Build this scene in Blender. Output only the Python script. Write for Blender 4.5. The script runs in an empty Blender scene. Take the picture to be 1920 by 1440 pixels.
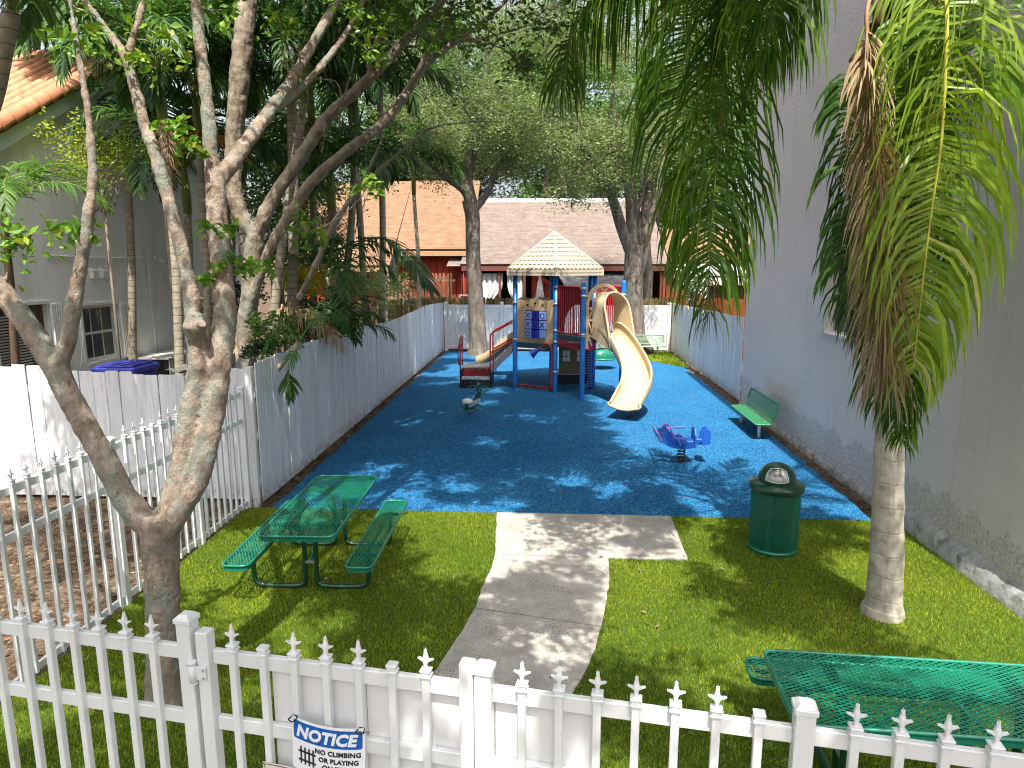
import bpy, math, random
import numpy as np
from mathutils import Vector, Matrix
R = math.radians
SC = bpy.context.scene
COL = SC.collection
random.seed(7)
RNG = np.random.default_rng(11)

# ---------------------------------------------------------------- camera, sky, sun, exposure
cam_data = bpy.data.cameras.new('camera')
cam_data.sensor_width = 36.0
cam_data.lens = 23.81
cam_data.clip_start = 0.05
cam_data.clip_end = 600.0
cam = bpy.data.objects.new('camera', cam_data)
COL.objects.link(cam)
cam.location = (0, 0, 3.4)
cam.rotation_euler = (R(90 - 10.05), 0, R(3.37))
SC.camera = cam

world = bpy.data.worlds.new('World')
SC.world = world
world.use_nodes = True
wn = world.node_tree
wn.nodes.clear()
sky = wn.nodes.new('ShaderNodeTexSky')
sky.sky_type = 'NISHITA'
sky.sun_disc = False
sky.sun_elevation = R(63.3)
sky.sun_rotation = R(176.0)
sky.air_density = 1.0
sky.dust_density = 5.0
sky.ozone_density = 1.0
bgn = wn.nodes.new('ShaderNodeBackground')
bgn.inputs['Strength'].default_value = 0.14
wo = wn.nodes.new('ShaderNodeOutputWorld')
haz = wn.nodes.new('ShaderNodeHueSaturation')          # a milky, thinly clouded summer sky
haz.inputs['Saturation'].default_value = 0.55
haz.inputs['Value'].default_value = 1.1
wn.links.new(sky.outputs[0], haz.inputs['Color'])
wn.links.new(haz.outputs[0], bgn.inputs[0])
wn.links.new(bgn.outputs[0], wo.inputs[0])

sun_data = bpy.data.lights.new('sun', 'SUN')
sun_data.energy = 4.6
sun_data.angle = R(0.53)
sun_data.color = (1.0, 0.955, 0.87)
sun = bpy.data.objects.new('sun', sun_data)
COL.objects.link(sun)
sun.location = (3, -15, 30)
sun.rotation_euler = (R(26.4), R(2.7), 0)

SC.view_settings.view_transform = 'Standard'
SC.view_settings.look = 'None'
SC.view_settings.exposure = 1.05
SC.view_settings.gamma = 1.0
SC.view_settings.use_curve_mapping = False
SC.render.engine = 'CYCLES'
SC.cycles.use_denoising = True
SC.cycles.filter_width = 1.1
SC.cycles.max_bounces = 7
SC.cycles.diffuse_bounces = 4
SC.cycles.transmission_bounces = 4
SC.cycles.transparent_max_bounces = 4
SC.cycles.caustics_reflective = False
SC.cycles.caustics_refractive = False

# ---------------------------------------------------------------- mesh helpers
def tag(o, label=None, cat=None, group=None, kind=None):
    if label: o['label'] = label
    if cat: o['category'] = cat
    if group: o['group'] = group
    if kind: o['kind'] = kind
    return o

def thing(name, label, cat, loc=(0, 0, 0), rz=0.0, group=None):
    o = bpy.data.objects.new(name, None)
    o.empty_display_size = 0.1
    COL.objects.link(o)
    o.location = loc
    o.rotation_euler = (0, 0, rz)
    return tag(o, label, cat, group)

def worldloc(p):
    v = Vector((0, 0, 0))
    while p is not None:
        v += p.location
        p = p.parent
    return v

def link(name, me, parent=None, loc=(0, 0, 0), rot=(0, 0, 0), scale=(1, 1, 1)):
    o = bpy.data.objects.new(name, me)
    COL.objects.link(o)
    if parent is not None: o.parent = parent
    o.location = loc
    o.rotation_euler = rot
    o.scale = scale
    return o

def copy_tree(o, parent=None):
    c = o.copy()
    COL.objects.link(c)
    if parent is not None: c.parent = parent
    for ch in list(o.children):
        copy_tree(ch, c)
    return c

class MB:
    def __init__(s):
        s.v = []; s.f = []; s.mi = []; s.sm = []
    def add(s, vs, fs, mi=0, sm=False):
        b = len(s.v)
        s.v += [tuple(v) for v in vs]
        for f in fs:
            s.f.append(tuple(i + b for i in f)); s.mi.append(mi); s.sm.append(sm)
        return s
    def box(s, x0, x1, y0, y1, z0, z1, mi=0):
        vs = [(x0,y0,z0),(x1,y0,z0),(x1,y1,z0),(x0,y1,z0),(x0,y0,z1),(x1,y0,z1),(x1,y1,z1),(x0,y1,z1)]
        return s.add(vs, [(0,3,2,1),(4,5,6,7),(0,1,5,4),(1,2,6,5),(2,3,7,6),(3,0,4,7)], mi)
    def cbox(s, x0, x1, y0, y1, z0, z1, b=0.004, mi=0):
        """box with every edge chamfered"""
        b = min(b, (x1-x0)*.45, (y1-y0)*.45, (z1-z0)*.45)
        def ring(i, z):
            xa, xb, ya, yb = x0+i, x1-i, y0+i, y1-i
            return [(xa+b,ya,z),(xb-b,ya,z),(xb,ya+b,z),(xb,yb-b,z),(xb-b,yb,z),(xa+b,yb,z),(xa,yb-b,z),(xa,ya+b,z)]
        vs = ring(b, z0) + ring(0, z0+b) + ring(0, z1-b) + ring(b, z1)
        fs = [tuple(range(7, -1, -1)), tuple(range(24, 32))]
        for k in range(3):
            for i in range(8):
                j = (i+1) % 8
                fs.append((k*8+i, k*8+j, k*8+8+j, k*8+8+i))
        return s.add(vs, fs, mi)
    def obox(s, p, q, w, h, up=(0,0,1), mi=0):
        """bar from p to q, width w sideways, height h along up"""
        p = Vector(p); q = Vector(q); d = (q-p).normalized(); up = Vector(up)
        side = d.cross(up)
        if side.length < 1e-5: side = d.cross(Vector((1,0,0)))
        side.normalize(); u = side.cross(d).normalized()
        a = side*w/2; c = u*h/2
        vs = [p-a-c, p+a-c, p+a+c, p-a+c, q-a-c, q+a-c, q+a+c, q-a+c]
        return s.add(vs, [(0,1,2,3),(7,6,5,4),(4,5,1,0),(5,6,2,1),(6,7,3,2),(7,4,0,3)], mi)
    def tube(s, pts, r, n=8, mi=0, caps=True, closed=False, squash=1.0):
        pts = [Vector(p) for p in pts]
        m = len(pts)
        rs = list(r) if hasattr(r, '__len__') else [r]*m
        tang = []
        for i in range(m):
            if closed: t = pts[(i+1) % m] - pts[i-1]
            else: t = pts[min(i+1, m-1)] - pts[max(i-1, 0)]
            if t.length < 1e-9: t = Vector((0,0,1))
            tang.append(t.normalized())
        ref = Vector((0,0,1)) if abs(tang[0].z) < .9 else Vector((1,0,0))
        nrm = (ref - tang[0]*ref.dot(tang[0])).normalized()
        vs = []
        for i in range(m):
            nrm = nrm - tang[i]*nrm.dot(tang[i])
            if nrm.length < 1e-6: nrm = tang[i].orthogonal()
            nrm.normalize()
            bi = tang[i].cross(nrm)
            for k in range(n):
                a = 2*math.pi*k/n
                vs.append(pts[i] + (nrm*math.cos(a) + bi*math.sin(a)*squash)*rs[i])
        fs = []
        for i in range(m if closed else m-1):
            j = (i+1) % m
            for k in range(n):
                l = (k+1) % n
                fs.append((i*n+k, i*n+l, j*n+l, j*n+k))
        s.add(vs, fs, mi, True)
        if caps and not closed:
            b = len(s.v) - len(vs)
            s.f.append(tuple(b+k for k in range(n-1, -1, -1))); s.mi.append(mi); s.sm.append(False)
            s.f.append(tuple(b+(m-1)*n+k for k in range(n))); s.mi.append(mi); s.sm.append(False)
        return s
    def lathe(s, prof, n=24, c=(0,0,0), mi=0, sm=True):
        vs = []; fs = []
        for (r, z) in prof:
            for k in range(n):
                a = 2*math.pi*k/n
                vs.append((c[0]+r*math.cos(a), c[1]+r*math.sin(a), c[2]+z))
        for i in range(len(prof)-1):
            for k in range(n):
                l = (k+1) % n
                fs.append((i*n+k, i*n+l, (i+1)*n+l, (i+1)*n+k))
        return s.add(vs, fs, mi, sm)
    def prism(s, poly, h0, h1, axis='z', o=(0,0,0), u=(1,0,0), w=(0,1,0), mi=0):
        """polygon in the plane o + a*u + b*w, extruded along u x w from h0 to h1"""
        o = Vector(o); u = Vector(u); w = Vector(w); nn = u.cross(w).normalized()
        k = len(poly)
        vs = [o+u*a+w*b+nn*h0 for a, b in poly] + [o+u*a+w*b+nn*h1 for a, b in poly]
        fs = [tuple(range(k-1, -1, -1)), tuple(range(k, 2*k))]
        for i in range(k):
            j = (i+1) % k
            fs.append((i, j, k+j, k+i))
        return s.add(vs, fs, mi)
    def mesh(s, name, mats, off=(0,0,0)):
        me = bpy.data.meshes.new(name)
        off = Vector(off)
        vs = s.v if off.length == 0 else [tuple(Vector(v)-off) for v in s.v]
        me.from_pydata(vs, [], s.f)
        if not isinstance(mats, (list, tuple)): mats = [mats]
        for m in mats: me.materials.append(m)
        me.polygons.foreach_set('material_index', s.mi)
        me.polygons.foreach_set('use_smooth', s.sm)
        me.update()
        return me
    def build(s, name, mats, parent=None, w=True, loc=None):
        """w: vertices are world coordinates (the parent's place is subtracted)"""
        if loc is not None:
            off = Vector(loc); pl = worldloc(parent) if (parent and w) else Vector()
            me = s.mesh(name, mats, off)
            return link(name, me, parent, off - pl)
        off = worldloc(parent) if (parent is not None and w) else Vector()
        return link(name, s.mesh(name, mats, off), parent)

def catmull(pts, per=6):
    P = [Vector(p) for p in pts]
    P = [P[0]*2-P[1]] + P + [P[-1]*2-P[-2]]
    out = []
    for i in range(1, len(P)-2):
        a, b, c, d = P[i-1], P[i], P[i+1], P[i+2]
        for k in range(per):
            t = k/per
            out.append(0.5*((2*b) + (c-a)*t + (2*a-5*b+4*c-d)*t*t + (3*b-a-3*c+d)*t*t*t))
    out.append(P[-2])
    return out

def lerp_list(l, m):
    x = np.linspace(0, len(l)-1, m)
    return [float(v) for v in np.interp(x, range(len(l)), l)]

def np_object(name, V, F, mat, parent=None, tint=None, smooth=False, off=(0,0,0)):
    """V (n,3), F (m,k) all faces with k corners"""
    V = np.asarray(V, np.float32) - np.asarray(off, np.float32)
    F = np.asarray(F, np.int32)
    me = bpy.data.meshes.new(name)
    me.vertices.add(len(V)); me.vertices.foreach_set('co', V.ravel())
    k = F.shape[1]
    me.loops.add(F.size); me.loops.foreach_set('vertex_index', F.ravel())
    me.polygons.add(len(F))
    me.polygons.foreach_set('loop_start', np.arange(0, F.size, k, dtype=np.int32))
    me.polygons.foreach_set('use_smooth', np.full(len(F), smooth))
    if tint is not None:
        at = me.attributes.new('tint', 'FLOAT', 'POINT')
        at.data.foreach_set('value', np.asarray(tint, np.float32))
    me.materials.append(mat)
    me.update(calc_edges=True)
    me.validate()
    return link(name, me, parent)

# ---------------------------------------------------------------- materials
class NT:
    """small node-tree helper"""
    def __init__(s, name):
        s.m = bpy.data.materials.new(name); s.m.use_nodes = True
        s.t = s.m.node_tree; s.t.nodes.clear()
        s.out = s.t.nodes.new('ShaderNodeOutputMaterial')
    def n(s, typ, **kw):
        nd = s.t.nodes.new(typ)
        for k, v in kw.items(): setattr(nd, k, v)
        return nd
    def l(s, a, b): s.t.links.new(a, b)
    def val(s, sock, v):
        if hasattr(v, 'is_output') or isinstance(v, bpy.types.NodeSocket): s.l(v, sock)
        else: sock.default_value = v
    def pos(s): return s.n('ShaderNodeNewGeometry').outputs['Position']
    def mapped(s, vec, scale=(1,1,1), rot=(0,0,0)):
        mp = s.n('ShaderNodeMapping'); s.l(vec, mp.inputs['Vector'])
        mp.inputs['Scale'].default_value = scale; mp.inputs['Rotation'].default_value = rot
        return mp.outputs[0]
    def noise(s, vec, scale, detail=4, rough=.55, dist=0.0):
        nd = s.n('ShaderNodeTexNoise'); s.l(vec, nd.inputs['Vector'])
        nd.inputs['Scale'].default_value = scale; nd.inputs['Detail'].default_value = detail
        nd.inputs['Roughness'].default_value = rough; nd.inputs['Distortion'].default_value = dist
        return nd.outputs['Fac']
    def voro(s, vec, scale, out='Distance', feature='F1'):
        nd = s.n('ShaderNodeTexVoronoi', feature=feature); s.l(vec, nd.inputs['Vector'])
        nd.inputs['Scale'].default_value = scale
        return nd.outputs[out]
    def ramp(s, fac, stops, interp='LINEAR'):
        r = s.n('ShaderNodeValToRGB'); s.l(fac, r.inputs[0])
        r.color_ramp.interpolation = interp
        e = r.color_ramp.elements
        while len(e) > 1: e.remove(e[-1])
        for i, (p, c) in enumerate(stops):
            el = e[0] if i == 0 else e.new(p)
            el.position = p
            el.color = (c[0], c[1], c[2], 1) if hasattr(c, '__len__') else (c, c, c, 1)
        return r.outputs[0]
    def mix(s, fac, a, b, typ='MIX'):
        m = s.n('ShaderNodeMix', data_type='RGBA', blend_type=typ)
        s.val(m.inputs[0], fac)
        for sock, v in ((m.inputs[6], a), (m.inputs[7], b)):
            if isinstance(v, (tuple, list)): v = (v[0], v[1], v[2], 1)
            s.val(sock, v)
        return m.outputs[2]
    def math(s, op, a, b=0.0, clamp=False):
        m = s.n('ShaderNodeMath', operation=op, use_clamp=clamp)
        s.val(m.inputs[0], a); s.val(m.inputs[1], b)
        return m.outputs[0]
    def objrand(s): return s.n('ShaderNodeObjectInfo').outputs['Random']
    def bump(s, h, strength=.3, dist=.01, normal=None):
        b = s.n('ShaderNodeBump'); s.l(h, b.inputs['Height'])
        b.inputs['Strength'].default_value = strength; b.inputs['Distance'].default_value = dist
        if normal is not None: s.l(normal, b.inputs['Normal'])
        return b.outputs[0]
    def surf(s, col, rough=.6, normal=None, spec=.4, metal=0.0, coat=0.0):
        p = s.n('ShaderNodeBsdfPrincipled')
        if isinstance(col, (tuple, list)): col = (col[0], col[1], col[2], 1)
        s.val(p.inputs['Base Color'], col); s.val(p.inputs['Roughness'], rough)
        p.inputs['Specular IOR Level'].default_value = spec
        p.inputs['Metallic'].default_value = metal
        p.inputs['Coat Weight'].default_value = coat
        if normal is not None: s.l(normal, p.inputs['Normal'])
        s.l(p.outputs[0], s.out.inputs[0])
        return p

def scl(c, k): return (c[0]*k, c[1]*k, c[2]*k)

def plain(name, col, rough=.5, var=.12, scale=6.0, bump=.0, bscale=60.0, spec=.4, metal=0.0, dirt=None, dirt_scale=3.0, dirt_amt=(.55, .75), objvar=0.0, coat=0.0, stretch=(1,1,1)):
    t = NT(name); P = t.mapped(t.pos(), stretch)
    nz = t.noise(P, scale, 5)
    c = t.ramp(nz, [(.3, scl(col, 1-var)), (.7, scl(col, 1+var))])
    if objvar:
        f = t.ramp(t.objrand(), [(0, 1-objvar), (1, 1.0)])
        c = t.mix(1.0, c, f, 'MULTIPLY')
    if dirt:
        d = t.ramp(t.noise(P, dirt_scale, 6, .65), [(dirt_amt[0], 0), (dirt_amt[1], 1)])
        c = t.mix(d, c, dirt)
    nrm = t.bump(t.noise(P, bscale, 4), bump, .01) if bump else None
    t.surf(c, rough, nrm, spec, metal, coat)
    return t.m

def leafmat(name, stops, transl=.35, rough=.5, spec=.35, tcol=1.5):
    t = NT(name)
    a = t.n('ShaderNodeAttribute', attribute_name='tint')
    c = t.ramp(a.outputs['Fac'], stops)
    p = t.surf(c, rough, None, spec)
    tr = t.n('ShaderNodeBsdfTranslucent')
    tc = t.mix(1.0, c, (tcol, tcol*1.05, tcol*.55), 'MULTIPLY')
    t.l(tc, tr.inputs[0])
    mx = t.n('ShaderNodeMixShader'); mx.inputs[0].default_value = transl
    t.l(p.outputs[0], mx.inputs[1]); t.l(tr.outputs[0], mx.inputs[2])
    t.l(mx.outputs[0], t.out.inputs[0])
    return t.m

def barkmat(name, cols, scale=6.0, bump=.5, bscale=25.0, stretch=(1,1,.45), patch=None, patch_amt=(.5,.62), patch_scale=2.5, rough=.85):
    t = NT(name); P = t.mapped(t.pos(), stretch)
    n1 = t.noise(P, scale, 8, .65, .4)
    c = t.ramp(n1, [(.28, cols[0]), (.5, cols[1]), (.72, cols[2])])
    if patch:
        f = t.ramp(t.noise(P, patch_scale, 6, .7, .3), [(patch_amt[0], 0), (patch_amt[1], 1)])
        c = t.mix(f, c, patch)
    fl = t.ramp(t.voro(P, bscale*.8), [(.0, .45), (.25, 1)])
    c = t.mix(.55, c, fl, 'MULTIPLY')
    h = t.math('ADD', t.noise(P, bscale, 7, .7), t.math('MULTIPLY', n1, .7))
    t.surf(c, rough, t.bump(h, bump, .03), .2)
    return t.m

M = {}
def build_materials():
    # --- painted boards: white, streaked and scuffed, each board a little different
    t = NT('white_board_paint'); P = t.mapped(t.pos(), (9, 9, .7))
    st = t.ramp(t.noise(P, 3.0, 6, .7), [(.35, (.60,.61,.62)), (.6, (.76,.77,.78))])
    f = t.ramp(t.objrand(), [(0, .86), (1, 1.0)])
    c = t.mix(1.0, st, f, 'MULTIPLY')
    P2 = t.mapped(t.pos(), (16, 16, .9))
    bare = t.ramp(t.noise(P2, 2.0, 6, .75), [(.655, 0), (.68, 1)])
    c = t.mix(bare, c, (.42,.40,.36))
    z = t.n('ShaderNodeSeparateXYZ'); t.l(t.pos(), z.inputs[0])
    low = t.math('MULTIPLY', t.ramp(z.outputs[2], [(.02, 1), (.28, 0)]), t.ramp(t.noise(t.pos(), 9, 5), [(.4, 0), (.65, 1)]))
    c = t.mix(low, c, (.22,.20,.16))
    t.surf(c, .62, t.bump(t.noise(P2, 5, 5), .25, .006), .3)
    M['board'] = t.m
    M['vinyl'] = plain('white_vinyl', (.68,.69,.69), .38, .03, 2.0, spec=.5)
    t = NT('white_powder_coat'); P = t.pos()
    c = t.ramp(t.noise(P, 5, 4), [(.3, (.66,.67,.66)), (.7, (.74,.75,.74))])
    d = t.ramp(t.noise(P, 26, 6, .7), [(.64, 0), (.74, .55)])
    c = t.mix(d, c, (.45,.44,.40))
    t.surf(c, .34, t.bump(t.noise(P, 160, 2), .06, .002), .5)
    M['white_metal'] = t.m
    M['panel_white'] = plain('white_gate_sheet', (.72,.72,.71), .3, .02, 1.5, spec=.5)
    # --- ground
    t = NT('dirt'); P = t.pos()
    c = t.ramp(t.noise(P, 5, 8, .7), [(.3, (.045,.030,.020)), (.5, (.12,.085,.058)), (.72, (.27,.22,.17))])
    sp = t.ramp(t.voro(P, 34, 'Color'), [(.25, (.35,.30,.25)), (.8, (1.25,1.2,1.15))])
    c = t.mix(.75, c, sp, 'MULTIPLY')
    t.surf(c, .95, t.bump(t.noise(P, 40, 6, .7), .9, .03), .1)
    M['dirt'] = t.m
    t = NT('turf_backing'); P = t.pos()
    c = t.ramp(t.noise(P, 60, 5, .7), [(.3, (.03,.06,.010)), (.7, (.08,.13,.02))])
    t.surf(c, .9, t.bump(t.noise(P, 120, 3), .8, .01), .1)
    M['turf_base'] = t.m
    M['turf'] = leafmat('turf_blade', [(0, (.045,.105,.010)), (.4, (.19,.265,.018)), (.75, (.40,.43,.030)), (1, (.56,.53,.08))], .35, .5, .3, 1.4)
    t = NT('blue_rubber'); P = t.pos()
    g = t.voro(P, 75, 'Color')
    c = t.ramp(g, [(.1, (.003,.036,.12)), (.45, (.009,.104,.255)), (.75, (.034,.19,.37)), (.97, (.16,.38,.54))])
    g2 = t.noise(P, 28, 4, .7)
    c = t.mix(.55, c, t.ramp(g2, [(.3, (.55,.6,.7)), (.7, (1.3,1.25,1.15))]), 'MULTIPLY')
    wear = t.ramp(t.noise(P, .7, 5, .6), [(.4, (.82,.86,.9)), (.65, (1.1,1.06,1.03))])
    c = t.mix(.8, c, wear, 'MULTIPLY')
    scuff = t.ramp(t.noise(P, 2.6, 8, .75, .6), [(.60, 0), (.80, .35)])
    c = t.mix(scuff, c, (.16,.22,.27))
    t.surf(c, .85, t.bump(t.noise(P, 95, 3, .7), .6, .006), .08)
    M['rubber'] = t.m
    t = NT('pebbled_concrete'); P = t.pos()
    c = t.ramp(t.noise(P, 3.5, 7, .65), [(.3, (.28,.262,.232)), (.7, (.43,.405,.365))])
    peb = t.ramp(t.noise(P, 58, 3, .8), [(.34, (.16,.16,.17)), (.45, (.95,.95,.95)), (.7, (1.3,1.27,1.2))])
    zone = t.ramp(t.noise(P, 1.6, 4), [(.38, .25), (.6, .95)])
    c = t.mix(zone, c, t.mix(1.0, c, peb, 'MULTIPLY'))
    t.surf(c, .85, t.bump(t.noise(P, 80, 4, .7), .5, .006), .25)
    M['concrete'] = t.m
    # --- walls
    t = NT('lavender_grey_stucco'); P = t.pos()
    base = t.ramp(t.noise(P, .9, 5), [(.3, (.71,.645,.635)), (.7, (.77,.705,.69))])
    z = t.n('ShaderNodeSeparateXYZ'); t.l(P, z.inputs[0])
    warm = t.ramp(t.math('ADD', z.outputs[1], t.math('MULTIPLY', t.noise(P, 1.2, 4), 1.6)), [(0.0, 1), (1, 1)])
    hgt = t.math('ADD', z.outputs[2], t.math('MULTIPLY', t.noise(t.mapped(P, (1,1,.35)), 1.3, 7, .75), -1.25))
    mil = t.math('MULTIPLY', t.ramp(hgt, [(-.50, 1), (.0, 0)]), t.ramp(t.noise(P, 26, 8, .85), [(.44, 0), (.60, 1)]))
    c = t.mix(t.math('MULTIPLY', mil, .55), base, (.12,.125,.10))
    drip = t.ramp(t.noise(t.mapped(P, (3.2,3.2,.16)), 1.9, 7, .7), [(.52, 0), (.80, .30)])
    c = t.mix(drip, c, (.36,.35,.34))
    spk = t.ramp(t.noise(P, 14, 5, .8), [(.70, 0), (.78, .6)])
    c = t.mix(spk, c, (.20,.20,.19))
    pv = t.ramp(t.noise(t.mapped(P, (1,1,1.6)), 11, 7, .7, .8), [(.42, 0), (.62, 1)])
    t.surf(c, .9, t.bump(pv, .55, .012, t.bump(t.noise(P, 120, 3), .25, .003)), .15)
    M['stucco'] = t.m
    M['footing'] = plain('bare_footing', (.34,.345,.34), .95, .25, 7, .8, 30, .1, dirt=(.12,.12,.10), dirt_scale=5, dirt_amt=(.5,.7))
    t = NT('pale_grey_stucco'); P = t.pos()
    c = t.ramp(t.noise(P, .8, 5), [(.3, (.80,.82,.82)), (.7, (.85,.87,.87))])
    st2 = t.ramp(t.noise(t.mapped(P, (2,2,.25)), 2.4, 6, .7), [(.5, 0), (.78, .4)])
    c = t.mix(st2, c, (.33,.34,.33))
    t.surf(c, .9, t.bump(t.noise(P, 30, 5, .6), .35, .01), .15)
    M['house'] = t.m
    M['trim'] = plain('pale_green_trim', (.54,.60,.55), .5, .05)
    M['white_trim'] = plain('white_trim', (.78,.78,.77), .4, .04)
    t = NT('clay_tile'); P = t.pos()
    c = t.ramp(t.objrand(), [(0, (.42,.17,.08)), (.35, (.48,.215,.11)), (.7, (.53,.26,.14)), (1, (.46,.21,.12))])
    c = t.mix(.7, c, t.ramp(t.noise(P, 9, 5), [(.3, (.8,.8,.8)), (.7, (1.12,1.1,1.08))]), 'MULTIPLY')
    t.surf(c, .7, t.bump(t.noise(P, 60, 4), .2, .006), .3)
    M['tile'] = t.m
    t = NT('window_glass'); 
    t.surf((.02,.03,.03), .06, None, .8)
    M['glass'] = t.m
    M['blind'] = plain('blind_slats', (.55,.56,.54), .5, .05)
    M['brown_wood'] = plain('brown_wood', (.12,.075,.045), .7, .3, 5, .3, 40, .2, stretch=(4,4,.5))
    # --- far houses
    def shingle(name, c1, c2, c3):
        t = NT(name); P = t.pos()
        br = t.n('ShaderNodeTexBrick'); t.l(t.mapped(P, (1,.0,1.0), (0,0,0)), br.inputs['Vector'])
        mp = t.n('ShaderNodeMapping'); t.l(P, mp.inputs['Vector']); mp.inputs['Rotation'].default_value = (R(90),0,0); t.l(mp.outputs[0], br.inputs['Vector'])
        br.inputs['Scale'].default_value = 3.2; br.inputs['Mortar Size'].default_value = .016
        br.inputs['Color1'].default_value = (*c1,1); br.inputs['Color2'].default_value = (*c2,1); br.inputs['Mortar'].default_value = (*c3,1)
        br.inputs['Brick Width'].default_value = .55; br.inputs['Row Height'].default_value = .22
        c = t.mix(.7, br.outputs[0], t.ramp(t.noise(P, 2.2, 6, .7), [(.3, .75), (.7, 1.2)]), 'MULTIPLY')
        c = t.mix(.8, c, t.ramp(t.noise(t.mapped(P, (.7,.0,9)), 1.6, 5, .75), [(.35, .66), (.65, 1.18)]), 'MULTIPLY')
        t.surf(c, .9, t.bump(br.outputs['Fac'], -.5, .02), .15)
        return t.m
    M['roof_orange'] = shingle('tan_orange_shingle', (.255,.150,.090), (.225,.133,.082), (.15,.09,.057))
    M['roof_brown'] = shingle('taupe_shingle', (.225,.175,.15), (.19,.15,.13), (.11,.088,.077))
    M['roof_dark'] = shingle('dark_grey_shingle', (.17,.17,.17), (.13,.13,.13), (.07,.07,.07))
    M['red_siding'] = plain('red_siding', (.26,.034,.015), .7, .18, 3, .2, 20, .2, stretch=(4,4,.4))
    M['orange_siding'] = plain('orange_brown_siding', (.27,.085,.035), .7, .18, 3, .2, 20, .2)
    M['red_fascia'] = plain('red_brown_fascia', (.16,.05,.035), .6, .1)
    M['tan_fascia'] = plain('tan_fascia', (.40,.24,.13), .6, .1)
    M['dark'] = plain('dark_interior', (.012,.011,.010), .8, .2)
    M['curtain'] = plain('sheer_curtain', (.60,.66,.64), .9, .12, 4, .3, 12, .1, stretch=(6,6,.3))
    M['old_fence'] = plain('mossy_fence_wood', (.21,.165,.07), .85, .35, 7, .4, 30, .15, dirt=(.06,.05,.035), dirt_scale=6, objvar=.45, stretch=(3,3,.6))
    M['red_fence'] = plain('orange_stained_wood', (.33,.10,.035), .8, .3, 6, .3, 30, .2, objvar=.35, stretch=(3,3,.6))
    M['slat_wood'] = plain('tan_slat_wood', (.30,.19,.11), .75, .2, 6, objvar=.3, stretch=(3,3,.6))
    M['concrete_grey'] = plain('grey_render', (.45,.46,.47), .85, .1)
    # --- plastics and metals of the play area
    M['blue_post'] = plain('blue_post_enamel', (.010,.16,.55), .32, .08, 3, .05, 60, .5)
    M['blue_deep'] = plain('deep_blue_plastic', (.008,.055,.36), .38, .1, 4, spec=.5)
    M['blue_plane'] = plain('blue_sheet_plastic', (.012,.10,.46), .42, .1, 4, .1, 40, .5)
    M['blue_tile'] = plain('blue_game_tile', (.26,.38,.84), .35, .1, 6)
    M['blue_tile_dark'] = plain('dark_blue_game_tile', (.012,.030,.42), .35, .1, 6)
    M['red_bar'] = plain('red_enamel', (.42,.020,.022), .35, .12, 5, spec=.5)
    M['red_dark'] = plain('dark_red_panel', (.20,.012,.014), .4, .15, 5)
    M['tan'] = plain('tan_plastic', (.46,.32,.19), .45, .06, 3, .08, 60, .45, dirt=(.36,.27,.18), dirt_scale=2.2, dirt_amt=(.58,.85))
    M['slide'] = plain('cream_slide_plastic', (.56,.435,.265), .34, .05, 2, .05, 40, .5, dirt=(.50,.36,.20), dirt_scale=1.6, dirt_amt=(.6,.85))
    M['cream'] = plain('cream_roof_plastic', (.50,.43,.32), .5, .06, 4, .1, 60, .4)
    M['brown_panel'] = plain('ochre_brown_panel', (.20,.135,.055), .5, .1, 3)
    M['teal_deck'] = plain('teal_deck_coating', (.022,.085,.115), .55, .15, 8, .3, 90, .3)
    M['black'] = plain('black_paint', (.012,.012,.013), .5, .1)
    M['steel'] = plain('galvanised_steel', (.50,.51,.53), .38, .08, 10, metal=.7)
    M['grey_step'] = plain('grey_coated_step', (.28,.29,.31), .5, .12, 10, .3, 90, .3)
    M['green_coat'] = plain('green_plastic_coat', (.007,.165,.10), .24, .12, 5, .12, 120, .6, coat=.3)
    M['green_dark'] = plain('dark_green_coat', (.003,.045,.022), .28, .15, 5, spec=.6, coat=.3)
    M['green_bench'] = plain('green_bench_coat', (.024,.20,.085), .4, .1, 6, .2, 120, .4, dirt=(.16,.30,.18), dirt_scale=30, dirt_amt=(.5,.7))
    M['pale_green'] = plain('faded_green_coat', (.27,.38,.26), .5, .1, 6)
    M['white_enamel'] = plain('white_enamel', (.78,.78,.77), .4, .06, 5)
    M['liner'] = plain('black_bin_liner', (.006,.010,.008), .5, .2)
    M['spring_black'] = plain('black_spring', (.02,.02,.022), .4, .1)
    M['smoke_flap'] = plain('brushed_flap', (.30,.29,.27), .22, .15, 9, metal=.6)
    M['sign_white'] = plain('sign_white', (.80,.81,.82), .35, .02, 2)
    M['sign_blue'] = plain('sign_blue', (.008,.10,.40), .35, .04, 3)
    M['sign_cream'] = plain('sign_cream', (.66,.62,.55), .4, .05, 4)
    M['ink'] = plain('sign_ink', (.012,.012,.013), .5, .05)
    M['tarp'] = plain('blue_tarp', (.045,.055,.33), .5, .2, 6, .3, 20)
    M['canvas'] = plain('pale_canvas', (.60,.56,.48), .8, .15, 6, .3, 20)
    M['pipe'] = plain('pale_pvc', (.70,.68,.63), .45, .08)
    M['ac'] = plain('grey_appliance', (.42,.42,.43), .5, .08)
    # --- plants
    M['gumbo_bark'] = barkmat('copper_peeling_bark', [(.13,.085,.06), (.33,.25,.19), (.52,.45,.38)], 11.0, 1.0, 46, (1,1,.55), (.27,.28,.23), (.46,.58), 4.5)
    M['grey_bark'] = barkmat('grey_smooth_bark', [(.12,.09,.063), (.25,.20,.15), (.38,.33,.26)], 7.0, .8, 30, (1,1,.5), (.22,.23,.18), (.52,.66), 2.0)
    M['oak_bark'] = barkmat('furrowed_oak_bark', [(.06,.046,.036), (.17,.138,.112), (.31,.27,.23)], 6.0, 1.0, 16, (1,1,.35), (.19,.20,.155), (.52,.66), 2.4)
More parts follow.
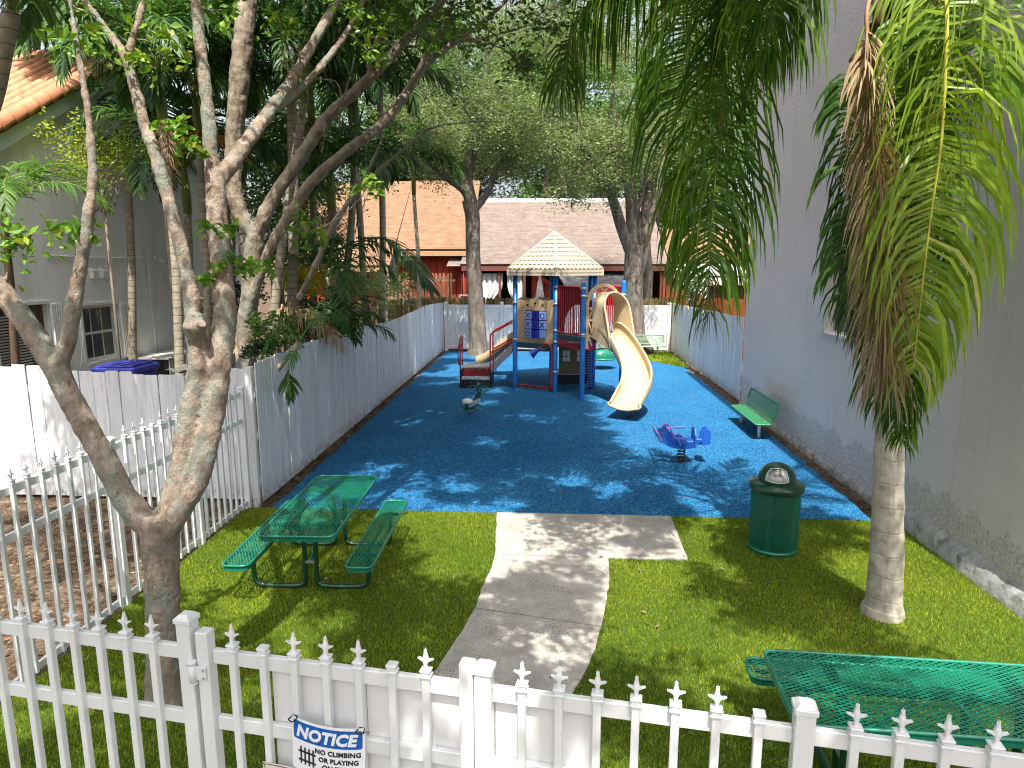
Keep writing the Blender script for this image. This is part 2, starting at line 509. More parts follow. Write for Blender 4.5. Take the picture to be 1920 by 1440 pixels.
    t = NT('ringed_palm_bark'); P = t.pos()
    z = t.n('ShaderNodeSeparateXYZ'); t.l(P, z.inputs[0])
    w = t.math('FRACT', t.math('ADD', t.math('MULTIPLY', z.outputs[2], 7.5), t.math('MULTIPLY', t.noise(P, 3, 3), .35)))
    ring = t.ramp(w, [(.0, .35), (.10, 1), (.9, 1), (1, .35)])
    c = t.ramp(t.noise(P, 7, 6, .65), [(.3, (.22,.19,.135)), (.55, (.34,.30,.22)), (.75, (.46,.43,.35))])
    c = t.mix(.8, c, ring, 'MULTIPLY')
    t.surf(c, .8, t.bump(ring, .5, .01), .2)
    M['ring_bark'] = t.m
    t = NT('queen_palm_bark'); P = t.pos()
    z = t.n('ShaderNodeSeparateXYZ'); t.l(P, z.inputs[0])
    w = t.math('FRACT', t.math('ADD', t.math('MULTIPLY', z.outputs[2], 4.2), t.math('MULTIPLY', t.noise(P, 2.4, 3), .5)))
    ring = t.ramp(w, [(.0, .55), (.06, 1), (.95, 1), (1, .55)])
    c = t.ramp(t.noise(P, 5, 7, .7), [(.3, (.22,.19,.15)), (.5, (.40,.355,.29)), (.75, (.55,.51,.44))])
    pt = t.ramp(t.noise(P, 3, 6, .7), [(.58, 0), (.7, .7)])
    c = t.mix(pt, c, (.19,.17,.15))
    c = t.mix(.28, c, ring, 'MULTIPLY')
    t.surf(c, .85, t.bump(t.math('ADD', t.noise(P, 22, 6, .7), ring), .5, .012), .2)
    M['queen_bark'] = t.m
    M['fibre'] = barkmat('palm_boot_fibre', [(.05,.028,.015), (.16,.09,.045), (.30,.19,.10)], 9, 1.0, 40, (3,3,.3))
    M['leaf_gumbo'] = leafmat('gumbo_leaf', [(0, (.030,.085,.010)), (.5, (.075,.185,.016)), (.85, (.17,.30,.025)), (1, (.30,.33,.04))], .22, .45, .3, 1.6)
    M['leaf_gumbo2'] = leafmat('grey_tree_leaf', [(0, (.020,.060,.010)), (.5, (.055,.135,.016)), (.85, (.12,.22,.025)), (1, (.26,.26,.04))], .22, .45, .3, 1.6)
    M['leaf_oak'] = leafmat('olive_oak_leaf', [(0, (.065,.095,.035)), (.45, (.17,.24,.085)), (.8, (.31,.37,.17)), (1, (.48,.50,.32))], .42, .5, .35, 1.3)
    M['leaf_bright'] = leafmat('bright_broad_leaf', [(0, (.022,.070,.010)), (.5, (.065,.165,.018)), (.85, (.13,.26,.03)), (1, (.24,.32,.05))], .38, .45, .35, 1.5)
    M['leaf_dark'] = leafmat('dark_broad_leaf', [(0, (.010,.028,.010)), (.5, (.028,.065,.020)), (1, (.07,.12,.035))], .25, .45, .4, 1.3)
    M['leaf_lime'] = leafmat('lime_leaf', [(0, (.12,.19,.015)), (.5, (.28,.36,.03)), (1, (.46,.46,.06))], .4, .5, .3, 1.3)
    M['leaf_croton'] = leafmat('croton_leaf', [(0, (.20,.30,.02)), (.4, (.52,.54,.04)), (.75, (.66,.38,.03)), (1, (.58,.20,.03))], .3, .45, .35, 1.2)
    M['leaf_varieg'] = leafmat('variegated_leaf', [(0, (.16,.28,.09)), (.5, (.40,.48,.20)), (1, (.66,.66,.44))], .3, .5, .3, 1.1)
    M['frond_dark'] = leafmat('dark_palm_leaflet', [(0, (.018,.055,.018)), (.5, (.038,.10,.030)), (.85, (.085,.17,.04)), (1, (.22,.26,.07))], .28, .45, .28, 1.5)
    M['frond_lit'] = leafmat('fresh_palm_leaflet', [(0, (.020,.065,.012)), (.5, (.045,.120,.018)), (.85, (.10,.19,.025)), (1, (.22,.27,.045))], .35, .45, .28, 1.5)
    M['frond_queen'] = leafmat('queen_palm_leaflet', [(0, (.022,.075,.010)), (.5, (.06,.15,.015)), (.85, (.15,.235,.022)), (1, (.30,.33,.05))], .38, .4, .35, 1.6)
    M['frond_yellow'] = leafmat('yellow_green_leaflet', [(0, (.070,.16,.010)), (.5, (.165,.27,.018)), (.85, (.30,.39,.04)), (1, (.50,.50,.16))], .42, .4, .35, 1.5)
    M['frond_dead'] = leafmat('dead_palm_leaflet', [(0, (.16,.10,.055)), (.5, (.38,.27,.16)), (1, (.60,.48,.33))], .2, .7, .2, 1.0)
    M['rachis'] = plain('green_rachis', (.13,.17,.03), .45, .2, 5)
    M['rachis_yellow'] = plain('yellow_rachis', (.42,.40,.05), .4, .12, 5)
    M['rachis_dead'] = plain('dry_rachis', (.33,.19,.10), .6, .2, 5)
    M['twig_orange'] = plain('orange_fruit_stalk', (.38,.17,.025), .6, .2, 5)
    M['litter'] = leafmat('fallen_leaf', [(0, (.035,.022,.015)), (.4, (.09,.058,.036)), (.75, (.19,.135,.085)), (.94, (.30,.23,.14)), (.97, (.40,.26,.10)), (1, (.48,.05,.03))], .15, .7, .2, 1.0)
    M['flower'] = leafmat('white_blossom', [(0, (.05,.14,.03)), (.6, (.09,.2,.05)), (.65, (.75,.75,.72)), (1, (.82,.82,.80))], .2, .6, .2, 1.0)
build_materials()

# ================================================================ THE SETTING
g = MB(); g.add([(-150,-60,-.07),(150,-60,-.07),(150,260,-.07),(-150,260,-.07)], [(0,1,2,3)])
tag(g.build('ground', M['dirt']), kind='structure')

# ---- poured rubber play surface with a slightly ragged cut edge
def ragged(a, b, n, amp, rng):
    a = np.array(a, float); b = np.array(b, float)
    d = (b-a)/np.linalg.norm(b-a); nr = np.array([-d[1], d[0]])
    ts = np.linspace(0, 1, n, endpoint=False)
    return [tuple(a+(b-a)*t + nr*rng.normal()*amp*(0 if i == 0 else 1)) for i, t in enumerate(ts)]
rg = np.random.default_rng(3)
RUB = [(-3.93,8.93),(4.34,8.93),(4.42,12.0),(4.46,17.2),(4.45,22.6),(3.2,24.6),(3.0,26.6),(-4.12,26.6),(-4.05,18.0),(-3.97,12.0)]
poly = []
for i in range(len(RUB)):
    a, b = RUB[i], RUB[(i+1) % len(RUB)]
    L_ = math.dist(a, b)
    poly += ragged(a, b, max(2, int(L_/.16)), .006 if i == 0 else .018, rg)
rb = MB(); rb.prism(poly, -.05, 0.0)
tag(rb.build('rubber_play_surface', M['rubber']), kind='structure')

# ---- artificial turf: backing sheet + blades
tb = MB(); tb.add([(-4.28,1.2,-.012),(5.9,1.2,-.012),(5.9,5.9,-.012),(4.62,5.9,-.012),(4.62,8.94,-.012),(-4.28,8.94,-.012)], [(0,1,2,3,4,5)])
tag(tb.build('turf_backing', M['turf_base']), kind='structure')
mb_ = MB(); mb_.add([(3.05,24.6,-.02),(4.6,22.7,-.02),(4.62,27.0,-.02),(3.0,27.0,-.02)], [(0,1,2,3)])
tag(mb_.build('moss_patch', M['turf_base']), kind='structure')

SLABS = [
 [(-.735,8.925),(1.65,8.925),(1.61,7.525),(.69,7.525),(-.645,7.555)],
 [(-.645,7.54),(.685,7.51),(.665,7.1),(.60,6.57),(.498,5.99),(-.738,6.27),(-.715,6.73),(-.655,7.2)],
 [(-.742,6.255),(.494,5.975),(.435,5.70),(.33,5.3),(.19,4.92),(.05,4.5),(-.12,3.9),(-.22,3.2),(-.25,1.6),(-1.62,1.6),(-1.58,3.2),(-1.40,4.1),(-1.16,4.75),(-.985,5.13),(-.91,5.40),(-.80,5.9)],
]
pr_ = bpy.data.objects.new('footpath', None); COL.objects.link(pr_); pr_['kind'] = 'structure'
for s_ in SLABS:
    p2 = []
    for i in range(len(s_)):
        a, b = s_[i], s_[(i+1) % len(s_)]
        p2 += ragged(a, b, max(2, int(math.dist(a, b)/.09)), .0045, rg)
    sl = MB(); sl.prism(p2, -.06, .004)
    sl.build('concrete_slab', M['concrete'], pr_)

def inside(px, py, poly):
    res = np.zeros(len(px), bool); n = len(poly); j = n-1
    for i in range(n):
        xi, yi = poly[i]; xj, yj = poly[j]
        c = ((yi > py) != (yj > py)) & (px < (xj-xi)*(py-yi)/(yj-yi+1e-12)+xi)
        res ^= c; j = i
    return res
def turf(name, x0, x1, y0, y1, dens, h, wdt, mat, seed, keep=None):
    r = np.random.default_rng(seed)
    n = int((x1-x0)*(y1-y0)*dens)
    X = r.uniform(x0, x1, n); Y = r.uniform(y0, y1, n)
    k = np.ones(n, bool)
    for s_ in SLABS: k &= ~inside(X, Y, s_)
    if keep is not None: k &= keep(X, Y)
    X = X[k]; Y = Y[k]; n = len(X)
    a = r.uniform(0, 2*np.pi, n); hh = h*r.uniform(.55, 1.25, n); w = wdt*r.uniform(.7, 1.3, n)
    la = r.uniform(0, 2*np.pi, n); ll = hh*r.uniform(.1, .75, n)
    V = np.zeros((n, 3, 3))
    V[:, 0, 0] = X-np.cos(a)*w/2; V[:, 0, 1] = Y-np.sin(a)*w/2
    V[:, 1, 0] = X+np.cos(a)*w/2; V[:, 1, 1] = Y+np.sin(a)*w/2
    V[:, :2, 2] = -.012
    V[:, 2, 0] = X+np.cos(la)*ll; V[:, 2, 1] = Y+np.sin(la)*ll; V[:, 2, 2] = -.012+hh
    patch = .5+.5*np.sin(X*2.1+np.sin(Y*1.7)*1.4)*np.sin(Y*1.9+np.cos(X*1.3))
    tint = np.clip(.42+.22*(patch-.5)+r.normal(0, .20, n), 0, 1)
    F = np.arange(n*3).reshape(n, 3)
    return tag(np_object(name, V.reshape(-1, 3), F, mat, None, np.repeat(tint, 3)), kind='stuff')
turf('artificial_turf', -4.26, 5.8, 3.55, 8.935, 8200, .030, .0068, M['turf'], 5,
     lambda X, Y: (X < 4.6) | (Y < 5.88))
turf('moss_growth', 3.1, 4.6, 23.0, 26.9, 900, .07, .03, M['turf'], 6, lambda X, Y: (Y-22.8) > (4.6-X)*1.2)

def litter(name, x0, x1, y0, y1, n, size, z, seed, tlo=0, thi=1):
    r = np.random.default_rng(seed)
    c = np.stack([r.uniform(x0, x1, n), r.uniform(y0, y1, n), np.full(n, z)], 1)
    a = r.uniform(0, 2*np.pi, n); s = size*r.uniform(.5, 1.3, n)
    u = np.stack([np.cos(a), np.sin(a), r.normal(0, .25, n)], 1)*s[:, None]
    w = np.stack([-np.sin(a), np.cos(a), r.normal(0, .25, n)], 1)*(s*.42)[:, None]
    V = np.stack([c-u, c+w+[0,0,.006], c+u, c-w+[0,0,.004]], 1)
    V[:, :, 2] = np.maximum(V[:, :, 2], z+.002)
    return tag(np_object(name, V.reshape(-1, 3), np.arange(n*4).reshape(n, 4), M['litter'], None, np.repeat(r.uniform(tlo, thi, n), 4)), kind='stuff')
litter('leaf_litter', -9.5, -4.35, 4.0, 9.2, 1500, .040, -.066, 1)
litter('fence_edge_litter', -4.12, -3.86, 9.0, 26.5, 700, .03, -.02, 2, 0, .6)
litter('wall_edge_litter', 4.40, 4.66, 9.0, 22.0, 500, .03, -.02, 4, 0, .6)
litter("fallen_leaves", -3.7, 4.2, 9.2, 22, 240, .034, .003, 3, .5, .92)
litter('fallen_leaves_on_turf', -4.0, 4.3, 4.6, 8.8, 60, .030, .022, 9, .5, .92)

# ================================================================ WHITE BOARD FENCES
def board_mesh(w, th, h, seed):
    r = random.Random(seed); m = MB()
    k = r.uniform(.004, .014); d = r.uniform(-.006, .006)
    m.prism([(-w/2,0),(w/2,0),(w/2,h-k+d),(w/2-k,h),(-w/2+k,h+d*.5),(-w/2,h-k)], -th/2, th/2, u=(1,0,0), w=(0,0,1))
    return m.mesh('board', M['board'])
BOARDS = [board_mesh(.136, .017, 1.0, i) for i in range(5)]
def board_fence(name, label, p0, p1, h0, h1, step, wscale, group, seed, base=.03, rail_side=1, gaps=(), posts=True):
    root = thing(name, label, 'fence', (p0[0], p0[1], 0), 0, group)
    r = random.Random(seed)
    d = Vector((p1[0]-p0[0], p1[1]-p0[1], 0)); L = d.length; d.normalize(); ang = math.atan2(d.y, d.x)
    n = int(L/step)
    for i in range(n):
        s = (i+.5)*step
        if any(a < s < b for a, b in gaps): continue
        h = h0+(h1-h0)*(s/L) if not callable(h0) else h0(s)
        h += r.gauss(0, .008)
        c = d*s
        link('board', BOARDS[r.randrange(5)], root, (c.x - d.y*r.gauss(0, .0015), c.y + d.x*r.gauss(0, .0015), base),
             (r.gauss(0, .004), r.gauss(0, .0035), ang + (math.pi if r.random() < .5 else 0) + r.gauss(0, .012)), (wscale*r.uniform(.985, 1.0), 1, h-base))
    nv = Vector((-d.y, d.x, 0))*rail_side
    for z in (.35, 1.0, 1.6):
        m = MB(); a = nv*.034
        m.obox(a+Vector((0,0,z)), a+d*L+Vector((0,0,z)), .04, .09); m.build('rail', M['board'], root, w=False)
    if posts:
        for k in range(int(L/2.4)+1):
            c = d*min(k*2.4+.05, L-.05)+nv*.105
            m = MB(); m.box(c.x-.045, c.x+.045, c.y-.045, c.y+.045, -.06, 1.75); m.build('post', M['board'], root, w=False)
    return root
board_fence('board_fence', 'long white painted board fence along the left edge of the blue play surface', (-4.12, 9.08), (-4.30, 26.75),
            lambda s: 2.03+.06*math.sin(s*.55) - max(0, s-6)*.011, 0, .1395, 1.02, 'white board fences', 1)
board_fence('board_fence', 'short white board fence on the right between the grey stucco building and the back corner', (4.70, 16.95), (4.72, 27.1),
            2.10, 1.88, .1395, 1.02, 'white board fences', 2, rail_side=-1)
nf = board_fence('board_fence', 'weathered white wide-board fence behind the leaf-littered dirt strip, blue tarp over its top', (-12.0, 9.32), (-4.20, 9.32),
            lambda s: 1.94 if s < 5.0 else (1.865+.01*math.sin(s*9) if s < 6.02 else 1.83 if s < 7.0 else 1.93), 0, .198, 1.44, 'white board fences', 3, base=-.02, gaps=((5.95,6.02),))
# corner post seen in front of the end of the cross fence
m = MB(); m.cbox(-4.245,-4.150,9.02,9.12,-.06,2.0,.008); m.build('corner_post', M['board'], nf)

# ---- vinyl back fence
vf = thing('vinyl_fence', 'smooth white vinyl privacy fence across the far end, with capped posts', 'fence', (-4.3, 27.0, 0))
xs = [-4.24, -2.0, .25, 2.5, 4.60]
for x in xs:
    m = MB(); m.cbox(x-.065, x+.065, 26.94, 27.07, -.06, 1.86, .008); po = m.build('post', M['vinyl'], vf)
    m = MB(); m.cbox(x-.075, x+.075, 26.93, 27.08, 1.862, 1.885, .006)
    m.add([(x-.07,26.935,1.886),(x+.07,26.935,1.886),(x+.07,27.075,1.886),(x-.07,27.075,1.886),(x,27.005,1.93)], [(0,1,4),(1,2,4),(2,3,4),(3,0,4)])
    m.build('post_cap', M['vinyl'], po)
for a, b in zip(xs, xs[1:]):
    n = 13; w = (b-a-.14)/n
    for i in range(n):
        m = MB(); x = a+.07+i*w; m.cbox(x+.001, x+w-.001, 26.985, 27.025, .06, 1.66, .004); m.build('panel_board', M['vinyl'], vf)
    for z0, z1 in ((.03,.17),(1.66,1.80)):
        m = MB(); m.cbox(a+.066, b-.066, 26.975, 27.035, z0, z1, .006); m.build('rail', M['vinyl'], vf)

# ================================================================ WHITE METAL PICKET FENCES
def finial_mesh():
    m = MB(); r = .017
    m.cbox(-.024,.024,-.024,.024,0,.012,.003); m.cbox(-.020,.020,-.020,.020,.012,.026,.003); m.cbox(-.024,.024,-.024,.024,.026,.036,.003)
    m.prism([(-.008,.036),(.008,.036),(.007,.055),(.0115,.07),(.036,.083),(.034,.0855),(.012,.083),(.0105,.092),(.0,.132),(-.0105,.092),(-.012,.083),(-.034,.0855),(-.036,.083),(-.0115,.07),(-.007,.055)], -.006, .006, u=(1,0,0), w=(0,0,1))
    m.prism([(-.007,.036),(.007,.036),(.010,.075),(.008,.092),(0,.126),(-.008,.092),(-.010,.075)], -.0065, .0065, o=(0,0,0), u=(0,1,0), w=(0,0,1))
    return m.mesh('finial', M['white_metal'])
def cap_mesh():
    m = MB(); m.cbox(-.024,.024,-.024,.024,0,.012,.003); m.cbox(-.020,.020,-.020,.020,.012,.028,.003); m.cbox(-.023,.023,-.023,.023,.028,.040,.003)
    return m.mesh('collar', M['white_metal'])
FIN, CAPM = finial_mesh(), cap_mesh()
m = MB(); m.cbox(-.0165,.0165,-.0165,.0165,0,1.0,.003); PICK = m.mesh('picket', M['white_metal'])
def picket(root, x, y, ang, z0, z1, fin=True):
    p = link('picket', PICK, root, (x, y, z0), (0, 0, ang), (1, 1, z1-z0))
    # the finial keeps its own proportions under the stretched picket
    f = link('finial' if fin else 'collar', FIN if fin else CAPM, p, (0, 0, 1.0), (0, 0, 0), (1, 1, 1/(z1-z0)))
    return p
def post(root, x, y, ang, z1, w=.072, capw=.086, z0=-.06):
    m = MB(); m.cbox(-w/2, w/2, -w/2, w/2, z0, z1, .004)
    p = link('post', m.mesh('post', M['white_metal']), root, (x, y, 0), (0, 0, ang))
    c = capw/2; m = MB()
    m.cbox(-c, c, -c, c, z1+.001, z1+.026, .004)
    m.add([(-c+.006,-c+.006,z1+.0265),(c-.006,-c+.006,z1+.0265),(c-.006,c-.006,z1+.0265),(-c+.006,c-.006,z1+.0265),(-c*.5,-c*.5,z1+.042),(c*.5,-c*.5,z1+.042),(c*.5,c*.5,z1+.042),(-c*.5,c*.5,z1+.042)],
          [(0,1,5,4),(1,2,6,5),(2,3,7,6),(3,0,4,7),(4,5,6,7)])
    link('post_cap', m.mesh('post_cap', M['white_metal']), p)
    return p
def rail(root, p, q, zc, h=.070, w=.030):
    m = MB(); a = Vector((*p, zc)); b = Vector((*q, zc)); d = (b-a)
    L = d.length; m.cbox(0, L, -w/2, w/2, -h/2, h/2, .004)
    link('rail', m.mesh('rail', M['white_metal']), root, a, (0, 0, math.atan2(d.y, d.x)))

# front fence line
F0 = Vector((-2.72, 2.96)); FT = Vector((.98827, -.15269)); FN = Vector((.15269, .98827)); FA = math.atan2(FT.y, FT.x)
def fp(s, off=0): return F0 + FT*s + FN*off
ZR = (1.612, 1.272, .16)
ff = thing('picket_fence', 'white metal picket fence with spear tips to the left of the gate, nearest the viewer', 'fence', (*fp(1.05), 0), 0, 'white picket fences')
def rel(root, s, off=0):
    p = fp(s, off) - Vector(root.location[:2]); return p.x, p.y
def fence_run(root, ss, s0, s1, nofin=()):
    for s in ss: picket(root, *rel(root, s, -.012), FA, .10, 1.660, s not in nofin)
    for z in ZR: rail(root, rel(root, s0, .012), rel(root, s1, .012), z)
fence_run(ff, [-2.03+.154*i for i in range(14)] + [.138,.290,.438,.584,.733,.879], -2.1, 1.02)
post(ff, *rel(ff, 1.062), FA, 1.775)
# gate
gate = thing('gate', 'white metal picket gate backed with white sheet panels, notice sign hanging on it', 'gate', (*fp(1.14), 0))
def stile(root, s, z1, w=.062, z0=.08):
    m = MB(); m.cbox(-w/2, w/2, -w/2, w/2, z0, z1, .004)
    x, y = rel(root, s); st = link('stile', m.mesh('stile', M['white_metal']), root, (x, y, 0), (0, 0, FA)); return st
stile(gate, 1.150, 1.742); stile(gate, 2.408, 1.752)
gp = [1.300,1.454,1.608,1.763,1.918,2.073,2.226]
for s in gp: picket(gate, *rel(gate, s, -.012), FA, .12, 1.664, s not in (1.454, 2.073))
for z in ZR: rail(gate, rel(gate, 1.182, .012), rel(gate, 2.376, .012), z)
def sheet_panel(root, s0, s1, z0, z1, off):
    m = MB(); m.cbox(0, s1-s0, -.004, .004, z0, z1, .002)
    x, y = rel(root, s0, off); return link('sheet_panel', m.mesh('sheet_panel', M['panel_white']), root, (x, y, 0), (0, 0, FA))
sheet_panel(gate, 1.462, 1.925, .15, 1.573, .036); sheet_panel(gate, 1.929, 2.372, .15, 1.572, .034)
for z in (1.44, 1.03, .60):
    m = MB(); m.cbox(0, .89, -.010, .010, -.012, .012, .002)
    x, y = rel(gate, 1.475, .052); link('panel_brace', m.mesh('panel_brace', M['panel_white']), gate, (x, y, z), (0, 0, FA))
# hinge: barrel, two leaves and bolts between the post and the gate stile
for hz in (1.545, .45):
    x, y = rel(gate, 1.105, -.045)
    m = MB(); m.tube([(x,y,hz-.045),(x,y,hz+.045)], .017, 14); m.tube([(x,y,hz-.052),(x,y,hz-.047)], .021, 14); m.tube([(x,y,hz+.047),(x,y,hz+.060)], .021, 14)
    hb = m.build('hinge', M['white_metal'], gate, w=False)
    m = MB(); m.cbox(0, .055, -.004, .004, hz-.035, hz+.035, .002)
    lf = link('hinge_leaf', m.mesh('hinge_leaf', M['white_metal']), gate, (*rel(gate, 1.115, -.038), 0), (0, 0, FA))
    m = MB()
    for dz in (-.02, .02): m.tube([(.045,-.010,hz+dz),(.045,.0,hz+dz)], .006, 8)
    link('bolt', m.mesh('bolt', M['steel']), lf)
# right-hand run with the latch post
fr = thing('picket_fence', 'white metal spear-tipped picket fence right of the gate, before the lower-right picnic table', 'fence', (*fp(2.48), 0), 0, 'white picket fences')
post(fr, *rel(fr, 2.480), FA, 1.715)
r1 = [2.645,2.800,2.956,3.110,3.264,3.420,3.578]
r2 = [3.921,4.076,4.228,4.388,4.542,4.696,4.85,5.004,5.158,5.312]
for s in r1+r2: picket(fr, *rel(fr, s, -.012), FA, .10, 1.660, s != 3.578)
post(fr, *rel(fr, 3.742), FA, 1.722)
for z in ZR:
    rail(fr, rel(fr, 2.516, .012), rel(fr, 3.706, .012), z); rail(fr, rel(fr, 3.778, .012), rel(fr, 5.45, .012), z)
sheet_panel(fr, 2.520, 2.965, .15, 1.573, .034)
for z in (1.44, 1.03):
    m = MB(); m.cbox(0, .43, -.010, .010, -.012, .012, .002)
    link('panel_brace', m.mesh('panel_brace', M['panel_white']), fr, (*rel(fr, 2.528, .050), z), (0, 0, FA))
# left side fence, running away from the viewer
fl = thing('picket_fence', 'white metal picket fence running back along the left of the lawn to the board fence', 'fence', (-4.3, 3.2, 0), 0, 'white picket fences')
y = 3.25; posts_y = [3.75, 6.17, 7.68, 9.0]
pk = []
yy = 3.33
while yy < 8.95:
    if min(abs(yy-p) for p in posts_y) > .075: pk.append(yy)
    yy += .1605
for yv in pk:
    picket(fl, 0.012, yv-3.2, R(90), .02, 1.672, not (abs(yv-6.85) < .07))
for pz, ztop in zip(posts_y, (1.72, 1.70, 1.40 if False else 1.70, 1.70)): post(fl, 0, pz-3.2, R(90), ztop)
for a, b in zip([3.2]+posts_y, posts_y):
    for z in (1.622, 1.245, .05): rail(fl, (-.012, a-3.2+.037), (-.012, b-3.2-.037), z)

# ================================================================ SIGNS ON THE GATE
def text_mesh(txt, size, bold=0.0, shear=0.0, depth=.0012, sx=1.0):
    cu = bpy.data.curves.new('lettering', 'FONT'); cu.body = txt; cu.size = size; cu.align_x = 'CENTER'; cu.align_y = 'CENTER'
    cu.offset = bold; cu.shear = shear; cu.extrude = depth; cu.space_character = 1.04; cu.resolution_u = 3
    o = bpy.data.objects.new('lettering', cu); COL.objects.link(o)
    dg = bpy.context.evaluated_depsgraph_get()
    me = bpy.data.meshes.new_from_object(o.evaluated_get(dg))
    bpy.data.objects.remove(o); bpy.data.curves.remove(cu)
    for v in me.vertices: v.co.x *= sx
    return me
def fit_text(txt, width, height, bold, shear=0):
    me = text_mesh(txt, .1, bold, shear)
    xs_ = [v.co.x for v in me.vertices]; ys_ = [v.co.y for v in me.vertices]
    kx = width/(max(xs_)-min(xs_)); ky = height/(max(ys_)-min(ys_)); cx = (max(xs_)+min(xs_))/2; cy_ = (max(ys_)+min(ys_))/2
    for v in me.vertices: v.co = Vector(((v.co.x-cx)*kx, (v.co.y-cy_)*ky, v.co.z))
    return me
SW, SH = .352, .262
def bow(u): return .020*(1-(2*u/SW)**2)          # the sheet bulges a little towards the viewer
sign = thing('notice_sign', 'white and blue NOTICE sign, no climbing or playing on fence, zip-tied to the gate', 'sign', (*fp(1.767, -.040), 1.268), FA)
sign.rotation_euler = (0, R(2.0), FA)
def bowed(me, name, mat, du=0, dz=0, lift=.002, parent=sign):
    for v in me.vertices:
        u = v.co.x+du; w_ = v.co.y+dz; h = v.co.z
        v.co = Vector((u, -bow(u)-lift-h, w_ - .012*(1-(2*u/SW)**2)*1.0))
    me.materials.clear(); me.materials.append(M[mat])
    return link(name, me, parent)
def plate(w, h, n=20, r=0.0):
    """flat rounded plate cut in strips, thickness 1 mm"""
    m = MB()
    def hh(u):
        e = w/2-abs(u)
        return h/2 - (r-math.sqrt(max(0, r*r-(r-e)**2)) if e < r else 0)
    us = sorted(set([-w/2+w*i/n for i in range(n+1)] + ([-w/2+r*k/5 for k in range(6)]+[w/2-r*k/5 for k in range(6)] if r else [])))
    us = [us[0]] + [b for a, b in zip(us, us[1:]) if b-a > 1e-5]
    for a, b in zip(us, us[1:]):
        ya, yb = hh(a), hh(b)
        m.add([(a,-ya,0),(b,-yb,0),(b,yb,0),(a,ya,0),(a,-ya,.001),(b,-yb,.001),(b,yb,.001),(a,ya,.001)], [(0,3,2,1),(4,5,6,7),(0,1,5,4),(2,3,7,6)])
    return m.mesh('plate', M['sign_white'])
bowed(plate(SW, SH), 'board', 'sign_white', lift=0)
bowed(plate(SW-.020, .090, 20, .010), 'header', 'sign_blue', 0, .073)
bowed(fit_text('NOTICE', .300, .062, .0042, .22), 'lettering', 'sign_white', 0, .073, .0042)
for txt, wd, x, z in (('NO CLIMBING', .214, .052, -.002), ('OR PLAYING', .186, .055, -.040), ('ON FENCE', .158, .058, -.077)):
    bowed(fit_text(txt, wd, .0245, .0030), 'lettering', 'ink', x, z, .0022)
m = MB()
for k in range(4):
    x = -.128+k*.021
    m.prism([(x-.004,-.090),(x+.004,-.090),(x+.004,-.008),(x,.0),(x-.004,-.008)], 0, .001)
for z in (-.028, -.072): m.prism([(-.141,z-.0045),(-.052,z-.0045),(-.052,z+.0045),(-.141,z+.0045)], .001, .002)
bowed(m.mesh('fence_symbol', M['ink']), 'fence_symbol', 'ink', 0, 0, .0022)
for sx_ in (-1, 1):
    m = MB(); x = sx_*(SW/2-.014)
    m.tube([(x-.02,-.022,.122),(x,-.030,.118),(x+.018,-.026,.124),(x+.012,.0,.128),(x-.012,.004,.126),(x-.02,-.022,.122)], .0032, 6)
    if sx_ > 0: m.tube([(x+.012,-.02,.122),(x+.035,-.03,.138),(x+.05,-.03,.140)], .0018, 5)
    m.build('zip_tie', M['ink'], sign, w=False)
tot = thing('lot_sign', 'cream TOT sign with black border, tucked below the notice sign', 'sign', (*fp(1.575, -.034), 1.045), FA)
tot.rotation_euler = (0, R(2.5), FA)
m = MB(); m.cbox(-.15,.15,-.003,0,-.10,.085,.001); m.build('board', M['sign_cream'], tot, w=False)
m = MB()
pts = []
for cx, cz, a0 in ((.125,.060,0),(-.125,.060,90),(-.125,-.075,180),(.125,-.075,270)):
    for k in range(6): a = R(a0+k*18); pts.append((cx+.018*math.cos(a), -.0042, cz+.018*math.sin(a)))
m.tube(pts, .0016, 5, closed=True); m.build('border', M['ink'], tot, w=False)
me = fit_text('TOT', .115, .040, .004)
for v in me.vertices: v.co = Vector((v.co.x-.068, -.0036-v.co.z, v.co.y+.036))
me.materials.clear(); me.materials.append(M['ink']); link('lettering', me, tot)
m = MB()
for x, z in ((-.143,.078),(.143,.078)): m.tube([(x,-.007,z),(x,-.002,z)], .0035, 8)
m.build('rivet', M['brown_wood'], tot, w=False)

# ================================================================ RIGHT-HAND STUCCO BUILDING
def wall_with_holes(mb, axis, at, a0, a1, z0, z1, holes, depth, mi=0, inward=1):
    """wall face in the plane axis=at, spanning a0..a1 and z0..z1, with reveals going inward*depth"""
    As = sorted(set([a0, a1] + [h[0] for h in holes] + [h[1] for h in holes]))
    Zs = sorted(set([z0, z1] + [h[2] for h in holes] + [h[3] for h in holes]))
    P = (lambda a, z, o=0: (at+o*inward, a, z)) if axis == 'x' else (lambda a, z, o=0: (a, at+o*inward, z))
    for i in range(len(As)-1):
        for k in range(len(Zs)-1):
            ca, cz = (As[i]+As[i+1])/2, (Zs[k]+Zs[k+1])/2
            if any(h[0] < ca < h[1] and h[2] < cz < h[3] for h in holes): continue
            mb.add([P(As[i],Zs[k]),P(As[i+1],Zs[k]),P(As[i+1],Zs[k+1]),P(As[i],Zs[k+1])], [(0,1,2,3)], mi)
    for (b0, b1, c0, c1) in holes:
        q = [P(b0,c0),P(b1,c0),P(b1,c1),P(b0,c1)]; w = [P(b0,c0,depth),P(b1,c0,depth),P(b1,c1,depth),P(b0,c1,depth)]
        mb.add(q+w, [(0,1,5,4),(1,2,6,5),(2,3,7,6),(3,0,4,7)], mi)
XW, YN, YF, HT = 4.72, 6.05, 16.90, 9.6
bld = thing('apartment_building', 'tall lavender-grey stucco building filling the right side, mildew along its foot', 'building', (XW, 11.5, 0))
WH = [(10.70, 11.95, 2.25, 3.55), (9.55, 11.02, 4.85, 6.10)]
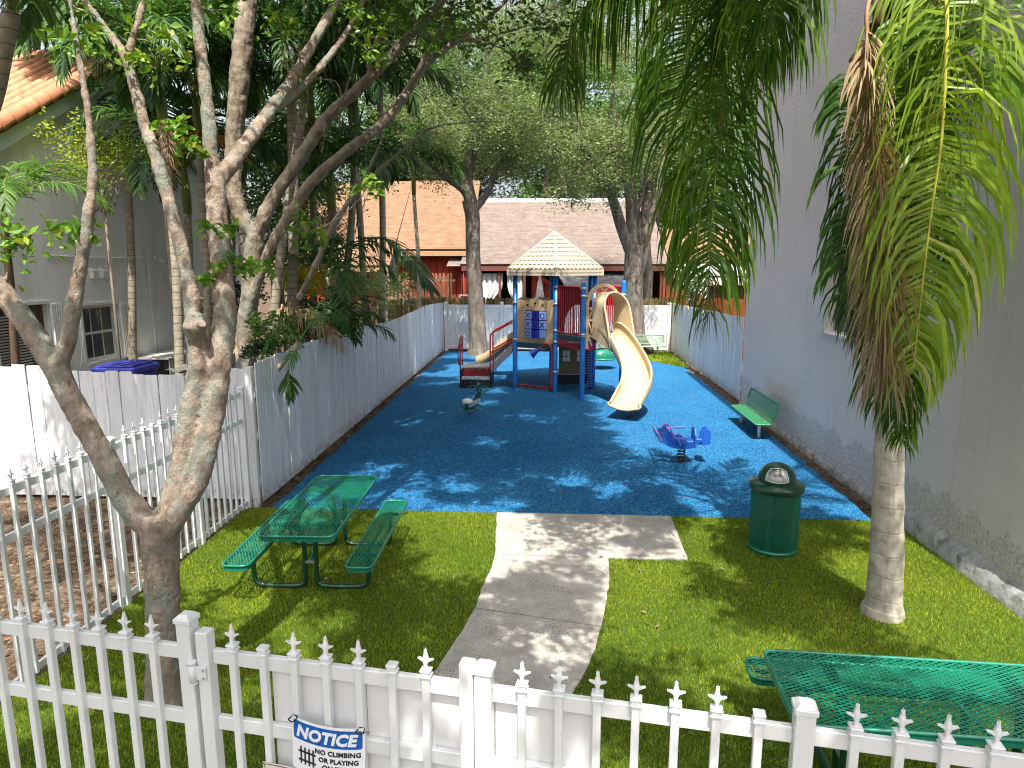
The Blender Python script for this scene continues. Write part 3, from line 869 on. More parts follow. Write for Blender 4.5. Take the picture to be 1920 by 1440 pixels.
m = MB(); wall_with_holes(m, 'x', XW, YN, YF, -.1, HT, WH, .16)
for (y0, y1, x0, x1) in ((YN, YN, XW, 13), (YF, YF, XW, 13)):
    m.add([(x0,y0,-.1),(x1,y0,-.1),(x1,y0,HT),(x0,y0,HT)], [(0,1,2,3)])
m.add([(13,YN,-.1),(13,YF,-.1),(13,YF,HT),(13,YN,HT)], [(0,1,2,3)])
m.add([(XW,YN,HT),(13,YN,HT),(13,YF,HT),(XW,YF,HT)], [(0,1,2,3)])
m.build('wall', M['stucco'], bld)
# uneven bare footing
rf = random.Random(4); m = MB(); ys = [YN+.0+i*.12 for i in range(int((YF-YN)/.12)+1)]
prof = []
for y_ in ys:
    k = max(0, min(1, (9.8-y_)/1.2))
    prof.append((.045+.075*k+rf.uniform(-.012,.012), .05+.17*k+rf.uniform(-.02,.02)*(.3+k)))
for (ya, (wa, ha)), (yb, (wb, hb)) in zip(zip(ys, prof), zip(ys[1:], prof[1:])):
    m.add([(XW-wa,ya,-.1),(XW-wb,yb,-.1),(XW-wb*.9,yb,hb*.8),(XW-wa*.9,ya,ha*.8),(XW-.003,ya,ha+.03),(XW-.003,yb,hb+.03)], [(0,3,2,1),(3,4,5,2)], 0, True)
m.build('footing', M['footing'], bld)
for i, (y0, y1, z0, z1) in enumerate(WH):
    fm = MB(); xx = XW+.10
    t_ = .032
    fm.cbox(xx, xx+.05, y0+.002, y0+t_, z0+.002, z1-.002); fm.cbox(xx, xx+.05, y1-t_, y1-.002, z0+.002, z1-.002)
    fm.cbox(xx, xx+.05, y0+t_+.001, y1-t_-.001, z0+.002, z0+t_); fm.cbox(xx, xx+.05, y0+t_+.001, y1-t_-.001, z1-t_, z1-.002)
    fm.cbox(xx+.004, xx+.046, y0+t_+.001, y1-t_-.001, (z0+z1)/2-.02, (z0+z1)/2+.02)
    wf = fm.build('window', M['trim'], bld)
    pm = MB(); pm.box(xx+.02, xx+.026, y0+t_-.01, y1-t_+.01, z0+t_-.01, z1-t_+.01); pm.build('pane', M['glass'], wf)
    sm = MB(); sm.cbox(XW-.03, XW+.16, y0-.04, y1+.04, z0-.045, z0-.002, .006); sm.build('sill', M['stucco'], bld)
    # light blue shutter track standing proud on the far jamb
    if i == 0:
        sm = MB(); sm.cbox(XW-.045, XW-.002, y1+.002, y1+.13, z0-.02, z1+.04, .006); sm.cbox(XW-.065, XW-.046, y1+.02, y1+.05, z0, z1+.02, .004); sm.build('shutter_track', M['trim'], bld)

# ================================================================ LEFT HOUSE WITH CLAY TILES
HX = -9.5
RY, RZ = 15.2, 7.86                              # ridge
SL = .575
def zr(y): return RZ - SL*abs(y-RY)
hs = thing('stucco_house', 'pale grey stucco house with orange barrel-tile gable roof behind the left fence', 'house', (HX, 14.5, 0))
HW = [(13.22, 14.36, 1.40, 2.55), (11.05, 12.30, 1.45, 2.66)]
ya, yb = 9.75, 20.4
m = MB()
zt = 4.4
wall_with_holes(m, 'x', HX, ya, yb, -.1, zt, HW, .16, inward=-1)
# gable above zt
m.add([(HX,ya,zt),(HX,yb,zt),(HX,yb,zr(yb)-.12),(HX,RY,RZ-.12),(HX,ya,zr(ya)-.12)], [(0,1,2,3,4)])
m.add([(HX,ya,-.1),(-17,ya,-.1),(-17,ya,zr(ya)-.12),(HX,ya,zr(ya)-.12)], [(0,1,2,3)])
m.add([(HX,yb,-.1),(-17,yb,-.1),(-17,yb,zr(yb)-.12),(HX,yb,zr(yb)-.12)], [(0,1,2,3)])
m.build('wall', M['house'], hs)
# roof deck
m = MB()
for s_ in (-1, 1):
    ye = ya-.45 if s_ < 0 else yb+.45
    a = [(-18,RY,RZ-.04),(HX+.20,RY,RZ-.04),(HX+.20,ye,zr(ye)-.04),(-18,ye,zr(ye)-.04)]
    b = [(x,y,z-.10) for x, y, z in a]
    m.add(a+b, [(0,1,2,3) if s_ < 0 else (3,2,1,0),(4,5,6,7),(1,2,6,5),(2,3,7,6),(3,0,4,7)])
roof = m.build('roof', M['brown_wood'], hs)
# rake fascia under the tiles
m = MB()
for s_ in (-1, 1):
    ye = ya-.4 if s_ < 0 else yb+.4
    m.obox((HX+.13,RY,RZ-.27), (HX+.13,ye,zr(ye)-.27), .10, .24, up=(0,0,1))
m.build('fascia', M['trim'], hs)
# barrel tiles: one shape, copied
def barrel(L, r0, r1, arc=180, n=8, th=.014):
    m = MB(); vs = []; a0 = R(90-arc/2); a1 = R(90+arc/2)
    for (yy, r) in ((0, r0), (L, r1)):
        for t_ in (0, th):
            for k in range(n+1):
                a = a0+(a1-a0)*k/n; vs.append(((r-t_)*math.cos(a), yy, (r-t_)*math.sin(a)))
    q = n+1; fs = []
    for k in range(n):
        fs += [(k,k+1,2*q+k+1,2*q+k),(q+k+1,q+k,3*q+k,3*q+k+1),(k+1,k,q+k,q+k+1)]
    fs += [(0,2*q,3*q,q),(n,q+n,3*q+n,2*q+n)]
    m.add(vs, fs, 0, True); return m.mesh('roof_tile', M['tile'])
TIL = barrel(.44, .112, .098, 175); TRO = barrel(.44, .105, .10, 150); RAK = barrel(.46, .175, .155, 200, 10)
sa = math.atan(SL); step = .345
rt = random.Random(5); cnt = 0
for cx in range(17):
    x = HX-.13-.262*cx
    for k in range(13):
        d = .10+step*(k+1)
        y = RY-d*math.cos(sa); z = RZ-d*math.sin(sa)
        if y < 10.9: continue
        link('roof_tile', TIL, roof, (x-HX+rt.gauss(0,.004), y-14.5, z+.015), (sa+.035, 0, rt.gauss(0,.012)))
        cnt += 1
for k in range(14):
    d = .02+step*1.05*(k+1); y = RY-d*math.cos(sa); z = RZ-d*math.sin(sa)
    link('rake_tile', RAK, roof, (.12, y-14.5, z-.05), (sa+.05, 0, rt.gauss(0,.008)))
RID = barrel(.44, .13, .115, 180)
for k in range(14):
    link('ridge_tile', RID, roof, (.2-.34*k, RY-14.5, RZ+.02), (-.03, 0, R(90)))
m = MB(); m.cbox(HX-1.02, HX-.92, 12.28, 12.34, zr(12.3)+.02, zr(12.3)+.26, .01); m.build('roof_vent', M['ac'], roof)
# windows of the house
def house_window(y0, y1, z0, z1, kind):
    t_ = .06; xx = HX-.11
    f = MB(); f.cbox(xx-.05, xx, y0+.002, y0+t_, z0+.002, z1-.002); f.cbox(xx-.05, xx, y1-t_, y1-.002, z0+.002, z1-.002)
    f.cbox(xx-.05, xx, y0+t_+.001, y1-t_-.001, z0+.002, z0+t_); f.cbox(xx-.05, xx, y0+t_+.001, y1-t_-.001, z1-t_, z1-.002)
    wnd = f.build('window', M['white_trim'] if kind == 0 else M['brown_wood'], hs)
    p = MB(); p.box(xx-.030, xx-.026, y0+t_-.01, y1-t_+.01, z0+t_-.01, z1-t_+.01); p.build('pane', M['glass'], wnd)
    if kind == 0:
        zm = (z0+z1)/2
        q = MB(); q.cbox(xx-.045, xx-.004, y0+t_+.001, y1-t_-.001, zm-.028, zm+.028); q.build('meeting_rail', M['white_trim'], wnd)
        for i in (1, 2):
            yy = y0+t_+(y1-y0-2*t_)*i/3
            for (c0, c1) in ((zm+.029, z1-t_-.001), (z0+t_+.001, zm-.029)):
                q = MB(); q.cbox(xx-.024, xx-.008, yy-.011, yy+.011, c0, c1); q.build('glazing_bar', M['white_trim'], wnd)
    else:
        for i in range(19):
            zz = z0+t_+.03+i*.052
            if zz > z1-t_-.05: break
            q = MB(); q.obox((xx-.012,y0+t_+.02,zz), (xx-.012,y0+.88,zz), .004, .034, up=(.5,0,1)); q.build('blind_slat', M['blind'], wnd)
        q = MB(); q.cbox(xx-.02, xx-.002, y0+.90, y1-t_-.002, z0+t_, z1-t_, .006); q.build('shutter_board', M['brown_wood'], wnd)
    s = MB(); s.cbox(HX-.16, HX+.05, y0-.06, y1+.06, z0-.07, z0-.002, .008); s.build('sill', M['white_trim'] if kind == 0 else M['house'], hs)
    s = MB(); s.cbox(HX+.002, HX+.045, y0-.07, y1+.07, z1+.002, z1+.07, .006)
    s.cbox(HX+.002, HX+.04, y0-.10, y0-.03, z0+.0, z1, .006); s.build('shutter_track', M['white_trim'], hs)
    # folded storm shutter standing off the wall beside the window
    s = MB()
    for k in range(4): s.obox((HX+.012+.03*(k % 2), y1+.02+k*.052, (z0+z1)/2), (HX+.012+.03*((k+1) % 2), y1+.072+k*.052, (z0+z1)/2), (z1-z0), .010, up=(1,0,0))
    s2 = MB()
    for k in range(5): s2.cbox(HX+.008, HX+.075, y1+.01+k*.055, y1+.045+k*.055, z0-.05, z1+.01, .008)
    s2.build('folded_shutter', M['white_trim'], hs)
house_window(*HW[0], 0); house_window(*HW[1], 1)
# conduit along the wall, and down the corner
m = MB(); m.tube(catmull([(HX+.03,12.4,3.56),(HX+.03,13.6,3.53),(HX+.03,14.9,3.52),(HX+.03,15.55,3.46),(HX+.03,15.58,2.6),(HX+.03,15.60,1.2)], 5), .018, 6); m.build('conduit', M['house'], hs)
m = MB(); m.tube(catmull([(HX+.04,12.95,1.35),(HX+.05,13.05,1.75),(HX+.05,13.12,1.95),(HX+.04,13.1,2.2)], 5), .010, 6); m.build('cable', M['white_trim'], hs)
for yv in (13.55, 13.86):
    m = MB(); m.cbox(HX+.002, HX+.10, yv, yv+.12, 3.10, 3.26, .01); m.add([(HX+.002,yv-.01,3.262),(HX+.12,yv-.01,3.262),(HX+.12,yv+.13,3.262),(HX+.002,yv+.13,3.262),(HX+.002,yv-.01,3.32),(HX+.002,yv+.13,3.32)], [(0,1,2,3),(1,4,5,2),(0,4,1),(3,2,5)])
    m.build('vent_hood', M['white_trim'], hs)
m = MB(); m.cbox(HX+.002, HX+.03, 14.05, 14.28, 3.05, 3.38, .01); m.cbox(HX+.03, HX+.045, 14.08, 14.25, 3.10, 3.20, .006); m.cbox(HX+.03, HX+.045, 14.08, 14.25, 3.23, 3.33, .006); m.build('vent_plate', M['white_trim'], hs)
# security camera
sc_ = thing('security_camera', 'small white dome security camera on the pale house wall beside the conduit', 'camera', (HX+.03, 15.85, 3.5))
m = MB(); m.tube([(0,0,.03),(.07,0,.03)], .05, 12); m.build('bracket', M['white_trim'], sc_, w=False)
m = MB(); m.tube([(.07,0,.03),(.12,0.05,-.02)], .02, 8); m.tube([(.10,.03,.02),(.24,.13,-.09)], .045, 12); m.build('body', M['white_trim'], sc_, w=False)
m = MB(); m.tube([(.239,.129,-.089),(.245,.134,-.094)], .033, 12); m.build('lens', M['black'], sc_, w=False)
# pale planked bin box against the house
bx = thing('storage_box', 'pale slatted storage box standing by the house wall', 'box', (-9.0, 15.0, 0))
m = MB(); m.cbox(-9.35,-8.6,14.55,14.60,-.07,1.28,.005); m.build('side_panel', M['dark'], bx)
for k in range(7):
    m = MB(); m.cbox(-8.6,-8.57,14.60,16.35,.10+k*.165,.10+k*.165+.158,.006); m.build('plank', M['pipe'], bx)
m = MB(); m.cbox(-9.4,-8.55,14.53,16.4,1.285,1.325,.008); m.build('lid', M['pipe'], bx)
# blue bin just behind the cross fence, only its lid showing
bn = thing('wheelie_bin', 'blue bin behind the wide-board fence, only its flat lid showing over the top', 'bin', (-6.42, 9.75, 0))
m = MB(); m.cbox(-6.72,-6.12,9.46,10.06,.03,1.80,.02); m.build('body', M['tarp'], bn)
m = MB(); m.cbox(-6.76,-6.08,9.42,10.10,1.805,1.90,.018); m.cbox(-6.70,-6.14,9.48,10.04,1.901,1.925,.010); ld_ = m.build('lid', M['tarp'], bn)
for k in range(4):
    m = MB(); m.cbox(-6.66+k*.15,-6.60+k*.15,9.50,10.02,1.926,1.938,.004); m.build('rib', M['tarp'], ld_)
m = MB(); vs = []
for j in range(5):
    for i in range(14):
        u = i/13; v = j/4; vs.append((-5.62+.62*u, 9.36+.5*v, 1.86+.03*math.sin(u*14)+.02*math.sin(v*8+u*5)))
m.add(vs, [(j*14+i, j*14+i+1, (j+1)*14+i+1, (j+1)*14+i) for j in range(4) for i in range(13)], 0, True)
tag(m.build('canvas_sheet', M['canvas']), 'pale crumpled canvas lying behind the fence top beside the blue tarp', 'sheet')

# ================================================================ HOUSES BEYOND THE BACK FENCE
def slab(mb, pts, th, mi=0):
    n = Vector(pts[1])-Vector(pts[0]); n = n.cross(Vector(pts[2])-Vector(pts[0])).normalized()
    if n.z < 0: n = -n
    k = len(pts); vs = [Vector(p) for p in pts]+[Vector(p)-n*th for p in pts]
    mb.add(vs, [tuple(range(k)), tuple(range(2*k-1, k-1, -1))]+[(i,(i+1)%k,k+(i+1)%k,k+i) for i in range(k)], mi)
def siding(root, x0, x1, y, z0, z1, mat, wd=.30):
    n = max(1, int((x1-x0)/wd)); w = (x1-x0)/n
    for i in range(n):
        m = MB(); m.cbox(x0+i*w+.012, x0+(i+1)*w-.012, y, y+.03, z0, z1, .006); m.build('siding_board', mat, root)
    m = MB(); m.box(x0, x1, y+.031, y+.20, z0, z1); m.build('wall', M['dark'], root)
# middle house: taupe roof, eave at y=33
mh = thing('townhouse', 'house with taupe shingle roof and shaded curtained patio beyond the end fence', 'house', (.7, 34, 0), 0, 'houses beyond the end fence')
m = MB(); slab(m, [(-4.45,33,3.40),(5.52,33,3.40),(5.10,37.6,6.72),(-3.9,37.6,6.72)], .10); m.build('roof', M['roof_brown'], mh)
m = MB(); m.cbox(-3.95,5.12,37.55,37.75,6.66,6.86,.02); m.build('ridge_cap', M['white_trim'], mh)
m = MB(); slab(m, [(-4.0,37.7,6.68),(5.1,37.7,6.68),(5.5,42,3.4),(-4.4,42,3.4)], .10); m.build('roof', M['roof_brown'], mh)
m = MB(); m.cbox(-4.4,5.48,33.04,33.10,3.06,3.28,.01); m.build('fascia', M['red_fascia'], mh)
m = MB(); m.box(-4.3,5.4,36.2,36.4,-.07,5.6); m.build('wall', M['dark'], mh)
m = MB(); m.box(5.30,5.42,33.2,41.5,-.07,3.2); m.add([(5.42,33.2,3.2),(5.42,37.6,6.5),(5.42,41.5,3.2)], [(0,1,2)]); m.build('wall', M['orange_siding'], mh)
m = MB(); m.box(-4.30,-4.18,33.2,41.5,-.07,3.2); m.add([(-4.2,33.2,3.2),(-4.2,37.6,6.5),(-4.2,41.5,3.2)], [(0,1,2)]); m.build('wall', M['red_siding'], mh)
for x in (-3.6,-2.55,-1.35,1.0,3.9,5.2):
    m = MB(); m.cbox(x-.06,x+.06,33.15,33.27,-.07,3.05,.01); m.build('patio_post', M['red_fascia'], mh)
def drape(x0, x1, z0, z1, y, tie, seed):
    r = random.Random(seed); m = MB(); nx, nz = 16, 12; vs = []
    for j in range(nz):
        v = j/(nz-1); z = z1+(z0-z1)*v
        k = 1-.62*math.exp(-((v-.62)/.22)**2)
        for i in range(nx):
            u = i/(nx-1); x = (x0+(x1-x0)*u*k) if tie < 0 else (x1-(x1-x0)*(1-u)*k)
            vs.append((x, y+.05*math.sin(u*26+r.random()*.3), z))
    m.add(vs, [(j*nx+i,j*nx+i+1,(j+1)*nx+i+1,(j+1)*nx+i) for j in range(nz-1) for i in range(nx-1)], 0, True)
    m.build('curtain', M['curtain'], mh)
drape(-3.5,-2.4,.3,2.95,33.3,-1,1); drape(-2.2,-1.45,.3,2.95,33.3,1,2)
m = MB(); m.cbox(4.25,5.15,36.1,36.19,.0,2.3,.01); dr_ = m.build('door', M['brown_wood'], mh)
m = MB(); m.cbox(4.4,5.0,36.06,36.095,.9,1.7,.005); m.build('pane', M['glass'], dr_)
# patio shed gables in red boards with a lower grey roof
sh = thing('garden_shed', 'low red gabled shed with dark grey roof under the taupe eave', 'shed', (.6, 31.5, 0))
m = MB()
gz = lambda x: 3.05-.60*(x+1.0)
for i in range(8):
    x = -.95+i*.30
    if gz(x+.15) < 1.3: break
    mm = MB(); mm.prism([(x+.01,1.0),(x+.29,1.0),(x+.29,gz(x+.29)-.1),(x+.01,gz(x+.01)-.1)], -.02, .02, o=(0,31.2,0), u=(1,0,0), w=(0,0,1)); mm.build('siding_board', M['red_siding'], sh)
m = MB(); m.obox((-1.05,31.14,3.08),(1.9,31.14,1.31), .05, .20); m.build('barge_board', M['red_siding'], sh)
m = MB(); slab(m, [(1.0,31.3,1.75),(4.2,31.3,1.75),(4.2,33.4,3.0),(.2,33.4,3.0)], .08); m.build('roof', M['roof_dark'], sh)
m = MB(); m.obox((2.0,31.14,1.55),(3.9,31.14,2.75), .05, .22); m.build('barge_board', M['red_siding'], sh)
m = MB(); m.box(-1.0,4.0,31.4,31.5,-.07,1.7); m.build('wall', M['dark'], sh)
m = MB(); m.cbox(-.9,1.2,31.05,31.15,1.36,1.50,.01); m.build('sill', M['concrete_grey'], sh)
# left house with orange-tan roof
lh = thing('townhouse', 'house with broad tan-orange shingle roof and red siding, left of the taupe roof', 'house', (-7, 35, 0), 0, 'houses beyond the end fence')
m = MB(); slab(m, [(-7.7,33.4,4.12),(-3.98,33.4,4.12),(-3.98,38.2,7.9),(-7.7,38.2,7.9)], .12)
slab(m, [(-13.5,32.2,3.34),(-7.72,32.2,3.34),(-7.72,38.2,7.88),(-13.5,38.2,7.88)], .12); m.build('roof', M['roof_orange'], lh)
m = MB(); m.cbox(-7.7,-4.0,33.44,33.52,3.78,4.02,.01); m.cbox(-13.5,-7.75,32.24,32.32,3.02,3.22,.01); m.build('fascia', M['tan_fascia'], lh)
siding(lh, -7.7, -4.45, 33.9, -.07, 3.85, M['red_siding'], .31)
siding(lh, -13.0, -7.8, 32.8, -.07, 3.1, M['red_siding'], .36)
m = MB(); m.cbox(-7.3,-4.9,33.86,33.895,2.62,2.72,.01); m.build('band_board', M['red_fascia'], lh)
m = MB(); slab(m, [(-5.15,33.2,3.30),(-4.48,33.2,3.30),(-4.48,34.2,3.95),(-5.0,34.2,3.95)], .06); m.build('canopy_roof', M['roof_brown'], lh)
# right house
rh = thing('townhouse', 'house with light tan shingle roof and brown siding, right of the taupe roof', 'house', (8, 35, 0), 0, 'houses beyond the end fence')
m = MB(); slab(m, [(5.6,33.6,3.50),(13,33.6,3.50),(13,36.6,5.22),(5.6,36.6,5.22)], .12); m.build('roof', M['roof_orange'], rh)
m = MB(); m.cbox(5.62,13,33.55,33.64,3.28,3.40,.01); m.build('fascia', M['white_trim'], rh)
for k in range(9):
    m = MB(); m.cbox(5.6,12.5,34.0,34.04,.2+k*.34,.2+k*.34+.325,.008); m.build('siding_board', M['orange_siding'], rh)
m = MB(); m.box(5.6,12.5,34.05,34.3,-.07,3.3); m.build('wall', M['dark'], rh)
# neighbour's grey lean-to at the right
ln = thing('lean_to', 'small lean-to with grey flat roof and brown doors beside the stucco building corner', 'shed', (7.3, 29.5, 0))
m = MB(); slab(m, [(6.3,28.6,3.02),(9.5,28.6,3.02),(9.5,31,3.30),(6.3,31,3.30)], .10); m.build('roof', M['concrete_grey'], ln)
m = MB(); m.cbox(6.3,9.5,28.66,28.74,2.55,2.86,.01); m.build('beam', M['canvas'], ln)
for k in range(6):
    m = MB(); m.cbox(6.4+k*.42,6.4+k*.42+.40,29.2,29.24,-.07,2.5,.01); m.build('door_board', M['brown_wood'], ln)
m = MB(); m.cbox(6.3,6.42,28.7,28.82,-.07,2.54,.01); m.build('post', M['white_trim'], ln)
# timber fences of the neighbours
def timber_fence(name, label, p0, p1, z0, z1, step, w, mat, group, seed, lean=.01):
    root = thing(name, label, 'fence', (p0[0], p0[1], 0), 0, group); r = random.Random(seed)
    d = Vector((p1[0]-p0[0], p1[1]-p0[1], 0)); L = d.length; d.normalize(); ang = math.atan2(d.y, d.x)
    mes = []
    for k in range(3):
        m = MB(); h = 1.0; m.prism([(-w/2,0),(w/2,0),(w/2,h-.03),(w/2-.03,h),(-w/2+.03,h),(-w/2,h-.03)], -.012, .012, u=(1,0,0), w=(0,0,1)); mes.append(m.mesh('picket', mat))
    for i in range(int(L/step)):
        c = d*((i+.5)*step)
        link('picket', mes[i % 3], root, (c.x, c.y, z0), (0, r.gauss(0, lean), ang), (1, 1, (z1-z0)+r.gauss(0, .025)))
    n_ = Vector((-d.y, d.x, 0))*.035
    for z in (z0+.3, z1-.35):
        m = MB(); m.obox(n_+Vector((0,0,z)), n_+d*L+Vector((0,0,z)), .04, .09); m.build('rail', mat, root, w=False)
    return root
timber_fence('timber_fence', 'mossy old timber fence just behind the white vinyl end fence', (-5.5, 27.75), (5.1, 27.75), .0, 2.06, .155, .148, M['old_fence'], 'timber fences', 1)
timber_fence('timber_fence', 'yellow-brown timber fence running back behind the left white fence', (-8.8, 23.5), (-5.0, 27.7), .0, 2.02, .155, .148, M['old_fence'], 'timber fences', 2)
timber_fence('timber_fence', 'orange-stained timber fence behind the short white fence on the right', (5.0, 27.6), (7.8, 23.4), .0, 2.15, .17, .14, M['red_fence'], 'timber fences', 3)
timber_fence('slat_railing', 'tan slatted stair railing in front of the red siding', (-7.6, 31.0), (-4.5, 31.6), 1.55, 3.0, .17, .085, M['slat_wood'], None, 4)
# odds and ends over the left fence
pp = MB(); pp.tube([(-5.10,20.6,-.07),(-5.08,20.6,3.30)], .052, 10); pp.lathe([(.06,0),(.06,.05),(.0,.07)], 10, (-5.08,20.6,3.29)); 
tag(pp.build('vent_pipe', M['pipe'], None), 'pale plastic pipe standing upright behind the left board fence', 'pipe')
acu = thing('air_conditioner', 'grey boxy outdoor unit showing over the left board fence below the palm', 'air conditioner', (-4.95, 14.9, 0))
m = MB(); m.cbox(-5.45,-4.62,14.4,15.1,-.07,2.06,.015); m.build('body', M['ac'], acu)
m = MB(); m.cbox(-5.48,-4.59,14.36,15.14,2.062,2.13,.012); m.build('lid', M['ac'], acu)
m = MB()
for k in range(5): m.cbox(-5.3+k*.14,-5.22+k*.14,14.375,14.398,1.86,1.98,.004)
m.build('grille', M['black'], acu)
ch = thing('patio_chair', 'white ladder-back patio chair in the shaded patio', 'chair', (-4.0, 30.6, 0))
for x in (-4.2,-3.8):
    m = MB(); m.cbox(x-.03,x+.03,30.8,30.86,-.07,2.05,.006); m.build('leg', M['white_trim'], ch)
    m = MB(); m.cbox(x-.03,x+.03,30.3,30.36,-.07,1.5,.006); m.build('leg', M['white_trim'], ch)
for z in (1.7,1.85,2.0):
    m = MB(); m.cbox(-4.168,-3.832,30.81,30.85,z-.03,z+.03,.006); m.build('slat', M['white_trim'], ch)
m = MB(); m.cbox(-4.24,-3.76,30.28,30.78,1.505,1.55,.006); m.build('seat', M['white_trim'], ch)
um = thing('patio_umbrella', 'folded grey patio umbrella standing in front of the red shed', 'umbrella', (-.55, 30.4, 0))
m = MB(); m.tube([(-.55,30.4,-.07),(-.55,30.4,2.9)], .025, 8); m.build('pole', M['steel'], um)
m = MB(); m.lathe([(.02,2.88),(.10,2.6),(.16,2.2),(.24,1.8),(.20,1.75),(.0,1.76)], 9, (-.55,30.4,0)); m.build('canopy', M['concrete_grey'], um)

# ================================================================ PLAY STRUCTURE
ps = thing('play_structure', 'blue-posted play structure with cream hexagonal roof, cream curved slide and tic-tac-toe panel', 'playground', (.5, 18.2, 0))
HC = Vector((.045, 19.23, 0)); HR = 1.25
hexv = {k: HC+Vector((math.cos(R(a)), math.sin(R(a)), 0))*HR for k, a in dict(B=272.5, A=212.5, F=332.5, H=32.5, I=92.5, G=152.5).items()}
A_, B_, F_, H_, I_, G_ = (hexv[k] for k in 'ABFHIG')
EB = (F_-B_).normalized(); NB = Vector((EB.y, -EB.x, 0))
C_ = B_+NB*1.25; D_ = F_+NB*1.25
Z1, Z2 = 1.27, 1.57
def pp_post(p, z1, dome=False):
    m = MB(); r = .062
    if dome: m.lathe([(r,0),(r,z1-.05),(r*.92,z1-.02),(r*.6,z1),(0,z1+.005)], 16, (p.x,p.y,0))
    else: m.lathe([(r,0),(r,z1),(0,z1+.001)], 16, (p.x,p.y,0))
    po = m.build('post', M['blue_post'], ps)
    return po
def collar(po, p, z, d):
    m = MB(); m.tube([(p.x,p.y,z-.03),(p.x,p.y,z+.03)], .074, 14); e = p+d*.12
    m.obox((p.x+d.x*.05,p.y+d.y*.05,z), (e.x,e.y,z), .035, .05)
    m.build('clamp', M['steel'], po)
posts = {k: pp_post(v, 3.12) for k, v in hexv.items()}
posts['C'] = pp_post(C_, 2.965, True); posts['D'] = pp_post(D_, 2.985, True)
for k, p, d, zs in (('A',A_,(B_-A_).normalized(),(2.36,1.36)),('B',B_,(A_-B_).normalized(),(2.36,1.36,.55)),('B',B_,(C_-B_).normalized(),(2.80,1.66)),
                    ('C',C_,(D_-C_).normalized(),(2.62,1.62)),('D',D_,(C_-D_).normalized(),(2.62,1.62)),('C',C_,(B_-C_).normalized(),(2.80,1.66))):
    for z in zs: collar(posts[k], p, z, d)
def fr2(o, d):
    """local frame on a side: u along the side, z up, n outwards (to the viewer)"""
    d = d.normalized(); n = Vector((d.y, -d.x, 0))
    return lambda u, z, k=0: Vector((o.x+d.x*u+n.x*k, o.y+d.y*u+n.y*k, z))
def plate2(fn, poly, k0, k1, name, mat, parent=ps):
    m = MB(); n = len(poly)
    vs = [fn(u, z, k0) for u, z in poly]+[fn(u, z, k1) for u, z in poly]
    m.add(vs, [tuple(range(n-1,-1,-1)), tuple(range(n, 2*n))]+[(i,(i+1)%n,n+(i+1)%n,n+i) for i in range(n)])
    return m.build(name, mat, parent)
# decks
m = MB(); hv = [hexv[k]+(HC-hexv[k])*.03 for k in 'BFHIGA']
m.prism([(v.x, v.y) for v in hv], Z1-.055, Z1); dk = m.build('deck', M['teal_deck'], ps)
m = MB(); q4 = [B_+NB*.03, C_+EB*.03, D_-EB*.03, F_+NB*.03]
m.prism([(v.x, v.y) for v in q4], Z2-.055, Z2); dk2 = m.build('deck', M['teal_deck'], ps)
for a, b in (('A','B'),):
    f = fr2(hexv[a], hexv[b]-hexv[a]); plate2(f, [(.06,Z1-.13),(1.19,Z1-.13),(1.19,Z1+.01),(.06,Z1+.01)], -.02, .012, 'deck_edge', M['teal_deck'])
for o, e, u1 in ((B_, C_, 1.19), (C_, D_, 1.19)):
    f = fr2(o, e-o); plate2(f, [(.06,Z2-.10),(u1,Z2-.10),(u1,Z2+.008),(.06,Z2+.008)], -.02, .012, 'deck_edge', M['teal_deck'])
    m = MB()                                            # perforated red skirt
    for i in range(20):
        for dirn in (1, -1):
            u0 = .06+(u1-.06)*i/20
            ub = u0+dirn*.20
            za, zb = Z2-.30, Z2-.10
            if not .06 <= ub <= u1:
                continue
            m.obox(f(u0,za,.004), f(ub,zb,.004), .006, .016, up=f(0,0,1)-f(0,0,0))
    for z in (Z2-.305, Z2-.105): m.obox(f(.06,z,0), f(u1,z,0), .012, .02)
    m.build('deck_skirt', M['red_bar'], ps)
# tic-tac-toe panel between A and B
fa = fr2(A_, B_-A_)
top = [(1.18-(1.18-.07)*i/20, 2.44+.05*math.cos(i/20*math.pi*4)*(.7)+(.02 if 6 < i < 14 else 0)) for i in range(21)]
panel = [(.07,1.30),(1.18,1.30)]+top
plate2(fa, panel, -.018, .018, 'game_panel', M['tan'])
m = MB()
for u, z in ((.40,2.31),(.63,2.36),(.86,2.31)):
    m.add([fa(u+.034*math.cos(i*math.pi/8), z+.034*math.sin(i*math.pi/8), .0195) for i in range(16)], [tuple(range(16))])
m.build('peep_hole', M['dark'], ps)
m = MB(); m.prism([(0,0),(1,0),(1,1),(0,1)], 0, .002, o=fa(.325,1.425,.0185), u=fa(.665,0)-fa(0,0), w=(0,0,.745)); m.build('game_recess', M['dark'], ps)
marks = [['X','X','O'],['X','X','X'],['O','','']]
cols = [[0,1,0],[0,1,0],[0,1,0]]
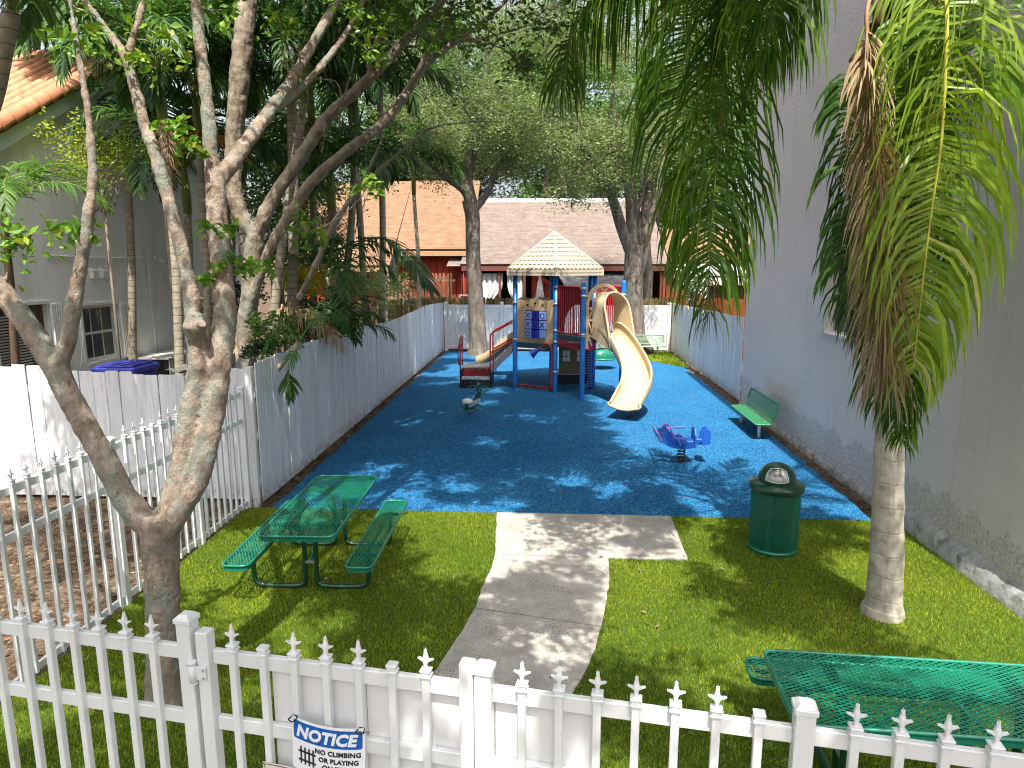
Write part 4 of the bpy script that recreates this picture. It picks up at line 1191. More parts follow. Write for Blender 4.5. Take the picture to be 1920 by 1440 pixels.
for r_ in range(3):
    for c_ in range(3):
        u0 = .335+c_*.222; z0 = 1.43+(2-r_)*.246
        mm = MB(); g2 = []
        # a three-sided roller: a shallow wedge with a bright front face
        poly = [(.004,.020),(.206,.020),(.206,.060 if (r_, c_) != (2,2) else .035),(.17,.072),(.03,.070),(.004,.058)]
        vs = [fa(u0+a, z0+.008, k) for a, k in poly]+[fa(u0+a, z0+.225, k) for a, k in poly]; n = len(poly)
        mm.add(vs, [tuple(range(n-1,-1,-1)), tuple(range(n,2*n))]+[(i,(i+1)%n,n+(i+1)%n,n+i) for i in range(n)])
        tl = mm.build('game_tile', M['blue_tile_dark'] if cols[r_][c_] else M['blue_tile'], ps)
        mk = marks[r_][c_]; uc, zc = u0+.105, z0+.117
        if mk == 'X':
            mm = MB()
            for s_ in (-1, 1): mm.obox(fa(uc-.06,zc-.075*s_,.076), fa(uc+.06,zc+.075*s_,.076), .004, .020, up=fa(0,0,0)-fa(1,0,0) if False else (0,0,1))
            mm.build('mark', M['ink'], tl)
        elif mk == 'O':
            mm = MB(); mm.tube([fa(uc+.058*math.cos(i*math.pi/10), zc+.068*math.sin(i*math.pi/10), .074) for i in range(20)], .010, 6, closed=True); mm.build('mark', M['ink'], tl)
m = MB(); m.tube([fa(.07,2.42,-.02),fa(1.18,2.42,-.02)], .02, 8); m.build('rail', M['brown_panel'], ps)
# barred barriers
def barrier(o, e, z0, z1, n, half=False, name='barrier', mat='red_bar'):
    f = fr2(o, e-o); L = (e-o).length; m = MB()
    m.tube([f(.08,z1),f(L-.08,z1)], .021, 8); m.tube([f(.08,z0),f(L-.08,z0)], .021, 8)
    br = m.build(name, M[mat], ps)
    for i in range(n):
        u = .10+(L-.20)*i/(n-1); m = MB(); m.tube([f(u,z0),f(u,z1)], .0135, 6, caps=False); m.build('bar', M[mat], br)
    if half:
        poly = [(.09,z0+.02),(.30,z0+.02)]
        for i in range(13):
            a = R(180-i*90/12); poly.append((L-.09+(L-.39)*math.cos(a)*.92+.0, z0+.10+.70*math.sin(a)))
        poly += [(L-.09,z1-.02),(.09,z1-.02)]
        plate2(f, poly, -.024, -.016, 'barrier_sheet', M['red_dark'], br)
    return br
barrier(B_, C_, Z2+.06, 2.83, 13, True)
barrier(D_, F_, Z2+.06, 2.83, 13)
for a, b in (('F','H'),('H','I')): barrier(hexv[a], hexv[b], Z1+.08, 2.45, 11)
# slide panel between C and D
fc = fr2(C_, D_-C_)
uc, zc, Ro, Ri = .625, 2.36, .555, .475
def arc(r, a0, a1, n): return [(uc+r*math.cos(R(a0+(a1-a0)*i/n)), zc+r*math.sin(R(a0+(a1-a0)*i/n))) for i in range(n+1)]
m = MB(); ring = arc(Ro,0,180,20)+arc(Ri,180,0,20)
plate2(fc, ring, -.03, .03, 'arch', M['tan'])
for s_ in (-1, 1):
    u_o, u_i = uc+s_*Ro, uc+s_*(Ro-.085)
    plate2(fc, [(min(u_o,u_i),1.30),(max(u_o,u_i),1.30),(max(u_o,u_i),2.357),(min(u_o,u_i),2.357)], -.03, .03, 'panel_side', M['tan'])
    for z in (1.62, 2.02, 2.30):
        a, b = sorted((uc+s_*.34, uc+s_*(Ro-.086)))
        plate2(fc, [(a,z-.03),(b,z-.03),(b,z+.03),(a,z+.03)], -.022, .022, 'panel_rung', M['tan'])
    for (za, zb) in ((1.66,1.98),(2.26,2.06),(1.36,1.58)):
        m = MB(); m.obox(fc(uc+s_*.35,za), fc(uc+s_*(Ro-.09),zb), .04, .05, up=(NB.x,NB.y,0)); m.build('panel_brace', M['tan'], ps)
    plate2(fc, [(uc+s_*Ro+.001*s_,2.52),(uc+s_*Ro+.045*s_,2.52),(uc+s_*Ro+.045*s_,2.70),(uc+s_*Ro+.001*s_,2.70)][::s_], -.02, .02, 'panel_lug', M['tan'])
for a in (20, 48, 76, 104, 132, 160):
    m = MB(); b_ = a+(14 if a < 90 else -14)
    m.obox(fc(uc+.36*math.cos(R(b_)), zc+.36*math.sin(R(b_))), fc(uc+.485*math.cos(R(a)), zc+.485*math.sin(R(a))), .036, .045, up=(NB.x,NB.y,0)); m.build('spoke', M['tan'], ps)
# hood of the slide
m = MB(); W_ = .345; hs_ = []
def arch_pt(t):
    """t 0..1 over the arch: left foot, crown, right foot -> (u, h above deck)"""
    Ls, La = .80, math.pi*W_
    s = t*(2*Ls+La)
    if s < Ls: return -W_, s
    if s > Ls+La: return W_, 2*Ls+La-s
    a = math.pi-(s-Ls)/W_; return W_*math.cos(a), Ls+W_*math.sin(a)
NA, NR = 28, 7
for layer in (0, .025):
    for j in range(NR):
        for i in range(NA+1):
            u, h = arch_pt(i/NA); hh = h/1.145
            nmax = .82-.42*hh**1.3
            k = nmax*j/(NR-1)
            flare = 1+.10*(j/(NR-1))**2
            sc = (W_-layer)/W_
            hs_.append(fc(uc+u*sc*flare, Z2+h*(1-(.02 if layer else 0))-k*.28*(1-hh), k))
q = NA+1; fs = []
for j in range(NR-1):
    for i in range(NA):
        a = j*q+i; fs.append((a,a+1,a+q+1,a+q)); b = NR*q+a; fs.append((b,b+q,b+q+1,b+1))
m.add(hs_, fs, 0, True); m.build('slide_hood', M['slide'], ps)
m = MB(); e_ = [hs_[(NR-1)*q+i] for i in range(NA+1)]; m.tube(e_, .028, 8); m.build('hood_rim', M['slide'], ps)
# chute
cpath = catmull([(C_+D_)/2+Vector((0,0,Z2-.02)), (1.47,16.98,1.54),(1.68,16.58,1.33),(1.88,16.10,1.00),(1.97,15.66,.72),(1.92,15.30,.49),(1.77,14.98,.335),(1.60,14.66,.275)], 7)
prof_o = [(-.36,.30),(-.375,.20),(-.345,.09),(-.26,.015),(-.13,-.022),(0,-.03),(.13,-.022),(.26,.015),(.345,.09),(.375,.20),(.36,.30)]
prof_i = [(-.335,.30),(-.345,.20),(-.315,.10),(-.24,.040),(-.12,.008),(0,0),(.12,.008),(.24,.040),(.315,.10),(.345,.20),(.335,.30)]
m = MB(); vs = []; rims = ([], []); npth = len(cpath)
for i, p in enumerate(cpath):
    t = (cpath[min(i+1,npth-1)]-cpath[max(i-1,0)]); t.z = 0; t.normalize(); sd = Vector((t.y, -t.x, 0))
    f = i/(npth-1); hgt = 1.25 if f < .25 else 1.25-.35*(f-.25)/.75
    hgt *= 1-.62*max(0, (f-.80)/.20)**1.6
    for pr_o in (prof_o, prof_i):
        for (a, h) in pr_o: vs.append(p+sd*(a*(.93+.07*f))+Vector((0,0,h*(hgt if h > .05 else 1))))
    rims[0].append(vs[-11]+Vector((0,0,.0))); rims[1].append(vs[-1]+Vector((0,0,.0)))
q = 22; fs = []
for i in range(npth-1):
    for k in range(10):
        a = i*q+k; fs.append((a,a+q,a+q+1,a+1)); b = a+11; fs.append((b,b+1,b+q+1,b+q))
e0 = (npth-1)*q
fs.append(tuple([e0+k for k in range(11)]+[e0+11+k for k in range(10,-1,-1)]))
m.add(vs, fs, 0, True); ct = m.build('slide_chute', M['slide'], ps)
for r_ in rims:
    m = MB(); m.tube(r_, .026, 8); m.build('chute_rim', M['slide'], ct)
m = MB(); endp = [vs[e0+k] for k in range(11)]; m.tube(endp, .030, 8); m.build('exit_rim', M['slide'], ct)
m = MB()
for p in (Vector((1.78,14.98,0)),): m.obox(p, p+Vector((0,0,.27)), .16, .05, up=(1,0,0))
m.build('slide_foot', M['red_dark'], ps)
# roof
RR, ZE, ZA = 1.46, 3.27, 4.26
apx = HC+Vector((0,0,ZA))
ev = [HC+Vector((math.cos(R(a))*RR, math.sin(R(a))*RR, ZE)) for a in (272.5,332.5,32.5,92.5,152.5,212.5)]
for i in range(6):
    a, b = ev[i], ev[(i+1) % 6]
    mid = (a+b)/2; nrm = (b-a).cross(apx-a).normalized()
    m = MB(); m.add([a,b,apx,a-nrm*.03,b-nrm*.03,apx-nrm*.03], [(0,1,2),(5,4,3),(0,3,4,1),(1,4,5,2),(2,5,3,0)])
    rp = m.build('roof_panel', M['cream'], ps)
    m = MB(); rows = 9
    for r_ in range(rows):
        v0, v1 = r_/rows, (r_+.70)/rows
        la, lb = a.lerp(apx, v0), b.lerp(apx, v0); ua, ub = a.lerp(apx, v1), b.lerp(apx, v1)
        w = (lb-la).length; nt = max(1, int(w/.125)); off = .5 if r_ % 2 else 0
        for k in range(nt+1):
            s0 = max(.0, (k-off)/nt+.018); s1 = min(1.0, (k+1-off)/nt-.018)
            if s1-s0 < .03: continue
            p = [la.lerp(lb, s0), la.lerp(lb, s1), ua.lerp(ub, s1), ua.lerp(ub, s0)]
            top_ = [p[0]+nrm*.034, p[1]+nrm*.034, p[2]+nrm*.012, p[3]+nrm*.012]
            m.add([x+nrm*.0005 for x in p]+top_, [(4,5,6,7),(0,1,5,4),(1,2,6,5),(3,0,4,7)])
    sg = m.build('shingle_relief', M['cream'], rp); sg['kind'] = 'stuff'
    m = MB(); m.tube([a+nrm*.01,apx+Vector((0,0,.01))], .038, 6); m.build('hip', M['cream'], rp)
    ou = (mid-HC); ou.z = 0; ou.normalize()
    m = MB(); m.obox(a-Vector((0,0,.055))+ou*.012, b-Vector((0,0,.055))+ou*.012, .03, .075); m.obox(a-Vector((0,0,.135))+ou*.005, b-Vector((0,0,.135))+ou*.005, .025, .075); m.build('eave', M['cream'], rp)
    m = MB(); m.obox(a-Vector((0,0,.095)), b-Vector((0,0,.095)), .02, .02); m.build('eave_groove', M['brown_panel'], rp)
    m = MB(); m.obox(a+Vector((0,0,.0)), a-Vector((0,0,.175)), .075, .075, up=(math.cos(0),0,0)); m.build('eave_corner', M['cream'], rp)
m = MB(); m.lathe([(.11,-.06),(.06,.02),(.0,.06)], 6, apx); m.build('finial', M['cream'], ps)
# transfer station, stairs and rails on the left
m = MB(); m.cbox(-2.50,-1.70,18.74,19.45,.505,.57,.01); m.build('step', M['grey_step'], ps)
m = MB(); m.cbox(-2.50,-1.70,18.43,18.735,.225,.285,.01); m.build('step', M['grey_step'], ps)
m = MB(); m.cbox(-2.49,-1.71,18.75,18.78,.286,.503,.006); rp1 = m.build('riser_panel', M['red_dark'], ps)
m = MB()
for x in (-2.42,-2.20,-2.05,-1.80): m.tube([(x,18.748,.475),(x,18.735,.475)], .012, 8)
m.build('bolt', M['steel'], rp1)
m = MB(); m.cbox(-2.49,-1.71,18.44,18.47,.0,.223,.006); rp2 = m.build('riser_panel', M['black'], ps)
m = MB()
for x in (-2.22,-2.05): m.tube([(x,18.438,.17),(x,18.425,.17)], .012, 8)
m.build('bolt', M['steel'], rp2)
for x in (-2.515, -1.685):
    m = MB(); m.cbox(x-.012,x+.012,18.45,19.42,.0,.50,.006); m.build('side_panel', M['black'], ps)
def rail_tube(pts, name='handrail', r=.021, mat='red_bar'):
    m = MB(); m.tube(catmull(pts, 5), r, 8); m.build(name, M[mat], ps)
rail_tube([(-2.53,18.50,0),(-2.53,18.50,.8),(-2.53,18.50,1.30),(-2.53,18.60,1.42),(-2.53,18.85,1.42),(-2.53,18.95,1.30),(-2.53,18.95,.9),(-2.53,18.93,.57)])
rail_tube([(-2.57,18.56,.62),(-2.60,18.56,.95),(-2.58,18.62,1.16),(-2.55,18.75,1.20),(-2.53,18.90,1.1)], r=.016, mat='red_dark')
for y_ in (18.62, 19.50):
    rail_tube([(-1.70,y_,0),(-1.70,y_,.6),(-1.70,y_,1.35),(-1.66,y_,1.50),(-1.45,y_,1.62),(-1.20,y_,1.76),(-1.03,y_,1.82)])
    rail_tube([(-1.70,y_,.98),(-1.60,y_,1.02),(-1.30,y_,1.19),(-1.03,y_,1.34)])
    m = MB(); m.tube([(-1.62,y_,.3),(-1.62,y_,1.0)], .015, 6); m.build('baluster', M['red_dark'], ps)
    f_ = [(-1.72,.42),(-1.70,.60),(-1.03,1.27),(-1.03,1.03),(-1.60,.46)]
    m = MB(); m.prism(f_, -.008, .008, o=(0,y_,0), u=(1,0,0), w=(0,0,1)); m.build('stringer', M['grey_step'] if y_ < 19 else M['tan'], ps)
for k in range(3):
    x = -1.56+k*.20; z = .72+k*.19
    m = MB(); m.cbox(x-.03,x+.20,18.63,19.49,z-.03,z,.006); m.build('step', M['grey_step'], ps)
    m = MB(); m.cbox(x-.028,x-.02,18.63,19.49,z-.18,z-.031,.002); m.build('riser_panel', M['red_dark'], ps)
# little tan slide on the far side
m = MB(); sp = catmull([(-.62,20.25,1.27),(-.95,20.42,1.18),(-1.45,20.62,.80),(-1.90,20.80,.45),(-2.25,20.9,.30)], 5); vs = []
for i, p in enumerate(sp):
    t = sp[min(i+1,len(sp)-1)]-sp[max(i-1,0)]; t.z = 0; t.normalize(); sd = Vector((t.y,-t.x,0))
    for a, h in ((-.30,.30),(-.29,.05),(-.2,0),(.2,0),(.29,.05),(.30,.30),(.325,.30),(.31,.03),(.2,-.03),(-.2,-.03),(-.31,.03),(-.325,.30)): vs.append(p+sd*a+Vector((0,0,h)))
m.add(vs, [(i*12+k,i*12+(k+1)%12,(i+1)*12+(k+1)%12,(i+1)*12+k) for i in range(len(sp)-1) for k in range(12)], 0, True); m.build('slide_chute', M['tan'], ps)
# talking horn on its red pipe
rail_tube([(.0,17.97,0),(.0,17.97,.7),(.0,17.97,1.08),(-.03,17.99,1.24),(-.13,18.02,1.30),(-.24,18.05,1.24),(-.32,18.07,1.14)], 'horn_pipe', .026)
m = MB(); d = Vector((-.42,.02,-.28)).normalized(); o = Vector((-.30,18.07,1.17))
m.tube([o,o+d*.06,o+d*.2,o+d*.29,o+d*.30], [.032,.04,.085,.125,.13], 16, caps=False); m.tube([o+d*.296,o+d*.30],[.118,.001],16,caps=False); m.build('talk_horn', M['blue_deep'], ps)
# low bar and rail between A and B
m = MB(); m.obox(fa(.05,.085), fa(1.18,.085), .04, .07); lb_ = m.build('ground_bar', M['red_dark'], ps)
m = MB()
for u in (.25,.5,.75,1.0): m.tube([fa(u,.085,.02),fa(u,.085,.032)], .014, 8)
m.build('bolt', M['steel'], lb_)
fb = fr2(A_+(G_-A_)*.1, B_-A_)
# play-house panel under the deck
fh = fr2(Vector((.20,18.75,0)), Vector((.83,.10,0)))
hp = plate2(fh, [(0,.36),(.80,.36),(.80,1.17),(0,1.17)], -.015, .015, 'house_panel', M['brown_panel'])
for u0 in (.10,.50):
    plate2(fh, [(u0,.72),(u0+.22,.72),(u0+.22,1.04),(u0,1.04)], .016, .020, 'window', M['sign_white'], hp)
    m = MB(); 
    for a, b in (((u0+.11,.72),(u0+.11,1.04)),((u0,.86),(u0+.22,.86)),((u0,.72),(u0+.22,.72)),((u0,1.04),(u0+.22,1.04)),((u0,.72),(u0,1.04)),((u0+.22,.72),(u0+.22,1.04))): m.obox(fh(*a,.024), fh(*b,.024), .012, .018)
    m.build('window_frame', M['brown_panel'], hp)
plate2(fh, [(-.02,.02),(.85,.02),(.85,.30),(-.02,.30)], -.30, -.28, 'kick_panel', M['black'])
# chevron climbing post below F
m = MB(); m.tube([(F_.x-.09,F_.y-.12,0),(F_.x-.09,F_.y-.12,1.30)], .05, 10); cp_ = m.build('climbing_post', M['blue_deep'], ps)
m = MB()
for k in range(17):
    z = .06+k*.073; x, y_ = F_.x-.09, F_.y-.175
    m.obox((x-.055,y_,z), (x+.002,y_-.012,z+.032), .012, .022); m.obox((x-.002,y_-.012,z+.032), (x+.055,y_,z), .012, .022)
m.build('chevron_grip', M['blue_tile'], cp_)

# ================================================================ SPRING RIDERS
def spring(root, c, z0, z1, r, turns, wire, mat='spring_black'):
    m = MB(); n = turns*14
    m.tube([(c[0]+r*math.cos(i/14*2*math.pi), c[1]+r*math.sin(i/14*2*math.pi), z0+(z1-z0)*i/n) for i in range(n+1)], wire, 7)
    m.build('spring', M[mat], root)
    m = MB(); m.lathe([(0,.012),(r*1.35,.012),(r*1.35,0)], 16, (c[0],c[1],0)); m.lathe([(r*1.1,z1+.012),(0,z1+.012)], 16, (c[0],c[1],0)); m.build('spring_plate', M[mat], root)
pl = thing('spring_rider', 'blue airplane spring rider with red-edged propeller on the sunlit blue surface', 'spring rider', (2.27, 11.55, 0), 0, 'spring riders')
PX, PY = 2.27, 11.55
spring(pl, (PX,PY), .015, .27, .062, 5, .013)
side = [(-.40,.56),(-.33,.57),(-.30,.63),(-.22,.63),(-.19,.53),(-.15,.47),(-.08,.44),(-.04,.46),(.03,.43),(.05,.40),(.18,.40),(.18,.30),(.10,.28),(-.04,.265),(-.20,.30),(-.33,.36),(-.40,.42)]
for s_ in (-1, 1):
    m = MB(); m.prism(side, -.012, .012, o=(PX,PY+s_*.15,0), u=(1,0,0), w=(0,0,1)); sp_ = m.build('side_panel', M['blue_plane'], pl)
    m = MB(); m.tube([(PX+a,PY+s_*.150,z+.002) for a, z in side[:10]], .0055, 5); m.build('panel_rim', M['red_bar'], sp_)
m = MB(); m.prism([(-.165,.30),(.165,.30),(.165,.52),(.10,.62),(-.10,.62),(-.165,.52)], -.012, .012, o=(PX+.20,PY,0), u=(0,1,0), w=(0,0,1)); m.build('seat_back', M['blue_plane'], pl)
m = MB(); m.cbox(PX-.10,PX+.19,PY-.135,PY+.135,.385,.41,.008); m.build('seat', M['blue_plane'], pl)
m = MB(); m.cbox(PX+.215,PX+.40,PY-.02,PY+.02,.32,.42,.008); m.build('tail_boom', M['blue_plane'], pl)
m = MB(); m.prism([(.33,.33),(.46,.36),(.46,.58),(.41,.62),(.36,.60),(.31,.42)], -.013, .013, o=(PX,PY-.12,0), u=(1,0,0), w=(0,0,1)); m.prism([(.33,.33),(.46,.36),(.46,.58),(.41,.62),(.36,.60),(.31,.42)], -.013, .013, o=(PX,PY+.12,0), u=(1,0,0), w=(0,0,1)); m.build('tail_fin', M['blue_plane'], pl)
m = MB(); m.cbox(PX+.30,PX+.44,PY-.105,PY+.105,.36,.385,.006); m.build('tail_plane', M['blue_plane'], pl)
m = MB(); m.tube([(PX-.25,PY-.19,.60),(PX-.25,PY+.19,.60)], .016, 8); m.tube([(PX-.25,PY,.60),(PX+.05,PY+.10,.61)], .014, 8); m.build('handlebar', M['blue_tile'], pl)
m = MB(); m.lathe([(0,0),(.045,.012),(.05,.03)], 12, (PX-.02,PY-.168,.36)); m.build('foot_bolt', M['steel'], pl)
def blade(x, half, zc, hw, name, mat, rim):
    o = [(half*math.cos(i*math.pi/10)*1.0, hw*math.sin(i*math.pi/10)*(1 if abs(math.cos(i*math.pi/10)) > .35 else .75)) for i in range(20)]
    m = MB(); m.prism(o, -.012, .012, o=(x,PY-.05,zc), u=(0,1,0), w=(0,0,1)); b = m.build(name, M[mat], pl)
    m = MB(); m.tube([(x,PY-.05+a,zc+z) for a, z in o], .009, 5, closed=True); m.build('blade_rim', M[rim], b)
blade(PX-.43, .50, .50, .055, 'propeller', 'blue_tile', 'red_bar')
blade(PX-.12, .52, .42, .06, 'wing', 'blue_plane', 'blue_plane')
m = MB(); m.tube([(PX-.46,PY-.05,.50),(PX-.40,PY-.05,.50)], .035, 10); m.build('propeller_hub', M['blue_plane'], pl)

mr = thing('spring_rider', 'dark green motorbike-shaped spring rider with pale round seat in the tree shade', 'spring rider', (-1.74, 14.75, 0), R(-14), 'spring riders')
spring(mr, (0,0), .015, .24, .065, 5, .013)
out = [(-.42,.26),(-.20,.22),(.20,.24),(.40,.36),(.47,.55),(.44,.66),(.36,.66),(.30,.50),(.10,.40),(-.20,.38),(-.44,.40)]
m = MB(); m.prism(out, -.03, .03, o=(0,0,0), u=(0,1,0), w=(0,0,1)); m.build('body', M['green_dark'], mr, w=False)
m = MB(); m.lathe([(0,.395),(.10,.39),(.125,.42),(.11,.47),(.05,.50),(0,.505)], 18, (-.02,-.30,0)); m.build('seat', M['white_enamel'], mr, w=False)
m = MB(); m.cbox(.032,.05,-.36,.34,.30,.40,.004); m.build('side_stripe', M['concrete_grey'], mr, w=False)
for s_ in (-1, 1):
    m = MB(); m.tube([(s_*(.13+.09*math.cos(a)), .30+.05*math.sin(a), .60+.065*math.sin(a)) for a in [i*math.pi/9 for i in range(18)]], .013, 6, closed=True); m.build('hand_ring', M['green_coat'], mr, w=False)
    m = MB(); m.tube([(s_*(.15+.11*math.cos(a)), -.05+.07*math.sin(a), .25+.045*math.sin(a)) for a in [i*math.pi/9 for i in range(18)]], .012, 6, closed=True); m.build('foot_ring', M['green_coat'], mr, w=False)
    m = MB(); m.tube([(s_*(.13+.10*math.cos(a)), -.46+.07*math.sin(a), .28+.05*math.sin(a)) for a in [i*math.pi/9 for i in range(18)]], .012, 6, closed=True); m.build('rear_ring', M['green_dark'], mr, w=False)
m = MB(); m.tube([(0,.40,.58),(0,.43,.70),(0,.37,.73),(0,.31,.68),(0,.32,.60)], .028, 8); m.build('front_cowl', M['green_coat'], mr, w=False)

tt = thing('spring_rider', 'green turtle-shell spring rider partly behind the cream slide', 'spring rider', (1.66, 22.3, 0), R(20), 'spring riders')
spring(tt, (0,0), .015, .26, .075, 4, .016)
m = MB(); vs = []; nr, ns = 9, 22
for j in range(nr+1):
    for i in range(ns):
        a = 2*math.pi*i/ns; t = j/nr*math.pi/2; rr = math.cos(t); bump_ = 1+.035*math.cos(a*6)*(1-rr)**.2
        vs.append((.42*rr*math.cos(a)*bump_, .30*rr*math.sin(a)*bump_, .34+.34*math.sin(t)))
m.add(vs, [(j*ns+i,j*ns+(i+1)%ns,(j+1)*ns+(i+1)%ns,(j+1)*ns+i) for j in range(nr) for i in range(ns)], 0, True); m.build('shell', M['green_coat'], tt, w=False)
m = MB(); m.lathe([(.44,.31),(.47,.34),(.44,.37)], 24); m.lathe([(.44,.31),(.0,.30)], 24); m.build('shell_rim', M['green_bench'], tt, w=False)
m = MB(); m.tube([(-.40,0,.40),(-.50,0,.46),(-.60,0,.50),(-.66,0,.48)], [.07,.085,.10,.04], 12); m.build('head', M['green_bench'], tt, w=False)
m = MB()
for s_ in (-1,1): m.tube([(-.30,s_*.12,.58),(-.33,s_*.22,.72),(-.33,s_*.10,.74)], .016, 6)
m.build('handle', M['green_dark'], tt, w=False)

# ================================================================ BENCHES
def make_bench(label, loc, rz, L, coat, legm, slats=9):
    """seat faces local -y; length along local x"""
    b = thing('park_bench', label, 'bench', loc, rz, 'green park benches')
    sh_ = .335; dp = .30
    m = MB(); r = .05
    o = []
    for cx, cy, a0 in ((L/2-r,dp-r,0),(-L/2+r,dp-r,90),(-L/2+r,r,180),(L/2-r,r,270)):
        o += [(cx+r*math.cos(R(a0+k*22.5)), cy+r*math.sin(R(a0+k*22.5))) for k in range(5)]
    m.prism(o, sh_-.004, sh_); m.tube([(x,y,sh_-.012) for x, y in o], .016, 8, closed=True)
    st = m.build('seat', coat, b, w=False)
    # raised grid of the coated mesh
    m = MB()
    for k in range(int(L/.035)):
        x = -L/2+.04+k*.035
        if x < L/2-.03: m.obox((x,.03,sh_+.002),(x,dp-.03,sh_+.002), .012, .006)
    for k in range(8): m.obox((-L/2+.03,.035+k*.033,sh_+.002),(L/2-.03,.035+k*.033,sh_+.002), .010, .005)
    m.build('seat_mesh', coat, st, w=False)
    # back: frame and horizontal slats, leaning
    bk = lambda x, t: (x, dp+.015+t*.30, sh_+.06+t)
    H_b = .33
    m = MB(); q = [bk(-L/2+.04,0),bk(-L/2,.04),bk(-L/2,H_b-.04),bk(-L/2+.04,H_b),bk(L/2-.04,H_b),bk(L/2,H_b-.04),bk(L/2,.04),bk(L/2-.04,0)]
    m.tube(q, .019, 8, closed=True); fm = m.build('backrest', coat, b, w=False)
    for k in range(slats):
        t = .03+(H_b-.06)*k/(slats-1); m = MB(); m.obox(bk(-L/2,t), bk(L/2,t), .010, .020); m.build('slat', coat, fm, w=False)
    for s_ in (-1, 1):
        x = s_*(L/2-.28); m = MB()
        m.tube([(x,dp*.5,-.02),(x,dp*.5,sh_-.02)], .032, 10); lg = m.build('leg', legm, b, w=False)
        m = MB()
        for k in range(7):
            for j in range(6):
                a = (j+.5*(k % 2))*math.pi/3; z = .03+k*.043
                m.tube([(x+.0315*math.cos(a),dp*.5+.0315*math.sin(a),z),(x+.0335*math.cos(a),dp*.5+.0335*math.sin(a),z)], .009, 6)
        m.build('leg_hole', M['black'], lg, w=False)
        m = MB(); m.obox((x,.03,sh_-.035),(x,dp+.03,sh_-.035), .04, .03); m.tube(catmull([(x,dp*.8,sh_-.03),(x,dp+.04,sh_-.01),(x,dp+.05,sh_+.08),(x,dp+.10,sh_+.25)],4), .016, 8); m.build('bracket', legm, b, w=False)
    return b
make_bench('green mesh park bench with white perforated legs beside the stucco building', (3.98, 14.0, 0), R(-90), 1.86, M['green_bench'], M['white_enamel'])
make_bench('faded green slatted park bench far behind the slide by the end fence', (3.55, 25.6, 0), R(4), 1.5, M['pale_green'], M['white_enamel'], 7)

# ================================================================ LITTER BIN
tc = thing('litter_bin', 'dark green mesh litter bin with dome lid and swing flap beside the path', 'litter bin', (2.70, 7.93, 0), R(-18))
RB, HB = .278, .80
m = MB(); NL = 38; segs = 34
for dirn in (1, -1):
    for k in range(NL):
        prev = None; vs = []; fs = []
        for j in range(segs+1):
            a = 2*math.pi*k/NL+dirn*.80*2*math.pi*j/segs; z = .03+(HB-.06)*j/segs
            a2 = .0048/RB
            for r_ in (RB-.003, RB+.003):
                vs += [(r_*math.cos(a-a2), r_*math.sin(a-a2), z), (r_*math.cos(a+a2), r_*math.sin(a+a2), z)]
        for j in range(segs):
            p, q = j*4, j*4+4
            fs += [(p+2,p+3,q+3,q+2),(p,p+2,q+2,q),(p+3,p+1,q+1,q+3)]
        m.add(vs, fs)
bm = m.build('mesh_body', M['green_coat'], tc, w=False)
for z in (.03, HB-.03):
    m = MB(); m.lathe([(RB-.006,z-.022),(RB+.008,z-.022),(RB+.008,z+.022),(RB-.006,z+.022)], 48); m.build('hoop', M['green_coat'], tc, w=False)
m = MB()
for k in range(6):
    a = k*math.pi/3+.3; m.obox((RB*math.cos(a)*.985,RB*math.sin(a)*.985,.02),(RB*math.cos(a)*.985,RB*math.sin(a)*.985,HB-.01), .035, .006, up=(math.cos(a),math.sin(a),0))
m.build('upright', M['green_dark'], tc, w=False)
m = MB(); m.lathe([(0,.05),(RB-.045,.05),(RB-.03,HB-.02),(RB-.035,HB-.02)], 32); m.build('liner', M['liner'], tc, w=False)
m = MB(); m.lathe([(RB+.022,HB-.045),(RB+.038,HB-.035),(RB+.040,HB+.015),(RB+.030,HB+.035),(RB-.055,HB+.048),(RB-.064,HB+.055)], 48); m.build('lid_rim', M['green_dark'], tc, w=False)
m = MB(); rd = RB-.064; dome = [(rd,HB+.053),(rd+.002,HB+.07)]+[(rd*math.cos(R(a)), HB+.075+.205*math.sin(R(a))) for a in range(6, 91, 7)]
dome[-1] = (0.0005, HB+.28)
m.lathe(dome, 40); dm = m.build('dome', M['green_dark'], tc, w=False)
# framed swing flap facing the path and the gate
def dome_pt(az, el, off): 
    return Vector(((rd+off)*math.cos(R(el))*math.sin(R(az)), -(rd+off)*math.cos(R(el))*math.cos(R(az)), HB+.075+(.205+off)*math.sin(R(el))))
ring_ = [(-34,8),(-34,20),(-33,34),(-30,45),(-18,50),(0,51.5),(18,50),(30,45),(33,34),(34,20),(34,8),(18,5),(0,4),(-18,5)]
m = MB(); m.tube([dome_pt(a, e, .012) for a, e in ring_], .008, 6, closed=True); m.build('flap_frame', M['steel'], dm, w=False)
m = MB(); nx, ny = 9, 7; vs = [dome_pt(-33+66*i/(nx-1), 6+(42-7*abs(i-(nx-1)/2)/((nx-1)/2)*.6)*j/(ny-1), .010-.0*j) for j in range(ny) for i in range(nx)]
m.add(vs, [(j*nx+i,j*nx+i+1,(j+1)*nx+i+1,(j+1)*nx+i) for j in range(ny-1) for i in range(nx-1)], 0, True); m.build('flap', M['smoke_flap'], dm, w=False)

